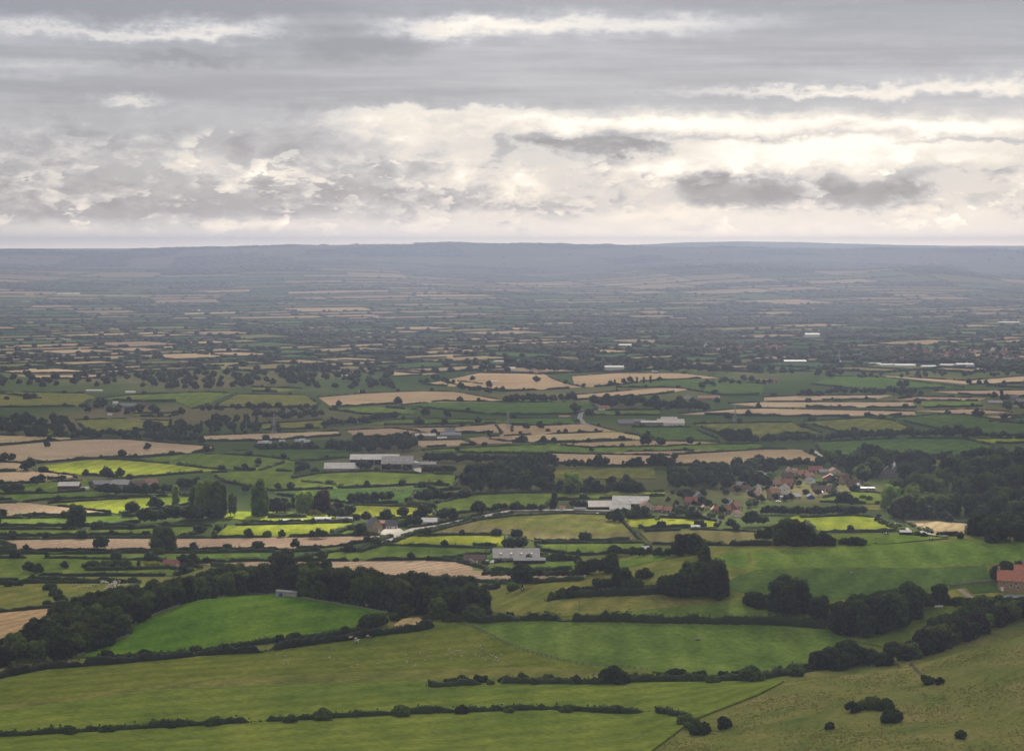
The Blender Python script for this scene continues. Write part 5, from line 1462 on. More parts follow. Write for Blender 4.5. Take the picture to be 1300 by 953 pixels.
# big cattle shed and brown farm building
B("cattle_shed", 655, 714, 58, 6.5, 8.5, 22, 'sheetpale', 'sheetpale', "large grey roofed cattle shed above the green paddock", "barn", 2, bays=0, skylights=4, over=.6)
B("cattle_shed", 672, 714.5, 40, 6, 2.2, 9, 'barnred', 'sheetgrey', "open fronted lean-to with dark red boards against the cattle shed", "barn", 2, bays=5, dy=-9)
B("farm_building", 603, 714.5, 28, 4.5, 5, 8, 'stone', 'browntile', "stone farm building with brown tiled roof beside the stubble", "farm building", -4, win=4, chim=0)
B("farm_building", 597, 716, 9, 4.5, 3.2, 5, 'cream', 'browntile', "pale gabled wing of the brown roofed farm building", "farm building", 0, win=1, gable=True, dy=-7, door=False)
B("shed", 622, 715, 9, 3.5, 2, 5, 'sheetwhite', 'sheetwhite', "small white lean-to between brown roof and cattle shed", "shed", 0, dy=-7)
# tan gabled house with barns
B("house", 474, 676, 17, 8, 9.5, 9, 'stone', 'slate', "tall tan gabled stone house beside the pale lane", "house", 28, win=2, gable=True, chim=1)
B("farm_building", 487, 672.5, 9, 8, 2.5, 7, 'brick', 'pantile', "red brick barn joining the tan house and slate building", "barn", 4, win=0, dy=3)
B("house", 497, 672.5, 15, 5, 6, 8, 'white', 'slate', "white walled building with grey slate roof beside the red barn", "house", 4, win=4, dy=2)
B("shed", 545, 665.5, 20, 2.5, 4, 12, 'white', 'sheetwhite', "bright white roofed shed among dark trees by the lane", "shed", -6, dy=2)
# red barn group
B("barn", 86, 622, 26, 5.5, 3.8, 14, 'barnred', 'sheetwhite', "dark red barn with pale roof standing in green fields", "barn", 3, bays=0)
B("shed", 107, 622, 9, 1.8, 1.5, 5, 'white', 'sheetwhite', "low white shed right of the dark red barn", "shed", 3)
B("barn", 128, 617, 22, 2.5, 4, 14, 'boards', 'sheetgrey', "grey roofed barn behind the belt trees", "barn", 4)
B("barn", 152, 617, 22, 2.5, 4.5, 14, 'boards', 'sheetpale', "pale grey barn roof right of the grey roofed barn", "barn", -4)
B("house", 191, 615, 15, 2.5, 4.5, 8, 'white', 'orange', "white house with orange tiled roof behind the tree belt", "house", 3, win=3, chim=1)
B("barn", 176, 616, 12, 2, 3, 8, 'stone', 'browntile', "brown roofed barn left of the orange roofed house", "barn", 0)
# polytunnels
def polytunnel(u, v, wpx, hpx, label):
    p = P(u, v); k = p.y / F; L = wpx * k; r = hpx * k
    e = empty("polytunnel", (p.x, p.y + 4, p.z - .1), 0)
    n = 10; vs, fs = [], []
    for s in (-1, 1):
        for i in range(n + 1):
            a = math.pi * i / n; vs.append((s * L / 2, -math.cos(a) * 4, math.sin(a) * r))
    for i in range(n): fs.append((i, n + 1 + i, n + 2 + i, i + 1))
    fs += [tuple(range(n + 1)), tuple(range(2 * n + 1, n, -1))]
    obj("cover", mesh_np("cover", vs, fs, [BM['poly']]), e)
    m = MB()
    for c in range(7):
        x = (-.5 + c / 6) * L
        for i in range(n):
            a0, a1 = math.pi * i / n, math.pi * (i + 1) / n
            m.tube((x, -math.cos(a0) * 4.06, math.sin(a0) * (r + .06)), (x, -math.cos(a1) * 4.06, math.sin(a1) * (r + .06)), .06, n=4)
    m.build("hoop", BM['steel'], e)
    tag(e, label, "polytunnel", "polytunnels behind the hedge")
polytunnel(370, 663, 30, 3.4, "longest white polytunnel behind the hedge, middle of three")
polytunnel(409, 662, 22, 5.0, "tallest white polytunnel, below the copper tree")
polytunnel(337, 663.5, 10, 3.0, "shortest white polytunnel behind the hedge, by the poplars")
B("shed", 437, 661, 20, 1.5, 2, 5, 'poly', 'sheetwhite', "low glasshouse right of the polytunnels", "glasshouse", 0)
# white sheds farm
B("farm_shed", 433, 598.5, 44, 4, 6, 20, 'stone', 'sheetwhite', "long tan walled shed with pale roof, left of the large sheds", "barn", 2, win=0)
B("farm_shed", 475, 593, 62, 7, 5, 22, 'boards', 'sheetwhite', "long white roofed shed behind the oak at the farm", "barn", 0, bays=6, dy=20, skylights=5)
B("farm_shed", 504, 595.5, 40, 7, 8, 26, 'sheetpale', 'sheetpale', "broad pale shed at the farm's right end", "barn", 0, bays=3, skylights=4)
B("farm_shed", 541, 594, 24, 3, 2.5, 12, 'boards', 'sheetpale', "low long shed right of the feed silo", "barn", 3, dy=12)
def silo(u, v, label):
    p = P(u, v); k = p.y / F; h = 9.5 * k
    e = empty("silo", p, 0); r = 3.0
    MB().tube((0, 0, 1.5), (0, 0, h * .75), r, n=20).build("tank", BM['steel'], e, smooth=False)
    MB().tube((0, 0, h * .75 + .01), (0, 0, h), r * 1.05, .5, n=20).build("cap", BM['paint'], e)
    m = MB()
    for a in range(4): m.tube((math.cos(a * 1.57) * r * .8, math.sin(a * 1.57) * r * .8, 0), (math.cos(a * 1.57) * r * .8, math.sin(a * 1.57) * r * .8, 1.6), .15)
    m.build("support_legs", BM['steel'], e)
    MB().tube((r + .2, 0, 0), (r * 2.2, 0, h * 1.35), .25).tube((r * 2.2, 0, h * 1.35), (0, 0, h + .3), .25).build("auger", BM['steel'], e)
    tag(e, label, "silo")
silo(527, 594, "grey feed silo with white cap beside the broad shed")
# village sheds
B("farm_shed", 762, 648, 30, 5, 6, 16, 'barnred', 'sheettan', "brown roofed long shed at the village's left end", "barn", 2, bays=4)
B("farm_shed", 802, 643, 46, 4, 7, 26, 'boards', 'sheetwhite', "large white roofed shed of the village works", "warehouse", -5, bays=3, skylights=3)
B("warehouse", 788, 646, 26, 3, 5, 14, 'white', 'sheetwhite', "lower white roofed bay in front of the large village shed", "warehouse", -5, dy=-14)
B("house", 822, 648, 18, 5, 6, 9, 'cream', 'orange', "tan gabled house right of the white village sheds", "house", 10, win=3, gable=True, chim=1)
B("shed", 714, 648, 7, 4, 2, 5, 'white', 'pantile', "small white cottage with red roof beside the lane", "cottage", 0, win=2)
B("shed", 736, 648.5, 14, 2.5, 1.5, 6, 'boards', 'sheetgrey', "low grey shed left of the brown roofed long shed", "shed", 0)
# village houses
V = [(838, 650, 12, 3.5, 4, 'brick', 'orange', "orange roofed house left of the yellow-green tree", 0, False),
 (848, 651, 12, 3.5, 4, 'brick', 'pantile', "red roofed house behind the square hedge", 5, False),
 (862, 649, 10, 3, 4, 'stone', 'browntile', "stone house above the square hedge", 0, False),
 (878, 641, 16, 4, 6, 'brick', 'pantile', "red roofed house below the grey gabled hall", -8, False),
 (888, 640, 14, 8, 7, 'greystone', 'slate', "tall grey gabled hall among village trees", 8, True),
 (894, 648, 6, 3, 3, 'stone', 'orange', "tiny orange gabled outhouse by the light tree", 0, True),
 (908, 651, 9, 4, 4, 'stone', 'orange', "orange gabled end of the long village house", 0, True),
 (918, 652, 20, 5, 5, 'brick', 'pantile', "long red roofed village house with glazed front", 0, False),
 (927, 641, 8, 4, 4, 'white', 'slate', "white gabled cottage above the long village house", 20, True),
 (935, 648, 11, 5, 6, 'brick', 'orange', "orange roofed house in the village's middle", 35, False),
 (936, 656, 9, 4, 4, 'white', 'orange', "white walled bungalow with orange roof near the field", 0, False),
 (936, 623, 10, 3, 3.5, 'stone', 'pantile', "red roofed cottage high in the village trees", 0, False),
 (947, 624, 12, 3.5, 4, 'stone', 'browntile', "brown roofed cottage high in the village trees", -10, False),
 (940, 618, 8, 3, 3, 'white', 'slate', "little pale house at the top of the village trees", 0, False),
 (964, 626, 6, 7, 4, 'white', 'slate', "narrow white house beside the village lane", 0, True),
 (960, 631, 10, 3, 4, 'brick', 'orange', "orange roofed house beside the narrow white one", 0, False),
 (966, 604, 16, 1.5, 1.5, 'white', 'sheetwhite', "long low white roof hidden in the upper village trees", 0, False),
 (983, 633, 13, 8, 5, 'stone', 'orange', "stone house with orange roof at the village's centre", 25, False),
 (996, 627, 13, 7, 5, 'white', 'browntile', "large white gabled house at the village's centre", -25, True),
 (985, 617, 16, 3, 4.5, 'brick', 'orange', "long orange roof behind the stone house", 0, False),
 (1000, 617, 14, 4, 5, 'brick', 'pantile', "red roofed house behind the white gabled house", 10, False),
 (1001, 609, 15, 4, 4.5, 'brick', 'browntile', "brown roofed house with a white chimney behind red roofs", 0, False),
 (1003, 599, 8, 2, 3.5, 'white', 'orange', "small orange gabled house at the village's upper edge", 0, True),
 (1010, 600, 8, 2, 3, 'white', 'orange', "low orange roof next to the upper gabled house", 0, False),
 (1020, 606, 14, 4, 5, 'brick', 'orange', "bright orange roof left of the red longhouse", 0, False),
 (1027, 608, 12, 4, 4, 'brick', 'orange', "orange roofed cottage above the white gable", 12, False),
 (1036, 600, 18, 3, 5, 'brick', 'pantile', "red longhouse roof standing highest in the village", 0, False),
 (1030, 614, 9, 4, 4, 'white', 'slate', "white gabled cottage in the village's upper half", 24, True),
 (1048, 602, 14, 3, 3, 'stone', 'slate', "grey roofed house right of the red longhouse", 0, False),
 (1060, 603, 13, 5, 4, 'cream', 'orange', "cream gabled house at the village's upper right", 10, True),
 (1055, 612, 18, 5, 5, 'brick', 'pantile', "broad red gabled roof in the village's upper half", -10, True),
 (1068, 610, 10, 4, 4.5, 'brick', 'pantile', "red roofed house right of the broad gable", 0, False),
 (1073, 614, 9, 6, 5, 'stone', 'browntile', "tall brown house at the village's right", 30, False),
 (1085, 618, 16, 4, 5, 'brick', 'browntile', "brown roofed house behind the white garden wall", 0, False),
 (1092, 620, 9, 3, 3, 'white', 'slate', "white walled house with three gables near the wood", 0, True),
 (1100, 622, 22, 2.5, .7, 'greystone', 'slate', "long pale garden building running to the wood", 0, False),
 (1045, 624, 24, 3, 4, 'brick', 'browntile', "long dark terrace above the garden tent", 0, False),
 (1042, 628, 6, 3, 1.5, 'white', 'sheetwhite', "small white garage under the dark terrace", 0, False),
 (1062, 627, 6, 5, 1.5, 'white', 'slate', "narrow white gable right of the dark terrace", 0, True),
 (1030, 633, 9, 2, 3, 'blue', 'bluegrey', "blue garden shed with pointed pale roof", 0, True),
 (1010, 633, 14, 3, 3, 'stone', 'slate', "grey roofed cottage behind round garden trees", 0, False),
 (995, 634, 12, 3.5, 1, 'cream', 'sheetgrey', "cream flat fronted building beside the stone house", 0, False),
]
for (u, v, w, hw, hr, wl, rf, lab, rz, gb) in V:
    building("house", u, v, w, hw, hr, 8 if not gb else 9, wl, rf, lab, "house", rz, win=max(1, int(w / 5)) if hw > 2.4 else 0, gable=gb, chim=1 if hw >= 3.5 and not gb else 0, group=None, winsz=(1.2, 1.2))
# mansion
def mansion():
    p = P(1129, 606); k = p.y / F
    e = empty("mansion", (p.x, p.y + 6, p.z), math.radians(-6))
    W, H = 26 * k, 9.5 * k
    m = MB().box((0, 0, H / 2), (W, 12, H)).box((-W * .36, -6.5, H * .55), (W * .2, 3, H * 1.1)).box((W * .36, -6.5, H * .55), (W * .2, 3, H * 1.1))
    for i in range(13): m.box(((-.5 + (i + .5) / 13) * W, -5.7, H + .5), (W / 26, .5, 1.0))
    m.build("wall", BM['greystone'], e)
    r = MB()
    for x in (-W * .36, 0, W * .36): r.add([(x - 3, -5, H + .02), (x + 3, -5, H + .02), (x, -5, H + 3.2), (x - 3, 5, H + .02), (x + 3, 5, H + .02), (x, 5, H + 3.2)], [(0, 1, 2), (5, 4, 3), (0, 3, 4, 1), (1, 4, 5, 2), (2, 5, 3, 0)])
    rf = r.build("roof", BM['slate'], e)
    MB().box((-W * .2, 1, H + 2.8), (1.2, 1.2, 4)).box((W * .18, 1, H + 2.8), (1.2, 1.2, 4)).build("chimney", BM['greystone'], rf)
    t = MB().tube((W * .3, 0, H), (W * .3, 0, H + 4.2), 1.3, n=10).tube((W * .3, 0, H + 4.2), (W * .3, 0, H + 7), 1.5, .1, n=10); t.build("turret", BM['paint'], e)
    wm, pm = window_meshes(1.3, 2.2)
    for x in (-W * .18, -W * .06, W * .06, W * .18):
        for z in (2.6, 6.3):
            if z < H - 1: o = obj("window", wm, e, (x, -6.07, z)); obj("pane", pm, o)
    tag(e, "grey stone mansion with white turret rising from the wood", "mansion")
mansion()
B("field_shelter", 1150, 679, 14, 3, 1.6, 4, 'barnred', 'sheetwhite', "white roofed field shelter beside the curving track", "shelter", 0, bays=2)
B("house", 819, 700, 10, 4, 2.5, 6, 'white', 'sheetwhite', "small white house between dark hedge trees on the spur", "house", 8, win=2)
# mid distance farms
FARMS = [
 (828, 541, 28, 5, 1.5, 16, 'greystone', 'sheetwhite', "farm_shed", "wide pale roofed shed of the grey farm", 0),
 (852, 541, 34, 4, 4.5, 18, 'white', 'sheettan', "farm_shed", "brown roofed shed with white base at the grey farm's right", 0),
 (850, 536, 20, 1.5, 4.5, 16, 'white', 'sheetwhite', "farm_shed", "bright white roof rising at the back of the grey farm", 0),
 (795, 540, 20, 3, 4, 14, 'boards', 'slate', "farm_shed", "blue-grey roofed barn at the grey farm's left end", 0),
 (812, 537, 16, 2, 3, 10, 'boards', 'sheetgrey', "farm_shed", "grey roofed barn behind the grey farm", 0),
 (572, 557, 26, 5, 2.5, 14, 'boards', 'slate', "farm_shed", "blue-grey barn in front at the low farm", 0),
 (571, 552, 13, 3, 6, 12, 'boards', 'sheetgrey', "farm_shed", "tall tapered grey barn at the low farm", 0),
 (540, 556, 26, 3, 2.5, 12, 'boards', 'sheettan', "farm_shed", "brown low barn at the low farm's left", 0),
 (515, 553, 10, 2, 2, 10, 'white', 'sheetwhite', "farm_shed", "white roofed end shed of the low farm", 0),
 (561, 558, 12, 1, 1.2, 8, 'white', 'sheetwhite', "farm_shed", "little white shed in front of the blue-grey barn", 0),
 (124, 517, 16, 3, 2.5, 10, 'stone', 'browntile', "farmhouse", "brown farmhouse at the grey farmstead's left end", 0),
 (146, 513.5, 6, 2, 2, 8, 'white', 'sheetwhite', "shed", "bright white shed at the grey farmstead", 0),
 (160, 518, 24, 3, 3, 12, 'greystone', 'sheetgrey', "farm_shed", "long grey shed of the grey farmstead", 0),
 (178, 517, 14, 3, 3, 10, 'brick', 'browntile', "farmhouse", "reddish farmhouse right of the long grey shed", 0),
 (139, 527.5, 5, 1.2, .8, 6, 'white', 'sheetwhite', "shed", "small white field shed below the grey farmstead", 0),
 (900, 508, 28, 3, 2.5, 12, 'stone', 'orange', "farmhouse", "long pinkish roofed farm building among the trees", 0),
 (873, 506, 7, 2, 2, 8, 'white', 'slate', "house", "small pale house left of the pinkish farm building", 0),
 (767, 521, 14, 3, 3, 8, 'white', 'orange', "house", "pale pink roofed house right of the lane bend", 0),
 (717, 531, 14, 1.5, 1.8, 8, 'brick', 'orange', "house", "orange roofed bungalow left of the lane bend", 0),
 (972, 486, 12, 2.5, 2.5, 10, 'brick', 'orange', "house", "orange roofed farmhouse, left one of a pair beyond the fields", 0),
 (981, 486, 10, 3, 3, 10, 'brick', 'pantile', "house", "red roofed farmhouse, right one of a pair beyond the fields", 0),
 (1288, 508, 12, 3, 3, 10, 'greystone', 'slate', "farmhouse", "slate roofed farmhouse at the far right among dark trees", 0),
 (1300, 513, 14, 3, 3, 10, 'greystone', 'sheetgrey', "farm_shed", "grey barn at the far right edge farm", 0),
 (1264, 513, 18, 2, 2.5, 10, 'boards', 'sheetpale', "farm_shed", "pale barn left of the slate roofed farmhouse", 0),
 (436, 480, 10, 2, 2, 12, 'white', 'sheetwhite', "house", "white house in the central wooded distance", 0),
 (444, 473, 16, 2, 2.5, 12, 'brick', 'browntile', "house", "brown roofed house in the central wooded distance", 0),
 (468, 474, 6, 2, 2, 10, 'brick', 'orange', "house", "orange house in the central wooded distance", 0),
 (460, 498, 8, 1.2, .8, 8, 'white', 'sheetwhite', "shed", "small white shed under the central wooded distance", 0),
 (627, 486, 10, 1.5, 1.2, 8, 'white', 'sheetwhite', "shed", "small white shed beside the lone round tree", 0),
 (648, 470, 12, 2, 2, 14, 'white', 'sheetwhite', "house", "pale house left of the long white shed", 0),
 (640, 461, 26, 2, 1.2, 20, 'sheetpale', 'sheetpale', "warehouse", "grey warehouse roof left of the long white shed", 0),
 (832, 474, 8, 2, 2, 10, 'white', 'sheetwhite', "house", "pale house right of the long white shed", 0),
 (119, 497, 20, .8, .8, 10, 'white', 'sheetwhite', "shed", "low white glasshouse under the left woods", 0),
 (165, 499, 12, 1.4, 1, 10, 'white', 'sheetwhite', "shed", "low white shed above the green hill field", 0),
 (780, 471, 24, 5, 1.6, 22, 'white', 'sheetwhite', "warehouse", "long white shed against the dark central woods", 0),
 (794, 440, 16, 2, 1, 22, 'white', 'sheetwhite', "warehouse", "small white warehouse at the distant town's left side", 0),
 (1032, 429, 18, 4.5, 1.4, 30, 'white', 'sheetwhite', "warehouse", "tall white warehouse beyond the distant town", 0),
 (1062, 430, 22, 1.6, 1, 22, 'sheetgrey', 'sheetpale', "warehouse", "grey warehouse right of the tall white one", 0),
 (1134, 452, 18, 1.2, .9, 22, 'white', 'sheetwhite', "warehouse", "rear white factory in the distant town", 0),
 (1145, 459, 10, 1.4, .9, 18, 'white', 'sheetwhite', "warehouse", "small white factory in front of the rear one", 0),
 (1112, 464, 14, 2, 1, 22, 'sheetgrey', 'sheetwhite', "warehouse", "leftmost white factory of the distant estate", 0),
 (1128, 465, 20, 2, 1, 22, 'white', 'sheetwhite', "warehouse", "second white factory from the left in the distant estate", 0),
 (1150, 466, 26, 2.4, 1.4, 24, 'white', 'sheetwhite', "warehouse", "broad white factory in the middle of the distant estate", 0),
 (1180, 467, 18, 2, 1, 22, 'white', 'sheetwhite', "warehouse", "low white factory right of the broad one", 0),
 (1186, 461, 12, 1.6, 1.6, 22, 'sheetpale', 'sheetpale', "warehouse", "grey peaked factory behind the low white one", 0),
 (1206, 465, 22, 1.8, .9, 22, 'white', 'sheetwhite', "warehouse", "flat white factory near the estate's right end", 0),
 (1226, 466, 22, 3.4, 1.2, 26, 'white', 'sheetwhite', "warehouse", "large white factory at the estate's right end", 0),
 (1062, 461, 12, 2, 1, 18, 'white', 'sheetwhite', "warehouse", "small white factory left of the distant estate", 0),
 (1010, 461, 28, 2.4, 1.4, 22, 'boards', 'slate', "warehouse", "blue-grey warehouse left of the distant estate", 0),
 (1248, 470, 12, 1.4, .8, 16, 'white', 'sheetwhite', "warehouse", "small white shed right of the distant estate", 0),
 (86, 374, 28, 1.4, .6, 30, 'white', 'sheetwhite', "warehouse", "long white building far off at the left", 0),
 (242, 395, 22, 1.2, .5, 26, 'white', 'sheetwhite', "warehouse", "low white building in the far left distance", 0),
 (305, 363, 10, 1, .5, 26, 'white', 'sheetwhite', "warehouse", "tiny white building on the far plain", 0),
 (860, 401, 20, 1.2, .5, 30, 'white', 'sheetwhite', "warehouse", "low pale building beyond the distant town", 0),
 (1282, 410, 26, 1.2, .5, 30, 'white', 'sheetwhite', "warehouse", "long pale building at the far right distance", 0),
]
for (u, v, w, hw, hr, dp, wl, rf, nm, lab, rz) in FARMS:
    building(nm, u, v, w, hw, hr, dp, wl, rf, lab, {'farm_shed': 'barn'}.get(nm, nm), rz, win=2 if nm in ('farmhouse', 'house') else 0)

# distant town: many small houses, copies of five shapes
def town():
    rng = random.Random(12)
    prot = []
    for i, (wl, rf) in enumerate((('brick', 'orange'), ('brick', 'pantile'), ('brick', 'browntile'), ('cream', 'orange'), ('white', 'slate'))):
        L, Dp, H, R = 9 + i * 1.5, 7.5, 4.6, 3
        vs = [(-L / 2, -Dp / 2, 0), (L / 2, -Dp / 2, 0), (L / 2, Dp / 2, 0), (-L / 2, Dp / 2, 0), (-L / 2, -Dp / 2, H), (L / 2, -Dp / 2, H), (L / 2, Dp / 2, H), (-L / 2, Dp / 2, H), (-L / 2, 0, H + R), (L / 2, 0, H + R)]
        fs = [(0, 1, 5, 4), (1, 2, 6, 9, 5), (2, 3, 7, 6), (3, 0, 4, 8, 7), (4, 5, 9, 8), (6, 7, 8, 9)]
        x = L / 2 - .6; b = len(vs); c = MB().box((x, 0, H + R + .3), (.8, .8, 1.8))
        vs += c.v; fs += [tuple(b + j for j in f) for f in c.f]
        prot.append(mesh_np("town_house", vs, fs, [BM[wl], BM[rf]], midx=[0, 0, 0, 0, 1, 1] + [0] * 6))
    words = ["orange-roofed brick", "red-roofed brick", "brown-roofed brick", "orange-roofed cream", "slate-roofed white"]
    zones = [(705, 760, 438, 446, 22, "the left quarter of the distant town"), (880, 1000, 436, 446, 30, "the middle of the distant town"), (1080, 1200, 446, 458, 34, "the quarter above the white factories"), (1200, 1310, 444, 462, 52, "the right quarter of the distant town"), (560, 610, 446, 450, 8, "the hamlet left of the town")]
    for (a, b, c, d, n, ph) in zones:
        for _ in range(n):
            k = rng.randrange(5) if rng.random() < .5 else rng.choice((0, 1, 2))
            p = P(rng.uniform(a, b), rng.uniform(c, d))
            o = obj("town_house", prot[k], None, p); o.rotation_euler.z = rng.choice((0, .3, -.4, 1.57)) ; s = rng.uniform(.75, 1.1); o.scale = (s, s, s)
            tag(o, f"tiny {words[k]} house in {ph}", "house", f"{words[k]} houses in {ph}")
town()

# ---------------------------------------------------------------- animals
def skin_mesh(name, verts, edges, radii, mat):
    me = bpy.data.meshes.new(name); me.from_pydata(verts, edges, []); me.update()
    o = bpy.data.objects.new(name, me); COL.objects.link(o)
    md = o.modifiers.new("skin", 'SKIN')
    for sv, r in zip(me.skin_vertices[0].data, radii): sv.radius = r if isinstance(r, tuple) else (r, r)
    me.skin_vertices[0].data[0].use_root = True
    s = o.modifiers.new("sub", 'SUBSURF'); s.levels = 1; s.render_levels = 1
    dg = bpy.context.evaluated_depsgraph_get()
    m2 = bpy.data.meshes.new_from_object(o.evaluated_get(dg)); m2.name = name
    bpy.data.objects.remove(o)
    m2.materials.clear(); m2.materials.append(mat)
    m2.polygons.foreach_set("use_smooth", np.ones(len(m2.polygons), bool))
    return m2
def quadruped(name, L, H, belly, headlow, mat, s=1.0):
    """L body length, H back height; front is +x"""
    f, r = L / 2, -L / 2
    v = [(r, 0, H * .80), (0, 0, H * .74), (f * .75, 0, H * .80), (f * 1.15, 0, H * (.62 if headlow else 1.05)), (f * 1.45, 0, H * (.25 if headlow else 1.12)), (f * 1.66, 0, H * (.10 if headlow else 1.02))]
    e = [(0, 1), (1, 2), (2, 3), (3, 4), (4, 5)]
    R = [belly * .82, belly * 1.05, belly * .85, belly * .42, belly * .33, belly * .2]
    for sx, root, hind in ((r * .88, 0, True), (f * .72, 2, False)):
        for sy in (-1, 1):
            b = len(v); y = sy * belly * .55
            if hind: pts = [(sx, y, H * .55), (sx + L * .05, y, H * .38), (sx - L * .05, y, H * .24), (sx, y, 0)]
            else: pts = [(sx, y, H * .55), (sx, y, H * .38), (sx + L * .02, y, H * .22), (sx, y, 0)]
            v += pts; e += [(root, b), (b, b + 1), (b + 1, b + 2), (b + 2, b + 3)]
            R += [belly * .38, belly * .24, belly * .15, belly * .13]
    b = len(v); v += [(r * 1.08, 0, H * .78), (r * 1.12, 0, H * .4)]; e += [(0, b), (b, b + 1)]; R += [belly * .12, belly * .06]
    # ears
    h = v[4]; b = len(v); v += [(h[0] - L * .06, belly * .5, h[2] + H * .06), (h[0] - L * .06, -belly * .5, h[2] + H * .06)]; e += [(4, b), (4, b + 1)]; R += [belly * .1, belly * .1]
    return skin_mesh(name, [tuple(c * s for c in q) for q in v], e, [x * s for x in R], mat)
SHEEP = [quadruped("sheep", .85, .72, .27, True, BM['wool']), quadruped("sheep", .85, .72, .27, False, BM['wool'])]
COW = {c: quadruped("cow", 1.7, 1.42, .40, hl, BM[c]) for c, hl in (('cowbrown', True), ('cowwhite', False), ('cowblack', True))}
_dg = bpy.context.evaluated_depsgraph_get()
def surf(p):
    """the turf surface under p (fields lie a little above the bare ground)"""
    z0 = p.z + 3.0
    for _ in range(6):
        ok, loc, nn, ii, ob, mm = SC.ray_cast(_dg, Vector((p.x, p.y, z0)), Vector((0, 0, -1)), distance=6)
        if not ok: return p
        if ob.name.startswith(('field', 'ground', 'bare', 'path', 'road', 'yard')): return loc
        z0 = loc.z - .01
    return p
def herd(pts, kind, label, group, rz=None):
    for (u, v) in pts:
        p = surf(P(u, v))
        me = RS.choice(SHEEP) if kind == 'sheep' else COW[kind]
        o = obj('sheep' if kind == 'sheep' else 'cow', me, None, p)
        o.rotation_euler.z = RS.uniform(0, 6.28) if rz is None else rz + RS.uniform(-.4, .4)
        s = RS.uniform(.95, 1.15) * (1.05 if kind == 'sheep' else 1.05); o.scale = (s, s, s)
        tag(o, label, 'sheep' if kind == 'sheep' else 'cow', group)
def sc(u0, u1, v0, v1, n): return [(RS.uniform(u0, u1), RS.uniform(v0, v1)) for _ in range(n)]
herd([(571,827),(573,831),(580,829),(585,824),(584,829),(572,839),(578,834),(586,836),(590,831),(597,841),(566,835)] , 'sheep', "white sheep in the flock nearest the wood's corner on the pasture", "flock near the wood's corner")
herd([(603,824),(610,823),(612,827),(604,834),(609,837),(611,834),(617,841),(622,834),(625,835),(628,841),(631,842),(637,834),(630,838),(619,837),(613,839)], 'sheep', "white sheep in the flock beside the wooden fence", "flock beside the wooden fence")
herd([(515,834),(518,838),(527,848),(517,844),(540,841),(533,832),(547,832),(516,843),(528,846)], 'sheep', "white sheep scattered mid pasture below the dark hedge", "sheep scattered mid pasture")
herd([(351,834),(362,836),(366,845),(372,841),(360,846),(418,838),(452,841),(455,850),(446,850),(480,846),(454,847)], 'sheep', "white sheep scattered over the lower left of the pasture", "sheep on the lower left of the pasture")
herd([(393,820),(399,819)], 'sheep', "white sheep close under the clipped hedge", "sheep under the clipped hedge")
herd([(447,813),(452,815)], 'cowbrown', "brown and white cow resting under the hedge", "brown cows under the hedge", 0)
herd([(467,812)], 'cowbrown', "brown and white cow standing right of the group under the hedge", None, 0)
herd([(436,815),(441,814.5),(445,814),(453,818)], 'cowwhite', "pale cow in the group under the pasture hedge", "pale cows under the pasture hedge", 0)
herd([(428,815)], 'cowbrown', "dark red cow at the left end of the hedge group", None, 0)
herd(sc(128, 160, 741, 746, 12), 'cowwhite', "pale cow in the herd left of the wood", "pale cattle left of the wood")
herd([(134,750),(138,748),(142,749),(146,747),(150,746),(148,749)], 'cowwhite', "pale cow gathered near the wood's upper edge", "pale cattle near the wood's edge")
herd([(92,746),(96,745),(105,748),(111,748),(100,750)], 'cowbrown', "brown cow in the herd left of the wood", "brown cattle left of the wood")
herd([(120,746)], 'cowblack', "black cow between the brown and the pale cattle", None)
herd([(663,750.5)], 'cowblack', "black and white cow beneath the lone oak", None, 0)
herd([(741,735)], 'cowwhite', "white cow on the sandy track of the spur", None, 0)
herd([(740,758.5)], 'cowwhite', "white cow at the spur hedge by the pole", None, 0)
herd([(1081,728.5)], 'sheep', "single white sheep on the darker green spur slope", None)
herd([(451,605),(455,605)], 'cowblack', "dark cow on the lit pasture before the white sheds", "dark cows before the white sheds", 0)
herd([(493,621),(497,622),(501,622),(504,624),(508,624),(511,624.5),(489,622)], 'cowbrown', "cow in the row on the dark pasture", "cows on the dark pasture", 0)
herd([(1122,681),(1125,681),(1182,686)], 'cowblack', "dark cow on the green strip below the field shelter", "dark cows below the field shelter", 0)
herd([(1181,754),(1184,757)], 'sheep', "white sheep between the dense clump and the pointed tree", "sheep by the pointed tree")
herd([(1013,774)], 'sheep', "white sheep under the broad oak", None)

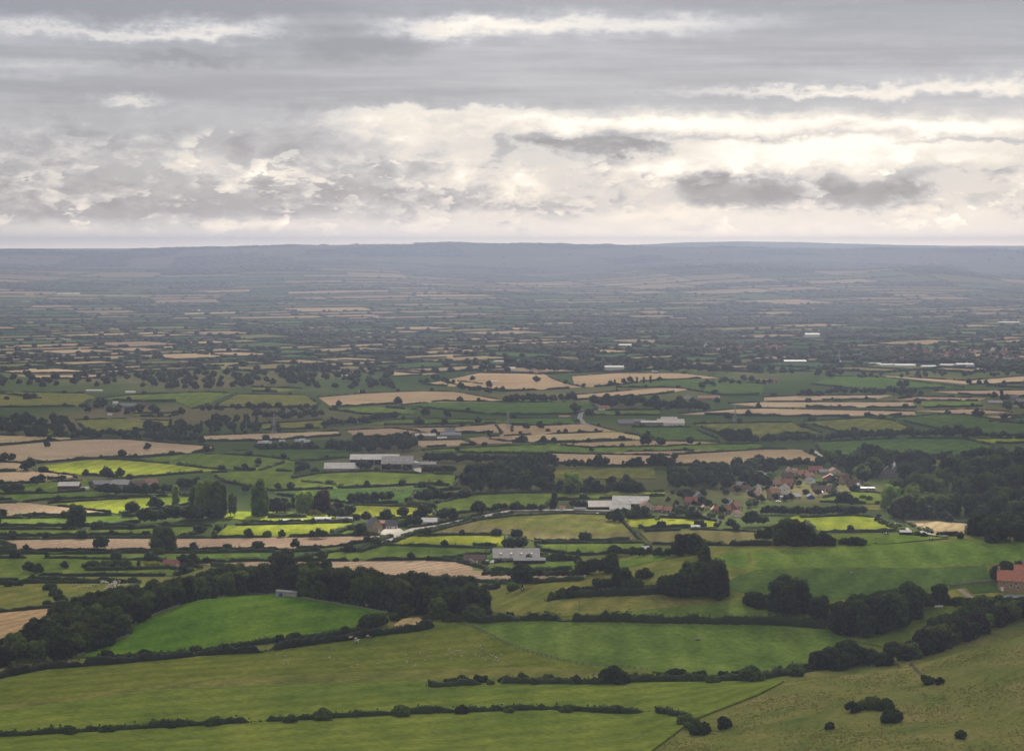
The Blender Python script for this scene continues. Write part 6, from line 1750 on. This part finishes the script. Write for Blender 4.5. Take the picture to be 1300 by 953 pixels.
# ---------------------------------------------------------------- small things
def trough(u, v, L, label, dark=False):
    p = surf(P(u, v)); e = empty("water_trough", p, .1)
    m = MB(); w, h = .9, .6
    a, b = L / 2, w / 2; t = .08
    m.box((0, -b, h / 2 + .15), (L, t, h)).box((0, b, h / 2 + .15), (L, t, h)).box((-a - t / 2, 0, h / 2 + .15), (t, w + t, h)).box((a + t / 2, 0, h / 2 + .15), (t, w + t, h)).box((0, 0, .2), (L, w - t, .06))
    m.build("basin", BM['paint' if not dark else 'steel'], e)
    MB().box((-a * .6, 0, .08), (.3, w, .16)).box((a * .6, 0, .08), (.3, w, .16)).build("foot", BM['wood'], e)
    tag(e, label, "trough")
trough(1192, 772, 3.6, "white trough in the paddock right of the dense clump")
trough(886, 814, 2.2, "steel feeder alone on the smooth pasture", True)
def trailer(u, v, wpx, label):
    p = surf(P(u, v)); k = p.y / F; L = wpx * k
    e = empty("trailer", p, .05)
    MB().box((0, 0, 1.6), (L, 2.3, 1.7)).box((0, 0, 2.5), (L * .98, 2.2, .12)).build("body", BM['paint'], e)
    for x in (-L * .2, L * .2):
        for y in (-1.1, 1.1): MB().tube((x, y - .12, .45), (x, y + .12, .45), .45, n=14).build("wheel", BM['tyre'], e)
    MB().box((L / 2 + .7, 0, .7), (1.4, .12, .12)).build("drawbar", BM['steel'], e)
    tag(e, label, "trailer")
trailer(883, 671.5, 12, "long white trailer parked in the bright village field")
def car(u, v, mat, label, rz=0.0):
    p = surf(P(u, v)); e = empty("parked_car", p, rz)
    pr = [(-2.1, .35), (-2.1, .85), (-1.5, .95), (-1.0, 1.42), (.5, 1.45), (1.1, .98), (2.0, .85), (2.1, .4)]
    n = len(pr); vs = [(x, -.85, z) for x, z in pr] + [(x, .85, z) for x, z in pr]
    fs = [tuple(range(n)), tuple(range(2 * n - 1, n - 1, -1))] + [((i + 1) % n, i, n + i, n + (i + 1) % n) for i in range(n)]
    obj("body", mesh_np("body", vs, fs, [BM[mat]]), e)
    MB().add([(-1.35, -.87, .98), (.85, -.87, .98), (.42, -.87, 1.36), (-.92, -.87, 1.36)], [(0, 1, 2, 3)]).add([(-1.35, .87, .98), (.85, .87, .98), (.42, .87, 1.36), (-.92, .87, 1.36)], [(3, 2, 1, 0)]).build("side_window", BM['glass'], e)
    for x in (-1.3, 1.3):
        for y in (-.85, .85): MB().tube((x, y - .1, .33), (x, y + .1, .33), .33, n=14).build("wheel", BM['tyre'], e)
    for y in (-.6, .6): MB().box((2.08, y, .68), (.08, .3, .15)).build("headlight", BM['glass'], e)
    tag(e, label, "car")
car(759, 653.2, 'paint', "white car parked beside the lane, left of the silver one", .1)
car(768, 653.4, 'silver', "silver car parked beside the lane, right of the white one", .2)
car(996, 636, 'silver', "silver car parked under the cream village building", 0)
car(988, 637.5, 'paint', "white car parked beside the stone village house", 0)
def tractor(u, v, label):
    p = surf(P(u, v)); e = empty("tractor", p, 2.9)
    MB().box((.9, 0, 1.35), (2.0, .9, .8)).box((1.9, 0, 1.2), (.15, .8, .5)).build("bonnet", BM['red'], e)
    MB().box((-.7, 0, 1.1), (1.4, 1.2, .6)).build("chassis", BM['red'], e)
    MB().box((-.7, 0, 2.0), (1.3, 1.2, 1.1)).build("cab_glass", BM['glass'], e)
    MB().box((-.7, 0, 2.64), (1.5, 1.4, .14)).build("cab_roof", BM['red'], e)
    for y in (-.95, .95):
        MB().tube((-.9, y - .22, .85), (-.9, y + .22, .85), .85, n=18).build("rear_wheel", BM['tyre'], e)
        MB().tube((1.4, y - .15, .5), (1.4, y + .15, .5), .5, n=16).build("front_wheel", BM['tyre'], e)
    MB().tube((.9, .3, 1.7), (.9, .3, 2.6), .05).build("exhaust", BM['steel'], e)
    tag(e, label, "tractor")
tractor(862, 704, "small red tractor at the foot of the spur trees")
def caravan(u, v, label):
    p = surf(P(u, v)); e = empty("caravan", p, RS.uniform(-.4, .4))
    pr = [(-3.2, .6), (-3.3, 1.6), (-2.7, 2.7), (2.8, 2.75), (3.3, 1.7), (3.1, .6)]; n = len(pr)
    vs = [(x, -1.15, z) for x, z in pr] + [(x, 1.15, z) for x, z in pr]
    fs = [tuple(range(n - 1, -1, -1)), tuple(range(n, 2 * n))] + [(i, (i + 1) % n, n + (i + 1) % n, n + i) for i in range(n)]
    obj("body", mesh_np("body", vs, fs, [BM['paint']]), e)
    for x in (-1.8, 0, 1.8): MB().box((x, -1.17, 1.8), (.9, .05, .6)).build("window", BM['glass'], e)
    for y in (-1.05, 1.05): MB().tube((0, y - .1, .35), (0, y + .1, .35), .35, n=12).build("wheel", BM['tyre'], e)
    tag(e, label, "caravan", "white caravans among the trees")
for i, (u, v) in enumerate(((331, 563), (337, 562.5), (341, 563.5), (378, 561), (384, 560), (390, 562), (358, 561.5))):
    caravan(u, v, f"white caravan among trees, {ordinal(i if i < 3 else (i + 1 if i < 6 else 3))} from the left")

def pole(u, v, hpx, label):
    p = P(u, v); h = hpx * p.y / F; e = empty("utility_pole", p, RS.uniform(-.4, .4))
    MB().tube((0, 0, -.2), (0, 0, h), .17, .11, 8).build("mast", BM['wood'], e)
    ca = MB().box((0, 0, h - .6), (1.9, .12, .14)).build("crossarm", BM['wood'], e)
    for x in (-.8, 0, .8): MB().tube((x, 0, h - .53), (x, 0, h - .3), .06, .04, 6).build("insulator", BM['paint'], ca)
    tag(e, label, "utility pole")
pole(719, 708, 26, "tall wooden pole beside the big cattle shed")
pole(736, 776, 18, "wooden pole on the tan slope below the spur hedge")
pole(545, 712, 13, "wooden pole left of the brown roofed farm building")
pole(252, 701, 10, "short wooden pole in the long stubble strip")
pole(303, 700, 11, "wooden pole at the stubble strip's hedge")
def pylon(u, v, hpx, label):
    p = P(u, v); h = hpx * p.y / F; e = empty("electricity_pylon", p, .5)
    m = MB(); w = h * .10
    lv = [(0, w), (h * .35, w * .55), (h * .62, w * .3), (h, w * .06)]
    for sx, sy in ((-1, -1), (1, -1), (1, 1), (-1, 1)):
        for (z0, a), (z1, b) in zip(lv[:-1], lv[1:]): m.tube((sx * a, sy * a, z0), (sx * b, sy * b, z1), .14, n=4)
    for (z0, a), (z1, b) in zip(lv[:-1], lv[1:]):
        for s in (-1, 1):
            m.tube((-a, s * a, z0), (b, s * b, z1), .08, n=4).tube((a, s * a, z0), (-b, s * b, z1), .08, n=4)
            m.tube((s * a, -a, z0), (s * b, b, z1), .08, n=4).tube((s * a, a, z0), (s * b, -b, z1), .08, n=4)
    m.build("tower", BM['steel'], e)
    for z, L in ((h * .64, h * .15), (h * .76, h * .2), (h * .88, h * .13)):
        a = MB().tube((-L, 0, z), (L, 0, z), .12, n=4).tube((-L, 0, z), (0, 0, z + h * .04), .08, n=4).tube((L, 0, z), (0, 0, z + h * .04), .08, n=4).build("crossarm", BM['steel'], e)
    tag(e, label, "pylon")
pylon(933, 538, 24, "lattice pylon standing right of the grey farm")
pylon(348, 552, 28, "lattice pylon in the wooded belt at the left centre")
pylon(645, 545, 24, "lattice pylon at the edge of the tan field with trees")
pylon(1066, 462, 18, "lattice pylon left of the distant white factories")
def sign(u, v):
    p = surf(P(u, v)); e = empty("warning_sign", p, 0)
    MB().box((0, 0, .7), (.1, .1, 1.5)).build("post", BM['wood'], e); MB().box((0, -.08, 1.7), (1.3, .06, 1.1)).build("board", BM['orangepaint'], e)
    tag(e, "orange board beside the pale track above the wood", "sign")
sign(289, 709)
def gate(u, v, label, rz=0):
    p = surf(P(u, v)); e = empty("field_gate", p, rz); m = MB()
    for z in (.3, .55, .8, 1.15): m.box((0, 0, z), (3.4, .05, .08))
    for x in (-1.68, 1.68): m.box((x, 0, .7), (.08, .06, 1.1))
    m.tube((-1.6, 0, .3), (1.6, 0, 1.1), .03, n=4); m.build("rails", BM['steel'], e)
    for x in (-1.95, 1.95): MB().box((x, 0, .65), (.2, .2, 1.7)).build("post", BM['wood'], e)
    tag(e, label, "gate")
gate(1228, 782.5, "metal gate at the paddock's right corner", .2)
gate(1111, 846, "metal gate at the corner of the rough slope", .1)
gate(530, 786.5, "metal gate by the sandy corner of the emerald field", .4)
o = drape("bare_ground", [(500,795),(512,787),(530,785),(538,790),(528,797),(505,799)], FM['tan2'], idx=150, step=4); tag(o, "sandy bare corner below the emerald field", kind="structure")

# ---------------------------------------------------------------- rough slope in the foreground: tussocks and gorse
def tussocks():
    n = 90000
    y = NR.uniform(560, 860, n); u = NR.uniform(-120, 1420, n)
    x = (u - CU) / F * y
    z = zt(x, y); v = CV - F * (z - CAMZ) / y
    patch = np.sin(x / 17. + 2) * np.sin(y / 11.) + .6 * np.sin(x / 6. + y / 9.)
    hedge_v = np.interp(u, [-120, 780, 830, 960, 1030, 1160, 1300, 1420], [990, 975, 945, 880, 858, 850, 805, 770])
    k = (v > hedge_v) & (patch + NR.normal(0, .5, n) > .1)
    x, y, z = x[k], y[k], z[k]; n = len(x)
    s = NR.uniform(.12, .34, n); h = NR.uniform(.10, .30, n)
    V = []; Fc = []
    for j in range(3):
        a = NR.uniform(0, 6.28, n); dx, dy = np.cos(a) * s, np.sin(a) * s
        ox, oy = NR.normal(0, .12, n), NR.normal(0, .12, n)
        q = np.stack([np.stack([x + ox - dx, y + oy - dy, z - .03], 1), np.stack([x + ox + dx, y + oy + dy, z - .03], 1), np.stack([x + ox + dx * .7 + NR.normal(0, .1, n), y + oy + dy * .7, z + h], 1), np.stack([x + ox - dx * .7, y + oy - dy * .7, z + h * .8], 1)], 1)
        b = len(V) and sum(len(t) for t in V) or 0
        V.append(q.reshape(-1, 3)); Fc.append(np.arange(n * 4).reshape(n, 4) + b)
    m = leaf_mat("tussock_grass", (.16, .155, .05), (.24, .20, .085), (.11, .125, .035), .3)
    o = obj("grass", mesh_np("grass", np.concatenate(V), np.concatenate(Fc), [m]))
    tag(o, "coarse grass tussocks over the rough foreground slope", kind="stuff")
tussocks()
# ---------------------------------------------------------------- sun, sky, cloud deck, haze, camera
SUN_EL, SUN_AZ = math.radians(34), math.radians(7)    # azimuth measured from +Y towards +X
sd = Vector((math.sin(SUN_AZ) * math.cos(SUN_EL), math.cos(SUN_AZ) * math.cos(SUN_EL), math.sin(SUN_EL)))
L = bpy.data.lights.new("sun", 'SUN'); L.energy = 5.0; L.angle = math.radians(.53); L.color = (1.0, .94, .84)
lo = bpy.data.objects.new("sun", L); COL.objects.link(lo); lo.rotation_euler = (-sd).to_track_quat('-Z', 'Y').to_euler()

def world():
    w = bpy.data.worlds.new("World"); SC.world = w; w.use_nodes = True
    nt = w.node_tree; n, l = nt.nodes, nt.links; n.clear()
    out = n.new("ShaderNodeOutputWorld")
    sky = n.new("ShaderNodeTexSky"); sky.sky_type = 'NISHITA'; sky.sun_disc = False
    sky.sun_elevation = SUN_EL; sky.sun_rotation = SUN_AZ; sky.altitude = 250
    b1 = n.new("ShaderNodeBackground"); b1.inputs[1].default_value = .08; l.new(sky.outputs[0], b1.inputs[0])
    tc = n.new("ShaderNodeTexCoord"); sp = n.new("ShaderNodeSeparateXYZ"); l.new(tc.outputs["Generated"], sp.inputs[0])
    az = M(nt, 'ARCTAN2', sp.outputs[0], sp.outputs[1])
    el = M(nt, 'ARCSINE', sp.outputs[2])
    U = M(nt, 'MULTIPLY_ADD', az, 2600.0, 650.0)      # sky angles in 1/2600 rad
    V = M(nt, 'MULTIPLY_ADD', el, -2600.0, 315.0)
    cb = n.new("ShaderNodeCombineXYZ"); l.new(U, cb.inputs[0]); l.new(V, cb.inputs[1])
    def nz(su, sv, scale=1.0, det=6, rough=.6, dist=0.0, off=0.0):
        mp = n.new("ShaderNodeMapping"); mp.inputs["Scale"].default_value = (su, sv, 1); mp.inputs["Location"].default_value = (off, off * .7, off)
        l.new(cb.outputs[0], mp.inputs[0]); return noise(nt, mp.outputs[0], scale, det, rough, dist)
    w1 = nz(.012, .020, 1, 6, .62, 0, 3); w2 = nz(.010, .022, 1, 6, .62, 0, 11)
    f1 = nz(.045, .07, 1, 4, .6, 0, 5); f2 = nz(.045, .07, 1, 4, .6, 0, 17)
    Ud = M(nt, 'ADD', U, M(nt, 'ADD', M(nt, 'MULTIPLY_ADD', w1, 120.0, -60.0), M(nt, 'MULTIPLY_ADD', f1, 36.0, -18.0)))
    Vd = M(nt, 'ADD', V, M(nt, 'ADD', M(nt, 'MULTIPLY_ADD', w2, 50.0, -25.0), M(nt, 'MULTIPLY_ADD', f2, 22.0, -11.0)))
    def sst(a, b, x):
        r = n.new("ShaderNodeMapRange"); r.interpolation_type = 'SMOOTHSTEP'
        r.inputs[1].default_value = a; r.inputs[2].default_value = b; l.new(x, r.inputs[0]); return r.outputs[0]
    # overall level against height above the horizon
    lev = ramp(nt, M(nt, 'MULTIPLY_ADD', Vd, 1 / 420., 60 / 420.), [(0, (.32,) * 3), (.14, (.18,) * 3), (.26, (.30,) * 3), (.36, (.36,) * 3), (.44, (.33,) * 3), (.50, (.45,) * 3), (.63, (.52,) * 3), (.76, (.50,) * 3), (.81, (.54,) * 3), (.86, (.60,) * 3), (1, (.62,) * 3)])
    sepn = n.new("ShaderNodeSeparateColor"); l.new(lev, sepn.inputs[0]); Bv = sepn.outputs[0]
    # side to side: brighter towards the sun
    right = M(nt, 'MULTIPLY', sst(350, 900, U), sst(95, 165, V))
    Bv = M(nt, 'ADD', Bv, M(nt, 'MULTIPLY', right, .07))
    Bv = M(nt, 'ADD', Bv, M(nt, 'MULTIPLY', sst(0, 1000, U), .03))
    Bv = M(nt, 'ADD', Bv, M(nt, 'MULTIPLY', M(nt, 'SUBTRACT', 1.0, sst(200, 620, U)), M(nt, 'MULTIPLY', sst(110, 180, V), -.12)))
    # streaky layer high up
    streak = nz(.0020, .030, 1, 7, .6, .3, 2); fine = nz(.035, .06, 1, 6, .68, .3, 21)
    k = sst(118, 160, Vd)
    Bv = M(nt, 'ADD', Bv, M(nt, 'MULTIPLY', M(nt, 'MULTIPLY_ADD', streak, .64, -.33), M(nt, 'SUBTRACT', 1.0, k)))
    Bv = M(nt, 'ADD', Bv, M(nt, 'MULTIPLY_ADD', fine, .07, -.035))
    # three banks of cumulus low down, one behind another: grey bodies with bright upper rims
    for (su, sv, off, th, body, rim, v0, v1, bias) in ((.0065, .013, 9, .47, .42, .22, 130, 290, -.07), (.0095, .021, 31, .50, .45, .24, 150, 285, -.03), (.016, .034, 47, .52, .48, .24, 185, 305, -.01)):
        a0 = nz(su, sv, 1, 9, .60, .15, off); a1 = nz(su, sv, 1, 9, .60, .15, off + sv * 9)
        bz = M(nt, 'ADD', a0, M(nt, 'MULTIPLY', sst(450, 900, U), bias))
        mk = n.new("ShaderNodeMapRange"); mk.interpolation_type = 'SMOOTHSTEP'; mk.inputs[1].default_value = th; mk.inputs[2].default_value = th + .035; l.new(bz, mk.inputs[0])
        fade = M(nt, 'MULTIPLY', sst(v0, v0 + 30, V), M(nt, 'SUBTRACT', 1.0, sst(v1 - 25, v1, V)))
        msk = M(nt, 'MULTIPLY', mk.outputs[0], fade)
        rel = M(nt, 'MULTIPLY', M(nt, 'SUBTRACT', a0, a1), 1.7)
        rimv = M(nt, 'MULTIPLY', M(nt, 'EXPONENT', M(nt, 'MULTIPLY', M(nt, 'SUBTRACT', bz, th), -16.0)), M(nt, 'MULTIPLY', M(nt, 'MULTIPLY_ADD', sst(150, 600, U), .65, .35), rim))
        bv = M(nt, 'ADD', M(nt, 'ADD', rel, rimv), M(nt, 'MULTIPLY_ADD', sst(400, 950, U), .05, body - .07))
        mm = n.new("ShaderNodeMix"); l.new(M(nt, 'MULTIPLY', msk, .93), mm.inputs[0]); l.new(Bv, mm.inputs[2]); l.new(bv, mm.inputs[3]); Bv = mm.outputs[0]
    # individual clouds and gaps: (u, v, half width, half height, amount)
    G = [(130, 47, 210, 8, .34), (290, 43, 90, 12, .24), (560, 36, 110, 14, .38), (690, 36, 150, 11, .34), (860, 32, 130, 12, .22), (460, 55, 90, 24, -.24), (170, 10, 260, 18, -.22), (240, 82, 110, 8, -.16), (1150, 75, 200, 16, -.10),
         (60, 92, 90, 9, .10), (240, 82, 80, 6, -.10), (170, 131, 40, 6, .35), (1070, 118, 190, 6, .42), (1250, 112, 80, 7, .30), (560, 142, 160, 5, .30), (480, 150, 60, 5, .15),
         (900, 160, 380, 9, .36), (1220, 165, 150, 10, .30), (720, 152, 240, 7, .30), (1100, 186, 190, 9, .38), (1240, 180, 80, 4, -.25), (950, 174, 170, 3, -.18),
         (750, 186, 75, 9, -.40), (690, 179, 28, 8, -.30), (820, 190, 34, 7, -.30), (830, 213, 90, 9, .26), (960, 203, 90, 20, .34), (1020, 190, 70, 12, .18), (1180, 204, 140, 9, .26),
         (932, 246, 66, 23, -.38), (893, 224, 24, 15, -.32), (985, 246, 34, 15, -.22), (1095, 247, 78, 18, -.34), (1060, 232, 26, 16, -.28), (1085, 212, 26, 18, .10), (1040, 232, 16, 12, -.10), (1135, 248, 40, 12, -.15),
         (660, 235, 30, 14, .30), (590, 205, 70, 30, .12), (575, 214, 20, 14, .22), (560, 170, 120, 10, .14), (520, 200, 20, 30, .15), (500, 178, 30, 10, .20), (545, 232, 40, 12, .12), (640, 190, 16, 18, -.22),
         (250, 208, 45, 12, .24), (330, 222, 50, 12, .20), (225, 252, 10, 4, .22), (470, 240, 120, 8, -.02), (300, 262, 220, 14, -.13), (60, 240, 120, 24, -.02), (80, 272, 120, 6, -.08),
         (700, 262, 90, 10, -.13), (600, 270, 60, 10, .12), (350, 285, 90, 7, .13), (100, 290, 120, 8, .10), (860, 270, 140, 10, .16), (1200, 262, 60, 18, .10), (900, 300, 220, 10, .10), (300, 305, 300, 8, .02)]
    for (u0, v0, su, sv, a) in G:
        dx = M(nt, 'MULTIPLY', M(nt, 'ADD', Ud, -float(u0)), 1. / su); dy = M(nt, 'MULTIPLY', M(nt, 'ADD', Vd, -float(v0)), 1. / sv)
        r2 = M(nt, 'ADD', M(nt, 'POWER', dx, 2.0), M(nt, 'POWER', dy, 2.0)) if False else M(nt, 'ADD', M(nt, 'MULTIPLY', dx, dx), M(nt, 'MULTIPLY', dy, dy))
        if a < -.2: r2 = M(nt, 'MULTIPLY', r2, r2)
        g = M(nt, 'EXPONENT', M(nt, 'MULTIPLY', r2, -1.0))
        Bv = M(nt, 'MULTIPLY_ADD', g, a, Bv)
    # away from the view the overcast evens out
    front = sst(-.2, .3, sp.outputs[1]); high = sst(-260, 60, V)
    kk = M(nt, 'MULTIPLY', front, high)
    mxv = n.new("ShaderNodeMix"); l.new(kk, mxv.inputs[0]); mxv.inputs[2].default_value = .56; l.new(Bv, mxv.inputs[3])
    Bv = mxv.outputs[0]
    col = ramp(nt, Bv, [(.10, (.21, .206, .232)), (.30, (.288, .283, .310)), (.46, (.415, .408, .428)), (.60, (.59, .558, .54)), (.78, (.77, .70, .62)), (1.0, (.97, .91, .83))])
    # the clear strip low over the horizon is the brightest part of the overcast
    low = M(nt, 'EXPONENT', M(nt, 'MULTIPLY', M(nt, 'ABSOLUTE', el), -85.0))
    gain = M(nt, 'MULTIPLY', M(nt, 'MULTIPLY_ADD', M(nt, 'MULTIPLY', M(nt, 'ADD', low, M(nt, 'POWER', low, 4.0)), front), 2.9, 1.0), SKY_GAIN)
    col = mixc(nt, M(nt, 'MULTIPLY', low, .75), col, mixc(nt, 1.0, col, (1.0, .79, .44), 'MULTIPLY'))
    b2 = n.new("ShaderNodeBackground"); l.new(col, b2.inputs[0]); l.new(gain, b2.inputs[1])
    mx = n.new("ShaderNodeMixShader"); mx.inputs[0].default_value = .93
    l.new(b1.outputs[0], mx.inputs[1]); l.new(b2.outputs[0], mx.inputs[2]); l.new(mx.outputs[0], out.inputs[0])
    w.cycles.sampling_method = 'MANUAL'; w.cycles.sample_map_resolution = 512
SKY_GAIN = .61
world()

# cloud layer added out of view, openings shaped to let sun onto chosen fields
LIT = [ # (u, v, half u, half v, amount) on the plain
 (380, 676, 120, 12, 1.0), (180, 646, 150, 14, .9), (320, 655, 110, 10, .9), (480, 650, 90, 12, .9), (440, 675, 60, 14, 1), (90, 660, 160, 16, .7), (350, 638, 280, 20, .8), (640, 690, 200, 10, .7), (490, 608, 120, 13, .8), (130, 592, 130, 9, .75), (300, 592, 120, 9, .3),
 (600, 640, 70, 9, .35), (790, 629, 110, 8, 1), (860, 663, 90, 10, 1.0), (700, 672, 110, 18, .7), (580, 688, 90, 8, .8), (1085, 666, 95, 13, 1.0), (1195, 669, 60, 14, .9), (1030, 616, 110, 20, 1.0), (900, 640, 110, 20, .95), (1090, 686, 160, 7, .8), (1100, 705, 200, 14, .55),
 (960, 664, 70, 12, .9), (800, 645, 60, 8, .6), (1160, 645, 70, 16, .6), (420, 590, 160, 6, .3), (300, 745, 380, 42, .34), (400, 795, 120, 20, .34), (900, 760, 420, 40, .30), (1000, 820, 300, 40, .16), (1250, 860, 140, 60, .4),
 (500, 505, 400, 14, .28), (1050, 515, 300, 14, .3)]
DZ = 1500.0
def light_fn(u, v):
    s = .11 + .76 * (1 - sstep(405, 540, v)) + .08 * np.exp(-((v - 640) / 50.) ** 2)
    for (a, b, c, d, k) in LIT:
        r = np.sqrt(((u - a) / c) ** 2 + ((v - b) / d) ** 2)
        s = np.maximum(s, k * (1 - sstep(.55, 1.15, r)))
    return s
def cloud_deck():
    us = np.arange(-700, 2010, 14.0); vs = np.concatenate([np.arange(389, 420, 1.0), np.arange(420, 560, 2.0), np.arange(560, 720, 1.6), np.arange(720, 1000, 6.0), np.arange(1000, 2400, 60.)])
    UU, VV = np.meshgrid(us, vs)
    Y = F * CAMZ / (VV - CV); X = (UU - CU) / F * np.maximum(Y, 500)
    wob = np.vectorize(lambda a, b: mnoise.fractal(Vector((a, b, 1.7)), 1, 2, 4))(X / 160., Y / 260.)
    big = np.vectorize(lambda a, b: mnoise.fractal(Vector((a, b, 5.7)), 1, 2, 3))(X / 700., Y / 900.)
    Lt = light_fn(UU + wob * 26, VV + wob * 5)
    t = DZ / sd.z
    PX, PY = X + sd.x * t, Y + sd.y * t
    thick = 60 + 70 * (big + .6) + 40 * wob
    dens = np.clip(1 - Lt, 0, 1) ** 1.0
    dens = np.clip(dens + .06 * wob * (dens < .97), 0, 1)
    zb = DZ + 25 * wob - 20 * big * 1.0; ztp = zb + np.clip(thick, 25, 300) * (.25 + .75 * dens)
    nr, nc = UU.shape
    keep = dens > .03
    Vb = np.stack([PX, PY, zb], -1).reshape(-1, 3); Vt = np.stack([PX, PY, ztp], -1).reshape(-1, 3)
    i = np.arange(nr - 1)[:, None] * nc + np.arange(nc - 1)[None]
    q = np.stack([i, i + 1, i + nc + 1, i + nc], -1).reshape(-1, 4)
    kq = keep.reshape(-1)[q].any(1); q = q[kq]
    N = len(Vb)
    # side walls along open edges
    from collections import defaultdict
    cnt = defaultdict(int); ed = {}
    for f in q:
        for a, b in ((f[0], f[1]), (f[1], f[2]), (f[2], f[3]), (f[3], f[0])):
            k = (min(a, b), max(a, b)); cnt[k] += 1; ed[k] = (a, b)
    side = np.array([(a, b, b + N, a + N) for k, (a, b) in ed.items() if cnt[k] == 1])
    Fa = np.concatenate([q, q[:, ::-1] + N, side])
    m, nt, n, l = newmat("shade_cloud_mass")
    o = n.new("ShaderNodeOutputMaterial"); tr = n.new("ShaderNodeBsdfTransparent"); tl = n.new("ShaderNodeBsdfTranslucent"); df = n.new("ShaderNodeBsdfDiffuse")
    tl.inputs[0].default_value = (.55, .56, .60, 1); df.inputs[0].default_value = (.65, .66, .70, 1)
    a = n.new("ShaderNodeAttribute"); a.attribute_name = "cover"
    m1 = n.new("ShaderNodeMixShader"); m1.inputs[0].default_value = .35
    l.new(tl.outputs[0], m1.inputs[1]); l.new(df.outputs[0], m1.inputs[2])
    m2 = n.new("ShaderNodeMixShader"); l.new(a.outputs["Fac"], m2.inputs[0]); l.new(tr.outputs[0], m2.inputs[1]); l.new(m1.outputs[0], m2.inputs[2]); l.new(m2.outputs[0], o.inputs[0])
    me = mesh_np("shade_clouds", np.concatenate([Vb, Vt]), Fa, [m], True)
    # two surfaces are crossed: each passes the square root
    dd = 1 - np.sqrt(np.clip(1 - dens, 0, 1)); dd = dd.reshape(-1)
    at = me.attributes.new("cover", 'FLOAT', 'POINT'); at.data.foreach_set("value", np.concatenate([dd, dd]).astype(np.float32))
    ob = obj("shade_clouds", me); tag(ob, "broken cloud layer above the view, shaped to shade the farmland", kind="structure")
    print("deck y range", PY.min(), PY.max(), "faces", len(Fa))
cloud_deck()

def haze(density):
    m = bpy.data.materials.new("haze_air"); m.use_nodes = True; nt = m.node_tree; nt.nodes.clear()
    o = nt.nodes.new("ShaderNodeOutputMaterial"); v = nt.nodes.new("ShaderNodeVolumePrincipled")
    v.inputs["Color"].default_value = HAZE_COL; v.inputs["Density"].default_value = density; v.inputs["Anisotropy"].default_value = HAZE_G
    nt.links.new(v.outputs[0], o.inputs["Volume"])
    zb, zt_ = -8.0, 284.0
    mb = MB().box((0, 7800, (zb + zt_) / 2), (20000, 18000, zt_ - zb))
    ob = mb.build("haze", m); tag(ob, "thin blue-grey haze lying over the whole plain", kind="stuff")
HAZE_COL = (.255, .288, .385, 1); HAZE_G = .55
haze(1.34e-4)

cam = bpy.data.cameras.new("camera"); co = bpy.data.objects.new("camera", cam); COL.objects.link(co)
cam.sensor_fit = 'HORIZONTAL'; cam.sensor_width = 36; cam.lens = 36 * F / 1300.0
cam.shift_y = -(476.5 - CV) / 1300.0
cam.clip_start = 1; cam.clip_end = 200000
co.location = (0, 0, CAMZ); co.rotation_euler = (math.radians(90), 0, 0)
SC.camera = co
SC.render.engine = 'CYCLES'
c = SC.cycles
c.max_bounces = 5; c.diffuse_bounces = 2; c.glossy_bounces = 1; c.transmission_bounces = 2; c.transparent_max_bounces = 12; c.volume_bounces = 0
c.use_denoising = True; c.caustics_reflective = False; c.caustics_refractive = False
c.use_adaptive_sampling = True; c.adaptive_threshold = .02
c.sample_clamp_indirect = 4
SC.view_settings.view_transform = 'Standard'; SC.view_settings.look = 'None'; SC.view_settings.exposure = 0.98; SC.view_settings.gamma = 1.0
